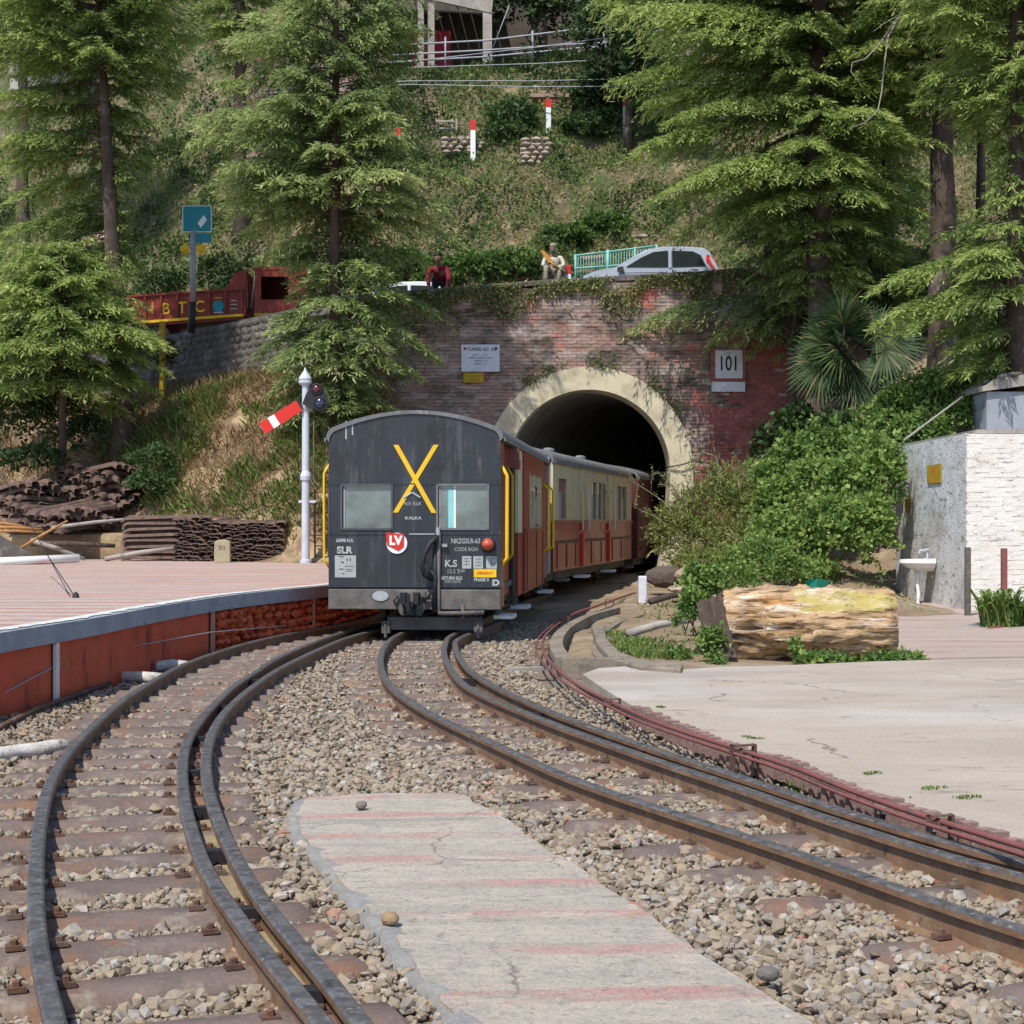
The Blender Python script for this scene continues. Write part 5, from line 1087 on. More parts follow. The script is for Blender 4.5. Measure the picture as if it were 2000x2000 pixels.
def cedar(label, px, D, base_z, top_z, env, r_trunk, seed, mat=None, lean=0, gap=None, step=.42, per=6, dens=1.15, droop=.4, group='deodar cedars', back=1.0, leafL=.17):
    """env: list of (pixel y, left px, right px) crown half widths seen from the front"""
    rg = np.random.default_rng(seed); mat = mat or CEDAR; ppm_ = F/D; x0 = (px-1000)/ppm_
    t = thing('cedar_tree', label, 'tree', (x0, D, base_z), group=group)
    H_ = top_z-base_z; ax_ = lambda z: np.array([x0+lean*(z-base_z), D, z])
    zs_ = np.linspace(base_z-.4, top_z, 14); 
    MB().tube([ax_(z)+np.array([rg.normal(0, .03), rg.normal(0, .03), 0]) for z in zs_], [r_trunk*(1.25 if i == 0 else 1)*(1-.9*i/13)**.8+.015 for i in range(14)], 12).build('trunk', X['bark'], t, smooth=True)
    ez = np.array([CAMZ-(e[0]-HY)/ppm_ for e in env]); el = np.array([e[1]/ppm_ for e in env]); er = np.array([e[2]/ppm_ for e in env]); o = np.argsort(ez); ez, el, er = ez[o], el[o], er[o]
    LV, LR, brs = [], [], MB(); z = ez[0]; up = np.array([0, 0, 1.])
    while z < ez[-1]:
        a0 = rg.uniform(0, 6.28)
        for k in range(per):
            az = a0+k*2*math.pi/per+rg.normal(0, .25); zz = z+rg.uniform(-.18, .18)
            rl, rr = np.interp(zz, ez, el), np.interp(zz, ez, er); c, s = math.cos(az), math.sin(az)
            rx_ = (rr if c > 0 else rl); ry_ = (rl+rr)/2*back; r_ = rx_*ry_/max(1e-3, math.hypot(ry_*c, rx_*s))
            r_ = min(r_, 5.)*rg.uniform(.72, 1.15)
            if r_ < .25: continue
            if gap and s < -.45 and gap[0] < CAMZ*0+HY-(zz-CAMZ)*ppm_ < gap[1]: continue
            age = (zz-ez[0])/max(ez[-1]-ez[0], 1e-6); st = ax_(zz+.12*r_); n = max(6, int(r_/.095*dens))
            d0 = np.array([c, s, 0]); side = np.array([-s, c, 0])
            rise = .35*age+.05; dr = droop*(1.15-age)
            u = np.linspace(0, 1, 8); bend = rg.normal(0, .12)
            path = st+np.outer(u*r_, d0)+np.outer(u**2*r_*bend, side)+np.outer(r_*(rise*u-dr*u**2.2), up)
            brs.tube(path[:6], [max(.008, .018*r_*(1-.16*i)) for i in range(6)], 4, cap=False)
            # secondary twigs
            tt = np.repeat(rg.uniform(.12, 1, n), 2); sg = np.tile([1, -1], n); tl_ = (.12+.46*(1-tt))*r_*rg.uniform(.6, 1.15, 2*n)*np.minimum(1, tt*3+.2)+.12
            bp = np.stack([np.interp(tt, u, path[:, i]) for i in range(3)], 1)
            td = unit(d0[None]*rg.uniform(.55, .95, (2*n, 1))+side[None]*(sg*rg.uniform(.55, 1, 2*n))[:, None])
            m_ = np.maximum(2, (tl_/.04).astype(int)); idx = np.repeat(np.arange(2*n), m_); pos = np.concatenate([np.arange(q)+rg.random() for q in m_])/m_[idx]
            tp = bp[idx]+td[idx]*(tl_[idx]*pos)[:, None]; tp[:, 2] -= tl_[idx]*pos**2*(.30+droop*.45); tp[:, 2] += rg.normal(0, .025, len(tp))
            N_ = len(tp); wing = rg.choice([-1, 1], N_)[:, None]; crossv = unit(np.cross(td[idx], up))
            nd = unit(td[idx]*rg.uniform(.5, 1.1, (N_, 1))+crossv*wing*rg.uniform(.1, .8, (N_, 1))+up*rg.uniform(-.95, .15, (N_, 1)))
            wv = unit(np.cross(nd, up+rg.normal(0, .45, (N_, 3)))); 
            v_, _ = leaf_quads(tp, nd, wv, leafL*rg.uniform(.7, 1.35, N_), leafL*.20*rg.uniform(.7, 1.3, N_)); LV.append(v_)
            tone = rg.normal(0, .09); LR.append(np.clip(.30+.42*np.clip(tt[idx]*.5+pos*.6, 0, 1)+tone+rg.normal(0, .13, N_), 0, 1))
        z += step*.9*rg.uniform(.8, 1.2)
    V = np.concatenate(LV); nq = len(V)//4
    mkobj('crown', npmesh('crown', V, np.arange(nq*4).reshape(-1, 4), mat, attr=np.concatenate(LR)), t)
    brs.build('limbs', X['bark'], t, smooth=True); return t, nq
def bush(name, label, cat, blobs, n, mat, Ls, seed=0, wr=.5, stems=None, up=.6, group=None, stem_r=.012, tone=0., kind=None, thingp=None):
    """blobs: (x,y,z,rx,ry,rz) ; leaves near the lobes' surfaces"""
    rg = np.random.default_rng(seed); bl = np.array(blobs, float); vol = (bl[:, 3]*bl[:, 5]+bl[:, 3]*bl[:, 4]); k = rg.choice(len(bl), n, p=vol/vol.sum())
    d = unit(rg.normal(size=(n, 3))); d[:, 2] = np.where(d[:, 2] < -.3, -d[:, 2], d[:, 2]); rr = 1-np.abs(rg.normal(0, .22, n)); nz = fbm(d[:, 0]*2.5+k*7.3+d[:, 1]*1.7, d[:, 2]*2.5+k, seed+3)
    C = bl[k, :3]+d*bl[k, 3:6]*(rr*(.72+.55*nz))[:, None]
    ns_ = max(20, n//110); sk = rg.choice(len(bl), ns_, p=vol/vol.sum()); sdv = unit(rg.normal(size=(ns_, 3))+np.array([0, -.2, .35])); m_ = int(n*.22); si = rg.integers(0, ns_, m_); tt_ = rg.uniform(.75, 1.42, m_)
    C[:m_] = bl[sk[si], :3]+sdv[si]*bl[sk[si], 3:6]*tt_[:, None]+rg.normal(0, .03, (m_, 3)); rr[:m_] = tt_*.85
    nd = unit(d*rg.uniform(.2, 1, (n, 1))+rg.normal(0, .6, (n, 3))+np.array([0, 0, up-.6])); wv = unit(np.cross(nd, d+rg.normal(0, .5, (n, 3))))
    L = rg.uniform(Ls*.5, Ls*1.5, n)*(.8+.5*nz); V, Fq = leaf_quads(C, nd, wv, L, L*wr)
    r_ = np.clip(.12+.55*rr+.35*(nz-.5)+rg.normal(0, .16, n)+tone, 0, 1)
    if thingp is None:
        c0 = bl[:, :3].mean(0); t = thing(name, label, cat, (c0[0], c0[1], float(min(bl[:, 2]-bl[:, 5]*.3))), group=group)
    else: t = thingp
    mkobj('foliage', npmesh('foliage', V, Fq, mat, attr=r_), t, kind=kind)
    mb = MB()
    for b in bl:
        for q in range(3):
            e = b[:3]+rg.normal(0, .35, 3)*b[3:6]; s = np.array([b[0]+rg.normal(0, .1)*b[3], b[1], b[2]-b[5]*.9]); mb.tube([s, (s+e)/2+rg.normal(0, .05, 3), e], [stem_r, stem_r*.8, stem_r*.4], 4, cap=False)
    mb.build('stems', X['bark'], t, kind='stuff'); return t
def blob(px, py, rxp, ryp, D, dep=None):
    q = W(px, py, D); s = D/F; return (q[0], q[1], q[2], rxp*s, dep if dep else rxp*s*.8, ryp*s)
# ---------------------------------------------------------------- cedars
tq = 0
def C_(*a, **k):
    global tq; t, n = cedar(*a, **k); tq += n; return t
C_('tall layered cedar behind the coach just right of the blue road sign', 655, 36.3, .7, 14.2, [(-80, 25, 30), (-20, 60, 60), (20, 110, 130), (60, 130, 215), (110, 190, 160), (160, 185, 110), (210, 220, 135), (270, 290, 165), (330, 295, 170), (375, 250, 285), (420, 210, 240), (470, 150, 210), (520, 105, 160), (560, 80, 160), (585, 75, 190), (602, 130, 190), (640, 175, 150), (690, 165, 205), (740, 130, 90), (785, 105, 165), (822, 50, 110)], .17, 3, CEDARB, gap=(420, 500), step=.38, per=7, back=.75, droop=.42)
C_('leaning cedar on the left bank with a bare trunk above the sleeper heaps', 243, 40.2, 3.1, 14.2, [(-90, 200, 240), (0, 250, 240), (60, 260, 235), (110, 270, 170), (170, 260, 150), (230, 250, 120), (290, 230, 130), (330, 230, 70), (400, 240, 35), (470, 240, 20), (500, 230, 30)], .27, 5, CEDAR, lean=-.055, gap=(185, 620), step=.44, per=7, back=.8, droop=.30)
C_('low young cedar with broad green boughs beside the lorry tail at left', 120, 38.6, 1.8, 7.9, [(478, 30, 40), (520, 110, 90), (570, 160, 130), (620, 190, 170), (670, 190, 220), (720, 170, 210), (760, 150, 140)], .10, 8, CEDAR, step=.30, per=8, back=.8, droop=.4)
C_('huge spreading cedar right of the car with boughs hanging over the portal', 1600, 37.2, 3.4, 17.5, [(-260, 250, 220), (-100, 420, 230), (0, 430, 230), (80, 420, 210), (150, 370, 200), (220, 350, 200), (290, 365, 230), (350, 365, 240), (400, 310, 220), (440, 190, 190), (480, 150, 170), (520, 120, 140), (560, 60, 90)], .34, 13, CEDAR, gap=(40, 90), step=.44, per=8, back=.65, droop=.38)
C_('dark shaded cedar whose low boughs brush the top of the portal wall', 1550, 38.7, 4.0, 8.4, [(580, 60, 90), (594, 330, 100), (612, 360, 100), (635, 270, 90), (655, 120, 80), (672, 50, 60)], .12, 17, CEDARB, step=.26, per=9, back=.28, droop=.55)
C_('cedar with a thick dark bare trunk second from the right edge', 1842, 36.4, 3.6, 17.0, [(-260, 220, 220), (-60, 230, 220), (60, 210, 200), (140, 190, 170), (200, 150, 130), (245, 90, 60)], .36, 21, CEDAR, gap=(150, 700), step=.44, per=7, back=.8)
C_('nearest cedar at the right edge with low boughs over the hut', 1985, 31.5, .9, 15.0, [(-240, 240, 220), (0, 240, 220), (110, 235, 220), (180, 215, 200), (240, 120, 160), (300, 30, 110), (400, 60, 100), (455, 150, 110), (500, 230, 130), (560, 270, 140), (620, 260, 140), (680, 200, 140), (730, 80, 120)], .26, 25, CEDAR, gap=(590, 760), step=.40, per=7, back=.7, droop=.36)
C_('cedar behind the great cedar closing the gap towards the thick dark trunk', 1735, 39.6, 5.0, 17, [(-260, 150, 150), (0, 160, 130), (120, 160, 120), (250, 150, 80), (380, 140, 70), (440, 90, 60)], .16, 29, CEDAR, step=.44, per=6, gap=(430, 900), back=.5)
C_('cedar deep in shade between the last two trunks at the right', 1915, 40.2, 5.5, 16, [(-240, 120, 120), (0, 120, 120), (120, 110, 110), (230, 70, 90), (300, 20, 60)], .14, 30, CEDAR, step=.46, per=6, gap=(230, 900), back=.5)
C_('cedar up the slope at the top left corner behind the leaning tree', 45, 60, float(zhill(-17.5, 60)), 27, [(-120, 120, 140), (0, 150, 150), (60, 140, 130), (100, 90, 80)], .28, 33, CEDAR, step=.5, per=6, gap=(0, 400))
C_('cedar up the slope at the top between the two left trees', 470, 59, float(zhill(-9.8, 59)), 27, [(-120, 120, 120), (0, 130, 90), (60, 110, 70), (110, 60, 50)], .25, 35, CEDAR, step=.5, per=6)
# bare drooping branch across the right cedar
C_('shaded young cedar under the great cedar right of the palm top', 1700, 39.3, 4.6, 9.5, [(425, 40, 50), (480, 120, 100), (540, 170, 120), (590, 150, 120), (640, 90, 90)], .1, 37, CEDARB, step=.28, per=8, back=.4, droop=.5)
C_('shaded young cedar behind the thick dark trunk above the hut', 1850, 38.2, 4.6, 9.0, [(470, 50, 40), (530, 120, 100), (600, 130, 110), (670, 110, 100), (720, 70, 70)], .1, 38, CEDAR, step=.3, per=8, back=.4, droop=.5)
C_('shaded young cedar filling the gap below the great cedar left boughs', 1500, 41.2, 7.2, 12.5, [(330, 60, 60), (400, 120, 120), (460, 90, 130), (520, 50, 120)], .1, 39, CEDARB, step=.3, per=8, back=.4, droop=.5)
t = thing('bare_branch', 'bare pale branch drooping in a long curve across the right hand cedars', 'branch', W(1720, 200, 33))
T('branch', [W(x, y, 32.6) for x, y in [(1778, -20), (1760, 25), (1735, 70), (1728, 120), (1722, 180), (1715, 215), (1690, 240), (1658, 250)]], [.025, .022, .02, .018, .016, .013, .01, .006], X['conc'], t, n=5)
T('twig', [W(x, y, 32.6) for x, y in [(1752, 35), (1715, 90), (1690, 115), (1665, 122), (1662, 140), (1690, 175)]], [.016, .014, .012, .01, .008, .004], X['conc'], t, n=5)
T('twig', [W(x, y, 32.6) for x, y in [(1755, 30), (1728, 45), (1705, 62)]], [.012, .01, .005], X['conc'], t, n=5)
# broadleaf trees near the top
def broadtree(label, px, D, bz, tz, blobs, n, mat, Ls, seed, rt_=.15):
    x = (px-1000)/F*D; t = thing('broadleaf_tree', label, 'tree', (x, D, bz)); MB().tube([(x, D, bz-.5), (x+.1, D, (bz+tz)/2), (x, D, tz)], [rt_, rt_*.7, rt_*.3], 8).build('trunk', X['bark'], t, smooth=True)
    bush('', '', '', blobs, n, mat, Ls, seed, thingp=t, stem_r=.03); return t
broadtree('loose leaved tree on the slope above the car left of the great cedar', 1225, 56, float(zhill(3.9, 56)), 20, [blob(1190, 60, 70, 70, 56), blob(1250, 120, 70, 60, 55.5), blob(1290, 30, 60, 60, 56), blob(1180, 150, 50, 40, 56), blob(1300, 180, 60, 50, 55)], 14000, DARKLEAF, .16, 41)
broadtree('shaded leafy tree at the top edge right of the shed', 1060, 64, float(zhill(1.2, 64)), 24, [blob(960, -10, 60, 40, 64), blob(1030, 10, 80, 70, 64), blob(1100, 20, 70, 60, 64), blob(1150, -20, 60, 60, 64)], 7000, DARKLEAF, .2, 43)
# ---------------------------------------------------------------- shrubs on the right
S = bush
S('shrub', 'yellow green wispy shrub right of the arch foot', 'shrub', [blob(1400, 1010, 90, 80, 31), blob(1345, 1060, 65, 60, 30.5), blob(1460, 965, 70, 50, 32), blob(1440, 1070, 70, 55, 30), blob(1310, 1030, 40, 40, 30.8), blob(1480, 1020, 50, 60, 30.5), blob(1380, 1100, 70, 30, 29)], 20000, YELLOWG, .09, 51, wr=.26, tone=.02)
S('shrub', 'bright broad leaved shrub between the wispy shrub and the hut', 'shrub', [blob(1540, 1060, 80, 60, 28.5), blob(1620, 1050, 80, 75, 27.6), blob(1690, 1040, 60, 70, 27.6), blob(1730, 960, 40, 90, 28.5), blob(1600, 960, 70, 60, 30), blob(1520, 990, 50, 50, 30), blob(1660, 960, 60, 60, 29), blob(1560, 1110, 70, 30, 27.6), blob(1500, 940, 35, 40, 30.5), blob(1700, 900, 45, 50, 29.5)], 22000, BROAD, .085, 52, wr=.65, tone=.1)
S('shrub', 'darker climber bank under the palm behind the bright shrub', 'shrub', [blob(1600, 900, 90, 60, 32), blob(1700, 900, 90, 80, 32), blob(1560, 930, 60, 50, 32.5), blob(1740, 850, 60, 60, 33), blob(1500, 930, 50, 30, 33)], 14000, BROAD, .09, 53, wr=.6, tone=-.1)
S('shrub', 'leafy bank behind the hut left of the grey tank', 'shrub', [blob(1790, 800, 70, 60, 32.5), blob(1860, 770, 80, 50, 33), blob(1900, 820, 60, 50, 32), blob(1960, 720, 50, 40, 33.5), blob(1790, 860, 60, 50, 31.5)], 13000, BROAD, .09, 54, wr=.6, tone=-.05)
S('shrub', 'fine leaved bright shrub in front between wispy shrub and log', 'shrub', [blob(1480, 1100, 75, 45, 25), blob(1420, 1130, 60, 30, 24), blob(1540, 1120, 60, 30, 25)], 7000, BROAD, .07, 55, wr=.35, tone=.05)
S('nettle_clump', 'tall nettle clump at the left end of the big log', 'nettles', [blob(1375, 1150, 45, 45, 17.4), blob(1360, 1200, 38, 45, 17.2), blob(1390, 1255, 22, 30, 16.3)], 3200, BROAD, .055, 56, wr=.5)
S('weed_clump', 'low broad leaved weeds in front of the big log', 'weeds', [blob(1555, 1278, 10, 26, 16.05, .08), blob(1590, 1290, 32, 14, 16.0, .12), blob(1640, 1293, 28, 9, 16.0, .1), blob(1725, 1290, 45, 11, 16.1, .12), blob(1780, 1290, 25, 8, 16.3, .1)], 1300, BROAD, .06, 57, wr=.5)
S('weed_clump', 'weeds at the left front foot of the big log', 'weeds', [blob(1325, 1280, 24, 14, 16.6, .15), blob(1400, 1288, 20, 14, 16.1, .1)], 500, BROAD, .05, 58, wr=.5)
S('weed_clump', 'green weeds between the right rail and the red pipes', 'weeds', [blob(1590, 1545, 32, 12, 9.0, .12), blob(1625, 1560, 22, 8, 8.8, .1)], 900, BROAD, .035, 59, wr=.5)
S('weed_clump', 'small weeds under the red pipe nearest the right edge', 'weeds', [blob(1800, 1602, 24, 6, 8.0, .1), blob(1850, 1612, 20, 5, 7.9, .1)], 500, BROAD, .028, 60, wr=.5)
S('shrub', 'dark shrub on the slope right of the palm', 'shrub', [blob(1640, 850, 60, 40, 34.5), blob(1560, 840, 40, 50, 35.5), blob(1500, 880, 30, 40, 36)], 3500, DARKLEAF, .12, 61, wr=.6)
# blades: strappy plants
def blades(name, label, cat, spots, n, L, wd, seed, mat, group=None, arch=.8, kind=None, top=True):
    rg = np.random.default_rng(seed); V = []; Fq = []; R_ = []
    for (x, y, z, r_) in spots:
        for k in range(n):
            a = rg.uniform(0, 6.28); rr = r_*math.sqrt(rg.random()); b = np.array([x+rr*math.cos(a), y+rr*math.sin(a), z]); a = rg.uniform(0, 6.28); h = L*rg.uniform(.5, 1.15); o = arch*h*rg.uniform(.2, 1); d = np.array([math.cos(a), math.sin(a), 0]); s = np.array([-d[1], d[0], 0])*wd/2; r0 = rg.random()
            P = [b, b+d*o*.25+np.array([0, 0, h*.55]), b+d*o*.65+np.array([0, 0, h*.8]), b+d*o+np.array([0, 0, h*.72])]
            i0 = len(V); V += [P[0]-s*.7, P[0]+s*.7, P[1]+s, P[1]-s, P[2]+s*.8, P[2]-s*.8, P[3]+s*.1, P[3]-s*.1]; Fq += [(i0, i0+1, i0+2, i0+3), (i0+3, i0+2, i0+4, i0+5), (i0+5, i0+4, i0+6, i0+7)]; R_ += [r0]*3
    me = npmesh('blades', np.array(V), np.array(Fq), mat, attr=R_)
    if kind: o = mkobj(name, me); return tag(o, label, None, None, kind)
    t = thing(name, label, cat, tuple(spots[0][:3]), group=group); mkobj('leaves', me, t); return t
q = W(1975, 1240, 21.2); blades('strap_leaf_plant', 'clump of glossy strap leaves before the white hut wall', 'plant', [(q[0]-.15, 21.2, .12, .25), (q[0]+.2, 21.3, .15, .3), (q[0]-.3, 21.0, .12, .12)], 110, .55, .035, 70, BLADE)
def bank(px, py, D): q = W(px, py, D); return (q[0], D, q[2])
blades('strap_leaf_plant', 'wide clump of green strap leaves in the dry grass above the stacks', 'plant', [bank(380+k*14, 905+(k*37 % 30), 38.4+.1*(k % 3))+(.35,) for k in range(11)], 26, .62, .045, 71, BLADE)
for px, py, lab in ((340, 830, 'small green tuft on the bank right of the leaning trunk'), (430, 825, 'green tuft on the bank midway to the signal'), (470, 815, 'green tuft on the bank, first of two left of the signal arm'), (500, 825, 'green tuft on the bank, nearest the signal arm')): blades('strap_leaf_plant', lab, 'plant', [bank(px, py+12, 39.8)+(.25,)], 60, .6, .045, int(px), BLADE, group='green tufts on the bank')
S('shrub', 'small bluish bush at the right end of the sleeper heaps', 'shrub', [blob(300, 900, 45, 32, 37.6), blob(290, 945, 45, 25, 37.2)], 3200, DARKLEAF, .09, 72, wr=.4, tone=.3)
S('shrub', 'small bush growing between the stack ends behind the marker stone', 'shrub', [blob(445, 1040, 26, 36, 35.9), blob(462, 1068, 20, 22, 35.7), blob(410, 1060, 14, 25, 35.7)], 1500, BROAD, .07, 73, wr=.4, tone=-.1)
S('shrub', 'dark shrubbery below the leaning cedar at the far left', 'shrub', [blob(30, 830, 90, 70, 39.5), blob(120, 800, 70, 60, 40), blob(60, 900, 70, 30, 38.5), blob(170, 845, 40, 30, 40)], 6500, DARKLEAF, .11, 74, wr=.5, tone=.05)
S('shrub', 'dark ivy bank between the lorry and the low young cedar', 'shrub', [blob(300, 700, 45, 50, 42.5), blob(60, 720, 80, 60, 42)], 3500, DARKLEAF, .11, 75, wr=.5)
q = G(1240, 1262, .2); blades('grass', 'bright green grass patch inside the curved concrete lip', 'grass', [(*(G(px, py, .14)[:2]), .12, .28) for px, py in [(1210, 1255), (1225, 1268), (1245, 1275), (1265, 1262), (1240, 1250), (1205, 1238), (1270, 1280)]], 260, .075, .010, 76, BLADE, kind='stuff')
# grasses scattered: dry grass of the bank
rg = np.random.default_rng(5); n = 26000; x = rg.uniform(-17, -2.6, n); y = ywall(x)-rg.uniform(.05, 6.3, n); z = zbank(x, y); k = (x < xedge(y)-.3) & (fbm(x*.8, y*.8, 61) > .36); x, y, z = x[k], y[k], z[k]; n = len(x)
C = np.stack([x, y, z], 1); nd = unit(np.stack([rg.normal(0, .45, n), rg.normal(-.5, .4, n), rg.uniform(.2, 1, n)], 1)); wv = unit(np.cross(nd, rg.normal(size=(n, 3)))); L = rg.uniform(.12, .38, n); V, Fq = leaf_quads(C, nd, wv, L, np.full(n, .032))
tag(mkobj('dry_grass', npmesh('dry_grass', V, Fq, STRAW, attr=np.clip(fbm(x*1.5, y*1.5, 8)+rg.normal(0, .18, n), 0, 1))), 'dry straw coloured grass over the left bank', kind='stuff')
n = 24000; x = rg.uniform(-11, -3.0, n); y = ywall(x)-rg.uniform(1.2, 6.3, n); z = zbank(x, y); k = (fbm(x*.9, y*.9, 64) > .53); x, y, z = x[k], y[k], z[k]; n = len(x); C = np.stack([x, y, z], 1); nd = unit(np.stack([rg.normal(0, .5, n), rg.normal(-.5, .4, n), rg.uniform(.2, 1, n)], 1)); wv = unit(np.cross(nd, rg.normal(size=(n, 3)))); V, Fq = leaf_quads(C, nd, wv, rg.uniform(.12, .34, n), np.full(n, .04))
tag(mkobj('green_grass', npmesh('green_grass', V, Fq, BLADE, attr=rg.random(n))), 'yellowing green grass among the dry grass on the left bank', kind='stuff')
# earth litter and low growth on right bank
n = 16000; x = rg.uniform(.5, 12, n); y = rg.uniform(16.4, 40, n); z = zright(x, y)+.01; dens = sm(fbm(x*.7, y*.7, 71), .42, .62)+sm(x, 4, 6)*sm(y, 27, 30); k = (rg.random(n) < dens) & (x > 1.2+.08*(y-16)) & ~((x > 6.6) & (y < 30.5)) & ~((x > 3.7) & (y < 21.5)) & ~((x > 5.2) & (y < 24)); x, y, z = x[k], y[k], z[k]; n = len(x)
C = np.stack([x, y, z], 1); nd = unit(rg.normal(0, .6, (n, 3))+np.array([0, -.2, .5])); wv = unit(np.cross(nd, rg.normal(size=(n, 3)))); V, Fq = leaf_quads(C, nd, wv, rg.uniform(.04, .11, n), rg.uniform(.012, .035, n))
tag(mkobj('ground_growth', npmesh('ground_growth', V, Fq, COVER, attr=np.clip(fbm(x*1.2, y*1.2, 73)*1.1-.1+rg.normal(0, .15, n), 0, 1))), 'low weeds and leaf litter on the earth right of the drain', kind='stuff')
# moss tufts in the yard cracks
for j, (px, py) in enumerate([(1690, 1510), (1890, 1556), (1820, 1540), (1300, 1380), (1475, 1440)]): q = G(px, py, .15); blades('moss_tuft', ['mossy tuft in the middle of the concrete yard', 'larger mossy tuft towards the right edge of the yard', 'middle mossy tuft of the right part of the yard', 'mossy tuft near the left corner of the yard', 'mossy tuft at the yard edge by the pipe bracket'][j], 'moss', [(q[0]+random.Random(k*5+j).uniform(-.07, .07), q[1]+random.Random(k*9+j).uniform(-.05, .05), .147, .03) for k in range(4)], 22, .013, .007, 80+j, BLADE, group='mossy tufts on the yard')
# creepers on the portal wall top
n = 15000; x = rg.uniform(-4.2, 7.5, n); h = ztop(x); dz = np.abs(rg.normal(0, .55, n)); k = (fbm(x*1.1, dz*1.5, 91) > .38+.16*dz); x, h, dz = x[k], h[k], dz[k]; n = len(x); arcd = np.hypot(x-AX, h-dz-AZ); k = arcd > RO+.02; x, h, dz = x[k], h[k], dz[k]; n = len(x)
C = np.stack([x, YW-.06-rg.uniform(0, .10, n), h+.08-dz], 1); nd = unit(np.stack([rg.normal(0, .5, n), rg.uniform(-.8, .1, n), rg.normal(-.35, .5, n)], 1)); wv = unit(np.cross(nd, rg.normal(size=(n, 3)))); V, Fq = leaf_quads(C, nd, wv, rg.uniform(.05, .14, n), rg.uniform(.02, .05, n))
tag(mkobj('wall_creeper', npmesh('wall_creeper', V, Fq, COVER, attr=np.clip(rg.beta(2, 3.2, n)*1.15, 0, 1))), 'creeper and moss hanging over the top of the portal wall', kind='stuff')
n = 1300; a = rg.uniform(.35, 2.2, n); rr = RO+np.abs(rg.normal(.03, .15, n)); x = AX+rr*np.cos(a); z = AZ+rr*np.sin(a); k = fbm(a*6, rr*3, 95) > .47; x, z = x[k], z[k]; n = len(x); C = np.stack([x, YW-.10-rg.uniform(0, .06, n), z], 1); nd = unit(np.stack([rg.normal(0, .5, n), rg.uniform(-.8, .1, n), rg.normal(-.3, .5, n)], 1)); wv = unit(np.cross(nd, rg.normal(size=(n, 3)))); V, Fq = leaf_quads(C, nd, wv, rg.uniform(.04, .12, n), rg.uniform(.02, .045, n))
tag(mkobj('arch_moss', npmesh('arch_moss', V, Fq, COVER, attr=rg.uniform(.05, .5, n))), 'moss and small plants growing along the crown of the arch', kind='stuff')
# ---------------------------------------------------------------- fan palm
PD = 35.5; px0 = W(1652, 0, PD)[0]
t = thing('fan_palm', 'shaded fan palm with shaggy trunk right of the 101 sign', 'palm', (px0, PD, 2.5))
MB().tube([(px0+.05, PD, 2.4), (px0+.02, PD, 3.6), (px0-.02, PD, W(0, 690, PD)[2])], [.17, .2, .16], 10).build('trunk', M('palm trunk', (.13, .07, .045), (.07, .045, .03), 8, .95, 1, 20), t)
rg = random.Random(6)
FAN = leafmat('palm fans', [(0, (.02, .04, .015)), (.5, (.04, .075, .026)), (.85, (.09, .14, .045)), (1, (.22, .18, .08))], .25)
def fan(cx_, cz_, cy_, dirx, dirz, R_, tilt):
    c0 = np.array([cx_, cy_, cz_]); hub = c0; d = np.array([dirx, -.35*tilt, dirz]); d /= np.linalg.norm(d); n_ = np.cross(d, [0, 1, 0.01]); n_ /= np.linalg.norm(n_); s = np.cross(n_, d); V = []; Fq = []; rr = []
    side = np.cross(d, np.array([0, -1, .25])); side /= np.linalg.norm(side)
    for k in range(30):
        a = (k/29-.5)*R(215); v = d*math.cos(a)+side*math.sin(a); p = side*math.cos(a)-d*math.sin(a); L = R_*(1-.25*abs(k/29-.5))*rg.uniform(.92, 1.05); w_ = .055
        i0 = len(V); mid = hub+v*L*.55; tip = hub+v*L+np.array([0, 0, -.10*R_*abs(math.cos(a))-.05]); V += [hub-p*.008, hub+p*.008, mid+p*w_/2, mid-p*w_/2, tip+p*.004, tip-p*.004]; Fq += [(i0, i0+1, i0+2, i0+3), (i0+3, i0+2, i0+4, i0+5)]; rr += [rg.random()]*2
    f = mkobj('frond', npmesh('frond', np.array(V), np.array(Fq), FAN, attr=rr), t); 
    return hub
top = np.array([px0-.02, PD, W(0, 695, PD)[2]])
for k in range(24):
    a = k*2.399+rg.uniform(-.3, .3); el = [1.1, .75, .35, 0, -.45, -.8][k % 6]+rg.uniform(-.2, .2); sl = rg.uniform(.35, 1.15)
    dx, dz = math.cos(a)*math.cos(el), math.sin(el); q = (top[0]+dx*sl, top[1]-.15-abs(math.sin(a))*math.cos(el)*sl*.9+.2, top[2]+dz*sl-.12*sl)
    h = fan(q[0], q[2], q[1], dx+.001, dz*.8-.30, rg.uniform(.75, 1.0), rg.uniform(.2, 1.6)); T('stalk', [top, (top+np.array(q))/2+np.array([0, 0, .07]), q], .014, X['bark'], t, n=4)
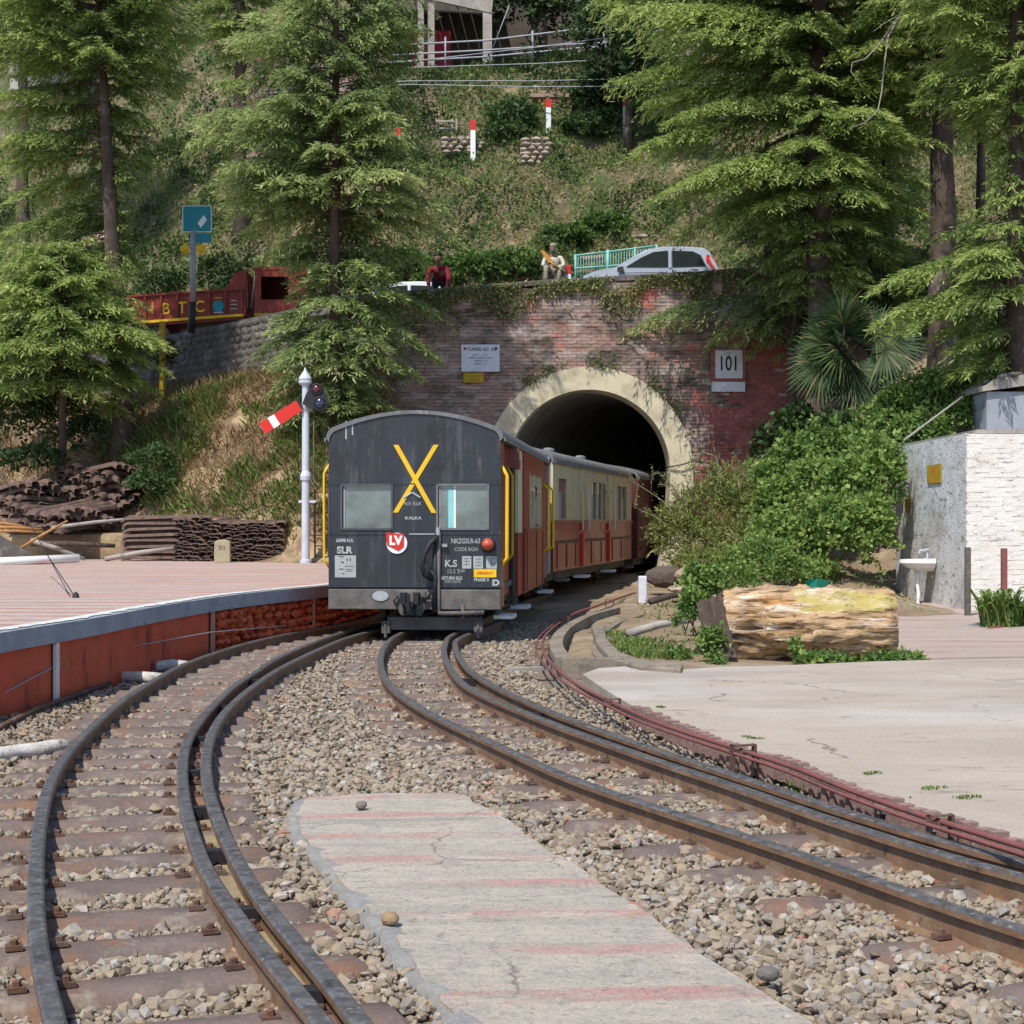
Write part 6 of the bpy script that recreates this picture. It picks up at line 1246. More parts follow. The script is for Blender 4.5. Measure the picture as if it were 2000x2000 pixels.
# spiky fresh shoots reaching in front of the tunnel
t = thing('shrub', 'sparse budding shrub whose shoots reach across the tunnel mouth', 'shrub', tuple(bank(1330, 1060, 31)))
rgn = np.random.default_rng(99); mb = MB(); CC = []
for (x0, y0, x1, y1) in [(1360, 1040, 1225, 935), (1350, 1050, 1262, 1036), (1355, 1010, 1285, 925), (1360, 1020, 1300, 940), (1345, 1060, 1240, 990), (1370, 990, 1320, 915), (1390, 980, 1345, 905), (1410, 960, 1395, 890), (1440, 960, 1470, 910), (1400, 960, 1368, 895), (1440, 960, 1445, 905)]:
    P_ = [np.array(bank(x0+(x1-x0)*k/6, y0+(y1-y0)*k/6-8*math.sin(k/6*3.1), 30.6))+rgn.normal(0, .015, 3) for k in range(7)]; mb.tube(P_, [.014, .013, .011, .01, .008, .006, .003], 4, cap=False)
    for k in range(2, 7):
        for _ in range(9): CC.append(P_[k]+rgn.normal(0, .05, 3))
        e = P_[k]+rgn.normal(0, .16, 3)+np.array([0, 0, .1]); mb.tube([P_[k], e], [.006, .003], 3, cap=False); CC += [P_[k]+(e-P_[k])*f+rgn.normal(0, .02, 3) for f in np.linspace(.2, 1, 8)]
mb.build('shoots', M('pale twig', (.34, .28, .19), None, 5, .8), t); C = np.array(CC); n = len(C); nd = unit(rgn.normal(size=(n, 3))+np.array([0, 0, .5])); V, Fq = leaf_quads(C, nd, unit(np.cross(nd, rgn.normal(size=(n, 3)))), rgn.uniform(.03, .08, n), np.full(n, .025)); mkobj('foliage', npmesh('foliage', V, Fq, YELLOWG, attr=rgn.uniform(.4, 1, n)), t)
# ---------------------------------------------------------------- growth on the hillside
rg = np.random.default_rng(15)
def cover(n, Lmin, Lmax, name, label, xlo=-24, xhi=24, dlo=.2, dhi=13, clump=1.):
    x = rg.uniform(xlo, xhi, n); y = ywall(x)+9+rg.uniform(dlo, dhi, n); vis_ = np.abs(x) < .33*y+1; x, y = x[vis_], y[vis_]
    d = y-ywall(x)-9; c1 = fbm(x*.55, d*.7, 101); c2 = fbm(x*1.7, d*2.2, 102); lump = np.clip((c2-.42)*2.6, 0, 1)*np.clip(c1*2.2-.5, .15, 1); h = lump*.95*clump
    bare = (c1 < .27) & (c2 < .5); k = ~(bare & (rg.random(len(x)) < .75)); x, y, d, c1, c2, h, lump = [v[k] for v in (x, y, d, c1, c2, h, lump)]; n = len(x)
    z = zhill(x, y)+h*np.sqrt(rg.random(n))+.02; C = np.stack([x, y-h*.4*rg.random(n), z], 1)
    nd = unit(rg.normal(0, .6, (n, 3))+np.array([0, -.5, .35])); wv = unit(np.cross(nd, rg.normal(size=(n, 3)))); L = rg.uniform(Lmin, Lmax, n); straw = np.clip(.50-lump*.6+(.5-c1)*.8+rg.normal(0, .13, n)+.10*sm(d, 6.5, 4)-.18*sm(d, 2.2, .5)-.12*sm(d, 7.5, 9), 0, 1)
    thin = np.where(straw > .6, .22, .55); V, Fq = leaf_quads(C, nd, wv, L*np.where(straw > .6, 1.3, 1), L*thin)
    tag(mkobj(name, npmesh(name, V, Fq, COVER, attr=straw)), label, kind='stuff')
cover(200000, 0.07, .20, 'hillside_scrub', 'tangled green and straw coloured scrub covering the hillside above the road')
cover(60000, .10, .26, 'upper_scrub', 'rougher scrub covering the slope higher up behind the cedars', xlo=-28, xhi=24, dlo=12.5, dhi=30)
S2 = [('rounded bluish green bush left of the middle striped post', [(1000, 235, 45, 40), (985, 260, 40, 20)], DARKLEAF, .3), ('dark bush below the right hand striped post', [(1140, 250, 45, 25), (1170, 235, 30, 20)], DARKLEAF, .2), ('dark bush on the upper slope between two striped posts', [(1165, 195, 50, 40)], DARKLEAF, .05), ('green ivy hump by the road left of the seated man', [(930, 525, 90, 30), (1000, 520, 60, 35)], BROAD, -.2), ('green ivy hump by the road behind the white car', [(790, 520, 70, 30), (860, 545, 50, 20)], BROAD, -.2), ('green bush behind the turquoise railing', [(1100, 465, 55, 25), (1180, 440, 45, 25)], BROAD, -.25), ('dark shrubs by the road behind the blue sign', [(330, 560, 60, 35), (430, 540, 50, 50)], DARKLEAF, .15), ('bush on the road edge left of the lorry', [(210, 600, 60, 40), (120, 560, 60, 40)], DARKLEAF, .2)]
def hillpt(px, py):
    """where the view ray through the pixel meets the hillside"""
    D = 44.; 
    while D < 80:
        q = W(px, py, D)
        if q[1] > float(ywall(q[0]))+8.9 and float(zhill(q[0], q[1])) > q[2]: return q
        D += .1
    return q
for i, (lab, bl, mt, tn) in enumerate(S2):
    bb = []
    for (px, py, rx_, ry_) in bl: q = hillpt(px, py+ry_*.5); bb.append((q[0], q[1]-.2, q[2]+ry_*.35*q[1]/F, rx_*q[1]/F, .5, ry_*q[1]/F))
    bush('shrub', lab, 'shrub', bb, 3500, mt, .13, 200+i, wr=.55, tone=tn)
# striped posts on the slope
for px, yt, yb, lab in [(924, 237, 302, 'red topped white post on the slope, left of the middle bush'), (1071, 196, 250, 'red topped white post on the slope above the rounded bush'), (1221, 190, 254, 'red topped grey white post at the right under the leafy tree'), (778, 252, 305, 'red topped white post half hidden by the tall cedar')]:
    q = hillpt(px, yb); s = q[1]/F; t = thing('striped_post', lab, 'post', tuple(q), group='red topped posts on the hillside'); h = (yb-yt)*s
    B('shaft', q[0]-.085, q[0]+.085, q[1]-.2, q[1]-.03, q[2]-.3, q[2]+h*.7, X['white'] if px != 1221 else X['palewall'], t); B('red_cap', q[0]-.088, q[0]+.088, q[1]-.203, q[1]-.027, q[2]+h*.7, q[2]+h, X['red'], t)
# dry stone terraces
for i, (x0, x1, y0, y1, lab) in enumerate([(860, 930, 255, 300, 'dry stone terrace wall beside the left striped post'), (1015, 1070, 262, 320, 'pale rock outcrop below the middle striped post'), (1130, 1215, 222, 236, 'long pale terrace edge left of the right hand post'), (1210, 1290, 455, 475, 'fallen timber and stones above the parked car')]):
    q = hillpt((x0+x1)/2, y1); s = q[1]/F; t = thing('terrace_wall', lab, 'stone wall', tuple(q), group='terrace walls on the hillside'); r_ = random.Random(i); rows = max(2, int((y1-y0)*s/.16)); 
    for k in range(rows):
        xx = (x0-1000)*s
        while xx < (x1-1000)*s:
            L = r_.uniform(.2, .45); o = mkobj('stone', r_.choice(tms if i else tms), t) if 'tms' in globals() else None
            if o is None:
                tms = []
                for kk in range(6):
                    V_, F_ = pebble(.5, 0, 400+kk); me = bpy.data.meshes.new('stone'); me.from_pydata(V_, [], F_); me.materials.append(M('terrace stone', (.42, .34, .27), (.28, .22, .175), 3, .95, 1, 10, dirt=[((.12, .10, .07), 3, .55, .7)]) if kk == 0 else tms[0].materials[0]); tms.append(me)
                o = mkobj('stone', r_.choice(tms), t)
            o.location = (xx+L/2, q[1]-.15, q[2]+k*.15+r_.uniform(0, .03)); o.scale = (L, .35, .2); xx += L*.9
# little wooden crate frame on the slope
q = hillpt(868, 258); t = thing('wooden_frame', 'small pale timber frame on the slope left of the left striped post', 'timber frame', tuple(q)); s = q[1]/F
for z0 in (.05, .3): B('rail', q[0]-.3, q[0]+.35, q[1]-.25, q[1]-.2, q[2]+z0, q[2]+z0+.06, X['conc'], t)
for x0 in (-.3, .25, .4): B('upright', q[0]+x0, q[0]+x0+.06, q[1]-.2, q[1]-.14, q[2]-.1, q[2]+.42, X['conc'], t)
# small shrine-like tin roof and leaning rod
q = hillpt(1078, 190); t = thing('brick_patch', 'rusty brick heap with a lintel above the middle striped post', 'brick heap', tuple(q)); s = q[1]/F
for k in range(3): B('course', q[0]-.5+.12*k, q[0]+.55-.12*k, q[1]-.3, q[1]-.1, q[2]-.25-.17*k, q[2]-.10-.17*k, X['brickred'], t)
B('lintel', q[0]-.75, q[0]+.6, q[1]-.35, q[1]-.1, q[2]-.08, q[2]+.04, X['pinkwall'], t); T('rod', [(q[0]+.45, q[1]-.2, q[2]-.9), (q[0]+.8, q[1]-.2, q[2]+.2)], .03, X['palewall'], t)
# ---------------------------------------------------------------- fence and shed on top
TY = 60.6; zt0 = float(zhill(-4, TY))
def tp(px, py, D=TY): return W(px, py, D)
t = thing('pipe_fence', 'pale tubular rail fence along the terrace in front of the shed', 'fence', tuple(tp(900, 120)))
for ya, yb in ((84, 55), (103, 84), (116, 92)): T('rail', [tp(640, ya+14), tp(780, ya+4 if ya < 90 else ya+4), tp(950, ya-9+4), tp(1130, yb+2), tp(1260, yb-4)], .035, X['tin'], t, n=5)
for px, yb, yt in ((700, 128, 80), (870, 120, 72), (1040, 108, 60), (1180, 98, 50)): T('fence_post', [tp(px, yb+12), tp(px, yt)], .035, X['tin'], t, n=5)
t = thing('shed', 'timber lined open shed with a red sheet wall at the top of the slope', 'shed', tuple(tp(930, 110, 63)))
c = lambda px, py, D: tuple(tp(px, py, D))
for px, w_, D, yb, nm in ((822, .11, 61.3, 124, 'post'), (842, .13, 61.6, 124, 'post'), (952, .17, 61.6, 116, 'post')):
    q = tp(px, yb, D); B(nm, q[0]-w_, q[0]+w_, D-w_, D+w_, q[2]-.8, tp(0, -60, D)[2], X['conc'], t)
MB().prism([c(690, -25, 61.4), c(800, -10, 61.4), c(960, 25, 61.4), c(970, -60, 61.4), c(690, -60, 61.4)], (0, .15, 0)).build('fascia', X['conc'], t)
pr_ = [c(690, 10, 61.6), c(960, 30, 61.6), tuple(tp(985, 20, 67)), tuple(tp(690, 40, 67))]
n_ = 14
for k in range(n_):
    a = Vector(pr_[0]).lerp(Vector(pr_[1]), k/n_); b = Vector(pr_[0]).lerp(Vector(pr_[1]), (k+.92)/n_); d_ = Vector(pr_[3]).lerp(Vector(pr_[2]), k/n_); e_ = Vector(pr_[3]).lerp(Vector(pr_[2]), (k+.92)/n_)
    MB().prism([a, b, e_, d_], (0, 0, .05)).build('soffit_board', X['shed'], t)
q0 = tp(803, 130, 63); q1 = tp(880, 60, 63); B('red_wall', q0[0], q1[0], 63, 63.08, q0[2]-.8, q1[2], X['redsheet'], t)
for k in range(5): B('wall_joint', q0[0]+k*(q1[0]-q0[0])/5+.1, q0[0]+k*(q1[0]-q0[0])/5+.14, 62.97, 62.995, q0[2]-.8, q1[2], X['redsheet'], t)
q1 = tp(1000, -60, 66.5); B('back_wall', q0[0]-2.5, q1[0]+3.5, 66.5, 66.7, q0[2]-1, q1[2], X['shed'], t)
T('guy_rod', [c(962, 95, 61.5), c(995, 10, 61.5)], .02, X['tin'], t, n=4)
# houses seen through the trees at the upper left
def house(name, label, x0, x1, y0, y1, D, mat, roof, wins, rp=40, D2=4, dn=4):
    a = W(x0, y1, D); b = W(x1, y0, D); t = thing(name, label, 'house', ((a[0]+b[0])/2, D, a[2]), group='houses among the trees on the slope')
    ops = [((W(x, 0, D)[0], W(x+w_, 0, D)[0], W(0, y+h_, D)[2], W(0, y, D)[2])) for x, y, w_, h_ in wins]
    m_ = openings(MB(), a[0], b[0], a[2]-dn, b[2], D, D+.2, ops); m_.build('front_wall', mat, t); B('body', a[0]+.01, b[0]-.01, D+.35, D+D2, a[2]-dn, b[2]-.01, mat, t)
    for o in ops:
        f = MB().box(o[0], o[0]+.06, D+.02, D+.1, o[2], o[3]).box(o[1]-.06, o[1], D+.02, D+.1, o[2], o[3]).box(o[0]+.06, o[1]-.06, D+.02, D+.1, o[3]-.06, o[3]).box(o[0]+.06, o[1]-.06, D+.02, D+.1, o[2], o[2]+.06).build('window', X['white'], t); B('pane', o[0]+.06, o[1]-.06, D+.06, D+.07, o[2]+.06, o[3]-.06, X['glassdark'], f)
    s = D/F; MB().prism([(a[0]-.4, D-.5, b[2]), (b[0]+.4, D-.5, b[2]), (b[0]+.4, D-.5, b[2]+.08), (a[0]-.4, D-.5, b[2]+.08)], (0, 0, 0)).add([(a[0]-.4, D-.5, b[2]+.0), (b[0]+.4, D-.5, b[2]+.0), (b[0]+.4, D+D2+.4, b[2]+rp*s), (a[0]-.4, D+D2+.4, b[2]+rp*s), (a[0]-.4, D-.5, b[2]+.1), (b[0]+.4, D-.5, b[2]+.1), (b[0]+.4, D+D2+.4, b[2]+rp*s+.1), (a[0]-.4, D+D2+.4, b[2]+rp*s+.1)], [(0, 1, 2, 3), (7, 6, 5, 4), (0, 4, 5, 1), (1, 5, 6, 2), (3, 2, 6, 7), (0, 3, 7, 4)]).build('roof', roof, t)
house('hillside_house', 'pale house with blue windows in the top left corner', 20, 140, 20, 100, 63, X['palewall'], X['blueroof'], [(45, 50, 18, 30), (80, 50, 18, 30)], dn=1.5)
house('hillside_house', 'small pinkish house behind the tall cedar at the top', 470, 760, 70, 150, 62.5, X['pinkwall'], X['tin'], [(560, 95, 20, 35)])
t = thing('leaning_roof', 'corrugated tin roof sheet on the bank behind the leaning trunk', 'roof sheet', tuple(W(170, 470, 55))); 
for k in range(12): MB().prism([W(130+k*7, 495-k*2.2, 54), W(136+k*7, 493-k*2.2, 54), W(150+k*7, 470-k*2.2, 55), W(144+k*7, 472-k*2.2, 55)], (0, 0, .05)).build('sheet_rib', X['pinkwall'], t)
# power cables
for k, (ya, yb) in enumerate([(132, 110), (158, 152), (165, 168), (120, 58)]):
    P_ = [W(500, ya+18, 57), W(800, ya, 56.5), W(1050, (ya+yb)/2+3, 56), W(1300, yb, 55.5), W(1500, yb-12, 55)]; o = T('overhead_cable', P_, .018, X['tin'], None, n=4); tag(o, ['upper thin cable strung across the slope below the shed', 'higher of the two parallel cables across the upper slope', 'lower of the two parallel cables across the upper slope', 'cable sloping up from below the shed to the right'][k], 'cable', 'overhead cables')

# ---------------------------------------------------------------- vehicles on the road
def carshell(t, L, Wd, prof, mats, glasspoly, z0, x0, y0, flip=1, ph=0):
    """prof: side outline (x along, z up) closed, body extruded with inward taper of the cabin"""
    n = len(prof); V = []; Fs = []; zs_ = max(p[1] for p in prof)
    lay_ = []
    for s in (-1, -.93, .93, 1):
        for (x, z) in prof:
            tp_ = max(0, (z-.85))/(zs_-.85)*.16; ins = .03 if abs(s) == 1 else 0
            xx = x-(ins if x > L/2 else -ins); lay_.append((x0+flip*xx, y0+s*(Wd/2)*(1-tp_), z0+z-(ins if z > 1.3 else 0)))
    V = lay_
    for k in range(3):
        for i in range(n): Fs.append((k*n+i, k*n+(i+1) % n, (k+1)*n+(i+1) % n, (k+1)*n+i))
    Fs += [tuple(range(n)), tuple(3*n+i for i in range(n))[::-1]]
    return MB().add(V, Fs).build('body', mats, t)
def car(label, x_rear, D, zr_, L, Hc, Wd, mat, flip, lights=True):
    """x_rear world x of the tail; flip -1: front points left"""
    t = thing('parked_car', label, 'car', (x_rear+flip*L/2, D, zr_), group='cars on the road'); k = L/3.6; h = Hc/1.5
    P = [(0.05, .35), (0, .62), (.03, .80), (.10, .95), (.30, 1.33), (.45, 1.46), (1.0, 1.5), (1.5, 1.49), (1.95, 1.40), (2.35, 1.18), (2.72, .95), (3.2, .86), (3.5, .74), (3.6, .55), (3.58, .32), (3.25, .25), (3.2, .45), (3.05, .58), (2.85, .58), (2.68, .42), (2.62, .25), (.98, .25), (.93, .45), (.78, .58), (.58, .58), (.42, .42), (.38, .28)]
    prof = [(a*k, b*h) for a, b in P]; carshell(t, L, Wd, prof, mat, None, zr_, x_rear, D, flip)
    def sp(pts, nm, m_, out=.012, par=None, sides=(-1, 1)):
        for s in sides:
            V = []
            for a, b in pts:
                tp_ = max(0, (b*h-.85))/(1.5*h-.85)*.16; V.append((x_rear+flip*a*k, D+s*(Wd/2*(1-tp_)+out), zr_+b*h))
            MB().prism(V if s*flip < 0 else V[::-1], (0, s*.01, 0)).build(nm, m_, par or t)
    sp([(.42, .98), (.55, 1.26), (.75, 1.36), (1.28, 1.38), (1.28, .95)], 'side_window', X['glassdark']); sp([(1.38, .95), (1.38, 1.38), (1.75, 1.34), (2.05, 1.20), (2.45, .95)], 'side_window', X['glassdark'])
    sp([(1.30, .93), (1.30, 1.39), (1.36, 1.39), (1.36, .93)], 'door_pillar', mat, .02); sp([(2.5, .82), (2.68, .82), (2.66, .94), (2.52, .96)], 'wing_mirror', X['dark'], .06)
    sp([(.35, .82), (1.25, .80), (1.25, .815), (.35, .835)], 'trim_line', X['dark'], .014); sp([(1.42, .80), (2.6, .78), (2.6, .795), (1.42, .815)], 'trim_line', X['dark'], .014)
    sp([(.62, .85), (.80, .85), (.80, .885), (.62, .885)], 'door_handle', X['dark'], .03)
    # windscreens
    for (a0, b0, a1, b1) in ((.135, .99, .30, 1.31), (2.0, 1.37, 2.66, .985)):
        V = []
        for a, b in ((a0, b0), (a1, b1)):
            wd = Wd/2*.86*(1-max(0, (b*h-.85))/(1.5*h-.85)*.16); dx = (-.015 if a < 1 else .015); V += [(x_rear+flip*(a+dx)*k, D-wd, zr_+b*h+.012), (x_rear+flip*(a+dx)*k, D+wd, zr_+b*h+.012)]
        MB().add(V, [(0, 1, 3, 2)]).build('windscreen', X['glassdark'], t)
    for s in (-1, 1):
        MB().prism([(x_rear+flip*(.02)*k, D+s*Wd*.42, zr_+.80*h), (x_rear+flip*.16*k, D+s*Wd*.495, zr_+.76*h), (x_rear+flip*.42*k, D+s*Wd*.475, zr_+1.12*h), (x_rear+flip*.40*k, D+s*Wd*.44, zr_+1.28*h), (x_rear+flip*.22*k, D+s*Wd*.42, zr_+1.22*h)][::s], (0, s*.03, 0)).build('tail_light', X['red'], t)
        MB().box(*sorted((x_rear+flip*3.40*k, x_rear+flip*3.57*k)), *sorted((D+s*Wd*.3, D+s*Wd*.44)), zr_+.6*h, zr_+.74*h).build('headlight', X['glassdark'], t)
        for a in (.68, 2.95):
            w_ = MB().lathe([(.02, -.09), (.20, -.09), (.28, -.08), (.29, 0), (.28, .08), (.2, .09), (.02, .09)], (x_rear+flip*a*k, D+s*(Wd/2-.1), zr_+.29), 16, axis='y').build('wheel', X['tyre'], t); MB().lathe([(.02, 0), (.17, 0), (.18, .02), (.02, .03)], (x_rear+flip*a*k, D+s*(Wd/2-.1)-(.10), zr_+.29), 12, axis='y').build('rim', X['tin'], w_)
    return t
q = W(1404, 520, 44.0); car('silver grey hatchback driving left past the turquoise railing with red tail lamps', q[0], 44.0, CAMZ+(HY-489)/F*44-1.55, 3.75, 1.55, 1.62, X['carsilver'], -1)
q = W(860, 560, 44.0); car('white car mostly hidden behind the parapet beside the man in maroon', q[0]+.5, 44.0, CAMZ+(HY-556)/F*44-1.42, 3.5, 1.42, 1.55, X['carwhite'], -1)
# lorry
LDp = 46.2; sL = LDp/F
def lp(px, py, dy=0): q = W(px, py, LDp); return (q[0], q[1]+dy, q[2])
zrL = float(zroad(W(420, 0, LDp)[0])); slope = .075
t = thing('tipper_lorry', 'maroon tipper lorry lettered B T C on the road at the left', 'lorry', (W(430, 0, LDp)[0], LDp+1, zrL))
x0, x1 = W(250, 0, LDp)[0], W(476, 0, LDp)[0]; zb0, zb1 = W(0, 634, LDp)[2], W(0, 618, LDp)[2]; zt0_, zt1_ = W(0, 577, LDp)[2], W(0, 563, LDp)[2]
MB().prism([(x0, LDp, zb0), (x1, LDp, zb1), (x1, LDp, zt1_), (x0, LDp, zt0_)], (0, .05, 0)).build('bed_side', X['lorryred'], t)
MB().prism([(x0, LDp+2.1, zb0), (x1, LDp+2.1, zb1), (x1, LDp+2.1, zt1_), (x0, LDp+2.1, zt0_)], (0, .05, 0)).build('bed_side', X['lorryred'], t)
MB().prism([(x0, LDp, zb0), (x1, LDp, zb1), (x1, LDp+2.1, zb1), (x0, LDp+2.1, zb0)], (0, 0, -.08)).build('bed_floor', X['lorryred'], t)
MB().box(x0-.04, x0-.001, LDp, LDp+2.15, zb0, zt0_).build('tailgate', X['lorryred'], t)
MB().box(x1+.001, x1+.06, LDp, LDp+2.15, zb1, W(0, 528, LDp)[2]).build('headboard', X['lorryred'], t); MB().prism([lp(440, 566, -.002), lp(476, 564, -.002), lp(476, 528, -.002), lp(462, 530, -.002)], (0, .05, 0)).build('headboard_gusset', X['lorryred'], t)
for k in range(8):
    u = k/7*.97+.012; xx = x0+(x1-x0)*u; a = zb0+(zb1-zb0)*u; b = zt0_+(zt1_-zt0_)*u; B('stake', xx-.03, xx+.03, LDp-.05, LDp-.001, a+.03, b, X['lorryred'], t)
for (ya, yb, m_) in ((0, .09, 'yellow'), (.93, 1.0, 'lorryred')):
    MB().prism([(x0, LDp-.06, zb0+(zt0_-zb0)*ya), (x1, LDp-.06, zb1+(zt1_-zb1)*ya), (x1, LDp-.06, zb1+(zt1_-zb1)*yb), (x0, LDp-.06, zb0+(zt0_-zb0)*yb)], (0, .055, 0)).build('bed_rail', X[m_], t)
rL = Vector((1, 0, (zb1-zb0)/(x1-x0))).normalized(); 
for ch, px, py in (('1', 298, 603), ('B', 324, 604), ('T', 356, 602), ('C', 390, 600)): text(ch, .46, X['dullyellow'] if ch == '1' else X['yellow'], t, lp(px, py, -.012), r=rL, sx=.95, bold=.006)
MB().lathe([(.16, 0), (.16, .012)], lp(427, 598, -.02), 14, axis='y').build('painted_emblem', X['bluesign'], t); MB().tube([lp(420, 583, -.02), lp(434, 583, -.02)], .03, 6).build('painted_emblem', X['dullyellow'], t); MB().box(lp(418, 0)[0], lp(436, 0)[0], LDp-.03, LDp-.02, lp(0, 612)[2], lp(0, 609)[2]).build('painted_emblem', X['palewall'], t)
for k in range(3): MB().box(lp(449+k, 0)[0], lp(464-k, 0)[0], LDp-.012, LDp-.003, lp(0, 604-k*8)[2], lp(0, 602-k*8)[2]).build('painted_line', X['palewall'], t)
B('sidelight', x0-.02, x0+.1, LDp-.07, LDp-.01, zb0-.06, zb0, X['white'], t)
# chassis, cab, wheels
MB().box(x0+.3, x1+2.7, LDp+.5, LDp+.65, zrL+.55, zrL+.75).box(x0+.3, x1+2.7, LDp+1.5, LDp+1.65, zrL+.55, zrL+.75).build('chassis', X['dark'], t)
for a in (.75, 3.0, 5.3):
    for dy in (.15, 1.95):
        w_ = MB().lathe([(.03, -.13), (.36, -.13), (.47, -.11), (.47, .11), (.36, .13), (.03, .13)], (x0+a, LDp+dy, zrL+.40+.07*a), 20, axis='y').build('wheel', X['tyre'], t); MB().lathe([(.02, -.02), (.25, -.02), (.25, .0), (.02, .05)], (x0+a, LDp+dy-.15, zrL+.40+.07*a), 14, axis='y').build('rim', X['lorryred'], w_)
cx0, cx1 = W(497, 0, LDp)[0], W(640, 0, LDp)[0]; cz0 = W(0, 610, LDp)[2]; cz1 = W(0, 527, LDp)[2]; wz0, wz1 = W(0, 585, LDp)[2], W(0, 540, LDp)[2]
cab = openings(MB(), cx0, cx1-.5, cz0, cz1, LDp+.02, LDp+.07, [(cx0+.18, cx0+.95, wz0, wz1)]).build('cab_side', X['lorryred'], t)
B('cab_side', cx0, cx1-.5, LDp+2.05, LDp+2.1, cz0, cz1, X['lorryred'], t); B('cab_rear', cx0, cx0+.05, LDp+.075, LDp+2.045, cz0, cz1-.01, X['lorryred'], t); B('cab_roof', cx0-.05, cx1-.45, LDp-.0, LDp+2.12, cz1, cz1+.08, X['lorryred'], t)
B('bonnet', cx1-.5, cx1+.4, LDp+.3, LDp+1.8, cz0-.2, wz0+.1, X['lorryred'], t, bevel=.05); B('windscreen', cx1-.5, cx1-.46, LDp+.1, LDp+2.0, wz0+.12, cz1-.02, X['glassdark'], t); B('front_wing', cx1-.5, cx1+.3, LDp, LDp+.3, cz0-.25, cz0+.12, X['dullyellow'], t, bevel=.03); B('footboard', cx0, cx1-.5, LDp-.03, LDp+.05, cz0-.12, cz0-.02, X['dullyellow'], t)
for px in (481, 488): T('exhaust_pipe', [lp(px, 600, .2), lp(px-3 if px < 485 else px+9, 535, .2)], .03, X['tin'], t)
# blue road sign
SD = 42.9; t = thing('road_sign', 'blue and green road sign on a striped pole half hidden by the tall cedar', 'road sign', tuple(W(374, 650, SD)))
a, b = W(358, 452, SD), W(412, 403, SD); B('panel', a[0], b[0], SD-.03, SD, a[2], b[2], X['bluesign'], t, bevel=.02); B('panel_border', a[0]-.02, b[0]+.02, SD-.015, SD+.01, a[2]-.02, b[2]+.02, X['white'], t)
MB().prism([W(392, 445, SD-.05), W(404, 430, SD-.05), W(398, 420, SD-.05), W(386, 436, SD-.05)], (0, .012, 0)).build('arrow', X['white'], t)
a, b = W(382, 474, SD), W(412, 456, SD); B('lower_panel', a[0], b[0], SD-.03, SD, a[2], b[2], X['bluesign'], t)
T('pole', [W(377, 590, SD), W(377, 450, SD)], .075, X['tin'], t); T('pole_base', [W(373, 650, SD), W(377, 590, SD)], .09, X['dark'], t)
for px in (362, 393): MB().lathe([(.11, -.03), (.13, .05), (.05, .10)], W(px, 487, SD-.1), 10, axis='y').build('amber_lamp', X['yellow'], t)
t = thing('yellow_post', 'ochre post standing before the retaining wall under the lorry', 'post', tuple(W(317, 735, 42.2))); q = W(317, 735, 42.2); B('post', q[0]-.07, q[0]+.07, 42.15, 42.25, q[2]-.5, W(0, 628, 42.2)[2], X['dullyellow'], t)
# turquoise railing
FD = 46.5; t = thing('turquoise_railing', 'turquoise painted steel railing on the far road edge behind the silver car', 'railing', tuple(W(1200, 540, FD)))
def fr_(px, py): return W(px, py, FD)
for (xa, ya, xb, yb) in [(1124, 499, 1187, 492), (1187, 492, 1282, 480), (1124, 524, 1187, 520), (1187, 520, 1282, 510), (1124, 552, 1187, 550), (1187, 550, 1282, 540)]: T('rail', [fr_(xa, ya), fr_(xb, yb)], .03, X['teal'], t, n=5)
for px, yt, yb in ((1124, 497, 560), (1187, 488, 558), (1240, 483, 552), (1282, 478, 550)): T('railing_post', [fr_(px, yb), fr_(px, yt)], .05 if px == 1187 else .035, X['teal'], t, n=6)
for k in range(29): px = 1129+k*5.3; T('bar', [fr_(px, 552-(px-1124)*.07), fr_(px, 499-(px-1124)*.12)], .012, X['teal'], t, n=4)
MB().prism([fr_(1130, 500)+[0, .1, 0], fr_(1180, 496)+[0, .1, 0], fr_(1180, 512)+[0, .1, 0], fr_(1150, 508)+[0, .1, 0]], (0, .05, 0)).build('pale_board', X['pinkwall'], t)
q = W(1110, 570, 46.3); t = thing('striped_post', 'short red topped white bollard between the seated man and the railing', 'bollard', tuple(q)); B('shaft', q[0]-.07, q[0]+.07, 46.23, 46.37, q[2]-.2, W(0, 536, 46.3)[2], X['white'], t, bevel=.01); B('red_cap', q[0]-.072, q[0]+.072, 46.228, 46.372, W(0, 536, 46.3)[2], W(0, 518, 46.3)[2], X['red'], t, bevel=.01)
T('chain', [W(1113, 527, 46.3), W(1124, 528, 46.3)], .012, X['dark'], t, n=4)

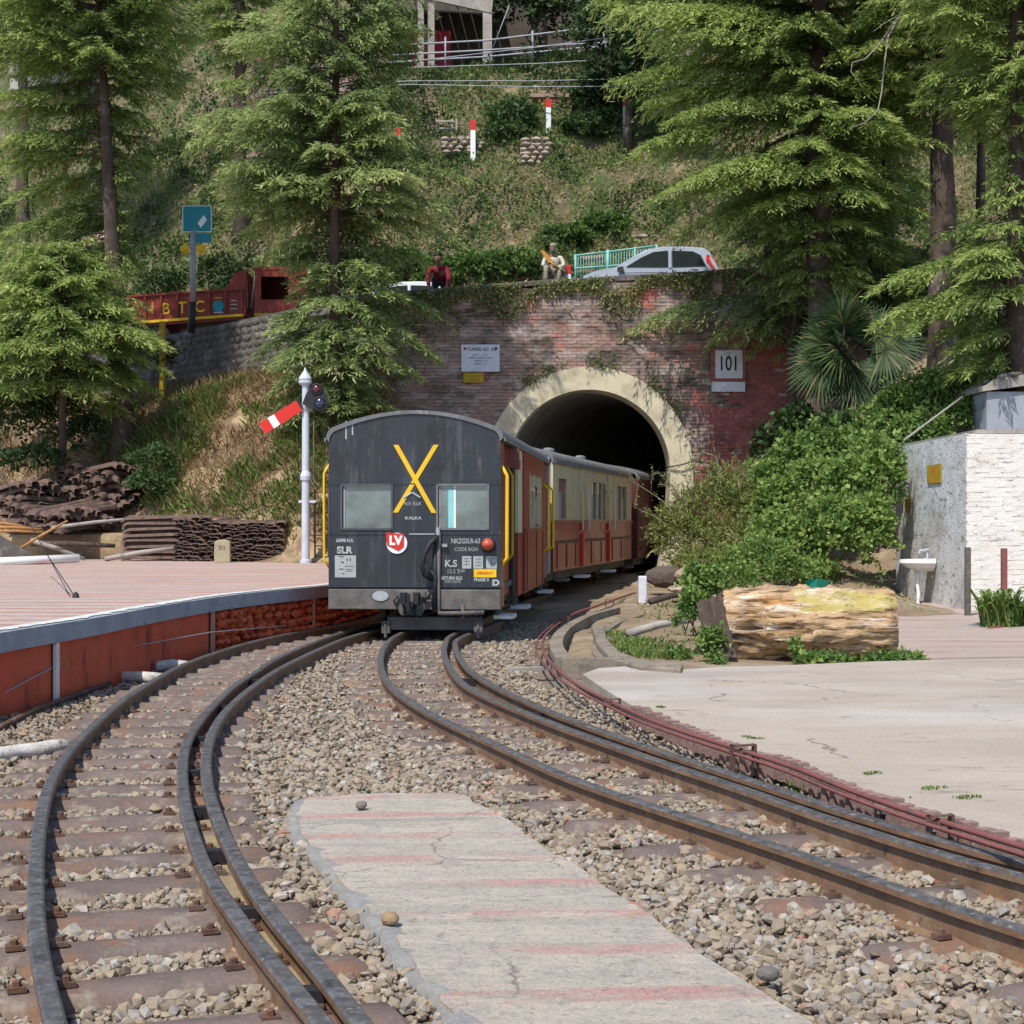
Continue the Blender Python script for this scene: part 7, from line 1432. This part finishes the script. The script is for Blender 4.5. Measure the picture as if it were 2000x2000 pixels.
# ---------------------------------------------------------------- people
def skinmesh(name, pts, edges, rad, mat, parent, sub=2, root=0):
    me = bpy.data.meshes.new(name); me.from_pydata([tuple(p) for p in pts], edges, []); me.materials.append(mat); o = mkobj(name, me)
    o.modifiers.new('sk', 'SKIN'); s = o.modifiers.new('ss', 'SUBSURF'); s.levels = s.render_levels = sub
    for v, r_ in zip(me.skin_vertices[0].data, rad): v.radius = r_ if hasattr(r_, '__len__') else (r_, r_)
    me.skin_vertices[0].data[root].use_root = True
    dg = bpy.context.evaluated_depsgraph_get(); dg.update(); m2 = bpy.data.meshes.new_from_object(o.evaluated_get(dg)); bpy.data.objects.remove(o); m2.name = name
    m2.polygons.foreach_set('use_smooth', [True]*len(m2.polygons)); m2.materials.clear(); m2.materials.append(mat); return mkobj(name, m2, parent)
def person(label, J, parts, hairm='hair', cap=None, beard=False, scale=1., yaw=0., group=None, extra=None):
    """J: joint dict in metres, world coords"""
    t = thing('person', label, 'person', tuple(J['foot']), group=group)
    hd = np.array(J['head']); nk = np.array(J['neck']); ch = np.array(J['chest']); pv_ = np.array(J['pelvis']); L = ['l', 'r']
    P = [pv_, ch, nk, hd-(0, 0, .06), hd+(0, 0, .05)]; Rr = [.13, (.15, .12), .055, .085, .09]; E = [(0, 1), (1, 2), (2, 3), (3, 4)]
    for s in L:
        i = len(P); P += [J['sh'+s], J['el'+s], J['wr'+s], J['ha'+s]]; Rr += [.065, .045, .03, .035]; E += [(1, i), (i, i+1), (i+1, i+2), (i+2, i+3)]
        w_ = np.array(J['wr'+s], float); h_ = np.array(J['ha'+s], float); d = unit((h_-w_)[None])[0]; sd = unit(np.cross(d, [0, .3, 1])[None])[0]
        for k, (o_, ln_) in enumerate([(-.03, .07), (-.01, .085), (.01, .08), (.03, .06)]): j = len(P); P += [h_+sd*o_+d*ln_*.5, h_+sd*o_*1.2+d*ln_]; Rr += [.010, .008]; E += [(i+3, j), (j, j+1)]
        j = len(P); P += [w_+sd*.045+d*.05]; Rr += [.012]; E += [(i+2, j)]
        i = len(P); P += [J['hip'+s], J['kn'+s], J['an'+s], J['to'+s]]; Rr += [.085, .06, .04, .04]; E += [(0, i), (i, i+1), (i+1, i+2), (i+2, i+3)]
    skinmesh('body', P, E, Rr, X['skin'], t, 1)
    # face
    f = MB(); fd = np.array(J.get('face', (0, -1, 0)), float); sd = np.array([-fd[1], fd[0], 0.]); 
    MB().lathe([(.005, -.125), (.055, -.105), (.078, -.05), (.084, 0), (.082, .05), (.06, .095), (.02, .118)], hd+fd*.006, 16).build('head', X['skin'], t, smooth=True)
    MB().prism([hd+fd*.083+(0, 0, .02), hd+fd*.08+sd*.014-(0, 0, .025), hd+fd*.08-sd*.014-(0, 0, .025)], tuple(fd*.022)).build('nose', X['skin'], t)
    for s in (-1, 1): MB().lathe([(.004, -.008), (.010, 0), (.004, .008)], hd+fd*.078+sd*s*.032+np.array([0, 0, .012]), 8).build('eye', X['ink'], t); MB().lathe([(.004, -.03), (.016, 0), (.004, .03)], hd+sd*s*.086, 8).build('ear', X['skin'], t)
    MB().box(hd[0]-.022, hd[0]+.022, hd[1]-.082, hd[1]-.070, hd[2]-.06, hd[2]-.052).build('mouth', X['brickred'], t)
    if cap: MB().lathe([(.09, .035), (.098, .05), (.095, .10), (.06, .135), (.01, .14)], hd, 16).build('cap', X[cap], t, smooth=True)
    else: MB().lathe([(.090, .03), (.100, .05), (.096, .10), (.060, .14), (.01, .152)], hd-fd*.006, 16).build('hair', X[hairm], t, smooth=True)
    if beard: MB().lathe([(.02, -.16), (.06, -.12), (.084, -.06), (.080, -.03)], hd+fd*.012, 14).build('beard', X['beard'], t, smooth=True)
    top, bot = parts
    P = [pv_+(0, 0, -.02), (pv_+ch)/2, ch, nk-(0, 0, .05)]; Rr = [(.16, .13), (.165, .13), (.185, .13), (.10, .08)]; E = [(0, 1), (1, 2), (2, 3)]
    for s in L: i = len(P); e_ = np.array(J['wr'+s], float)*.95+np.array(J['el'+s], float)*.05; P += [J['sh'+s], J['el'+s], e_]; Rr += [.085, .062, .048]; E += [(2, i), (i, i+1), (i+1, i+2)]
    skinmesh('shirt' if top == 'shirt' else 'jacket', P, E, Rr, X[top], t, 1)
    P = [pv_]; Rr = [(.155, .13)]; E = []
    for s in L: i = len(P); P += [J['hip'+s], J['kn'+s], J['an'+s]]; Rr += [.105, .08, .06]; E += [(0, i), (i, i+1), (i+1, i+2)]
    skinmesh('trousers', P, E, Rr, X[bot], t, 1)
    for s in L: a_ = np.array(J['an'+s], float); b_ = np.array(J['to'+s], float); MB().tube([a_-(0, 0, .02), (a_+b_)/2-(0, 0, .03), b_-(0, 0, .02)], [.055, .055, .035], 8).build('shoe', X['denim'], t, smooth=True)
    return t
# man in maroon leaning with both hands on the parapet
D = 40.95; q = W(856, 508, D); hx, hz = q[0], q[2]+.04; wz = float(ztop(hx))+.12
fz_ = float(zroad(hx))
J = dict(foot=(hx, 41.4, fz_), head=(hx, 40.72, hz-.02), neck=(hx+.01, 40.86, hz-.17), chest=(hx+.02, 41.0, hz-.34), pelvis=(hx+.02, 41.25, fz_+.88), shl=(hx-.20, 40.95, hz-.25), shr=(hx+.22, 40.95, hz-.25), ell=(hx-.25, 40.75, hz-.52), elr=(hx+.27, 40.75, hz-.52), wrl=(hx-.21, 40.5, wz+.08), wrr=(hx+.23, 40.5, wz+.08), hal=(hx-.20, 40.42, wz+.03), har=(hx+.22, 40.42, wz+.03), hipl=(hx-.1, 41.25, fz_+.85), hipr=(hx+.12, 41.25, fz_+.85), knl=(hx-.11, 41.25, fz_+.47), knr=(hx+.13, 41.25, fz_+.47), anl=(hx-.11, 41.4, fz_+.09), anr=(hx+.13, 41.4, fz_+.09), tol=(hx-.12, 41.25, fz_+.05), tor=(hx+.14, 41.25, fz_+.05))
person('man in a maroon jacket leaning on the parapet with both hands and looking down', J, ('jacket', 'denim'))
# seated old man with a gun
D = 46.2; s = D/F; q = W(1080, 484, D); hx, hz = q[0], q[2]; g_ = W(0, 560, D)[2]
J = dict(foot=(hx, D, g_), head=(hx, D-.15, hz-.03), neck=(hx, D-.08, hz-.20), chest=(hx+.01, D-.02, hz-.38), pelvis=(hx+.02, D+.05, g_+.48), shl=(hx-.21, D-.03, hz-.27), shr=(hx+.23, D-.03, hz-.27), ell=(hx-.29, D-.12, hz-.52), elr=(hx+.31, D-.12, hz-.52), wrl=(hx-.12, D-.32, hz-.50), wrr=(hx+.10, D-.32, hz-.60), hal=(hx-.05, D-.36, hz-.47), har=(hx+.03, D-.37, hz-.60), hipl=(hx-.11, D-.02, g_+.47), hipr=(hx+.13, D-.02, g_+.47), knl=(hx-.21, D-.42, g_+.50), knr=(hx+.20, D-.42, g_+.48), anl=(hx-.20, D-.38, g_+.10), anr=(hx+.14, D-.38, g_+.10), tol=(hx-.22, D-.52, g_+.05), tor=(hx+.14, D-.52, g_+.05))
person('old bearded man in cream shirt and cap sitting on a block above the arch', J, ('shirt', 'khaki'), cap='khaki', beard=True)
gt = thing('long_gun', 'wooden stocked long gun held slanting across the seated old man', 'gun', (hx, D-.45, g_+.6)); c1_ = W(1058, 492, D-.46); c2_ = W(1095, 530, D-.46)
MB().prism([W(1055, 489, D-.48), W(1062, 488, D-.48), W(1077, 506, D-.48), W(1080, 512, D-.48), W(1073, 513, D-.48), W(1066, 506, D-.48)], (0, .05, 0)).build('stock', X['gunwood'], gt); T('barrel', [W(1074, 510, D-.45), W(1100, 532, D-.45)], .02, X['dark'], gt, n=6); T('fore_end', [W(1074, 510, D-.46), W(1088, 522, D-.46)], .03, X['gunwood'], gt, n=6)
st = thing('stone_block', 'low stone block the old man sits on by the road', 'stone', (hx, D+.1, g_)); MB().box(hx-.3, hx+.35, D-.12, D+.35, g_-.6, g_+.40).build('block', X['stone'], st, bevel=.03)
# passenger at the window of the rear coach
M1 = Matrix.Translation(Vector(c1o)) @ Matrix.Rotation(-A1, 4, 'Z')
def cw(x, y, z): return tuple(M1 @ Vector((x, y, z)))
b_ = .62
J = dict(foot=cw(b_, 5.0, .73), head=cw(b_+.42, 5.0, 1.92), neck=cw(b_+.34, 5.0, 1.76), chest=cw(b_+.22, 5.0, 1.58), pelvis=cw(b_, 5.0, 1.22), shl=cw(b_+.28, 4.8, 1.66), shr=cw(b_+.28, 5.2, 1.66), ell=cw(b_+.38, 4.72, 1.46), elr=cw(b_+.38, 5.28, 1.46), wrl=cw(b_+.46, 4.85, 1.45), wrr=cw(b_+.46, 5.15, 1.45), hal=cw(b_+.48, 4.9, 1.45), har=cw(b_+.48, 5.1, 1.45), hipl=cw(b_, 4.9, 1.2), hipr=cw(b_, 5.1, 1.2), knl=cw(b_+.2, 4.85, .98), knr=cw(b_+.2, 5.15, .98), anl=cw(b_+.15, 4.85, .80), anr=cw(b_+.15, 5.15, .80), tol=cw(b_+.28, 4.85, .76), tor=cw(b_+.28, 5.15, .76))
J['face'] = tuple(unit(np.array([[.9, -.45, 0]]))[0]); person('passenger with black hair leaning at the side window of the rear coach', J, ('denim', 'denim'))
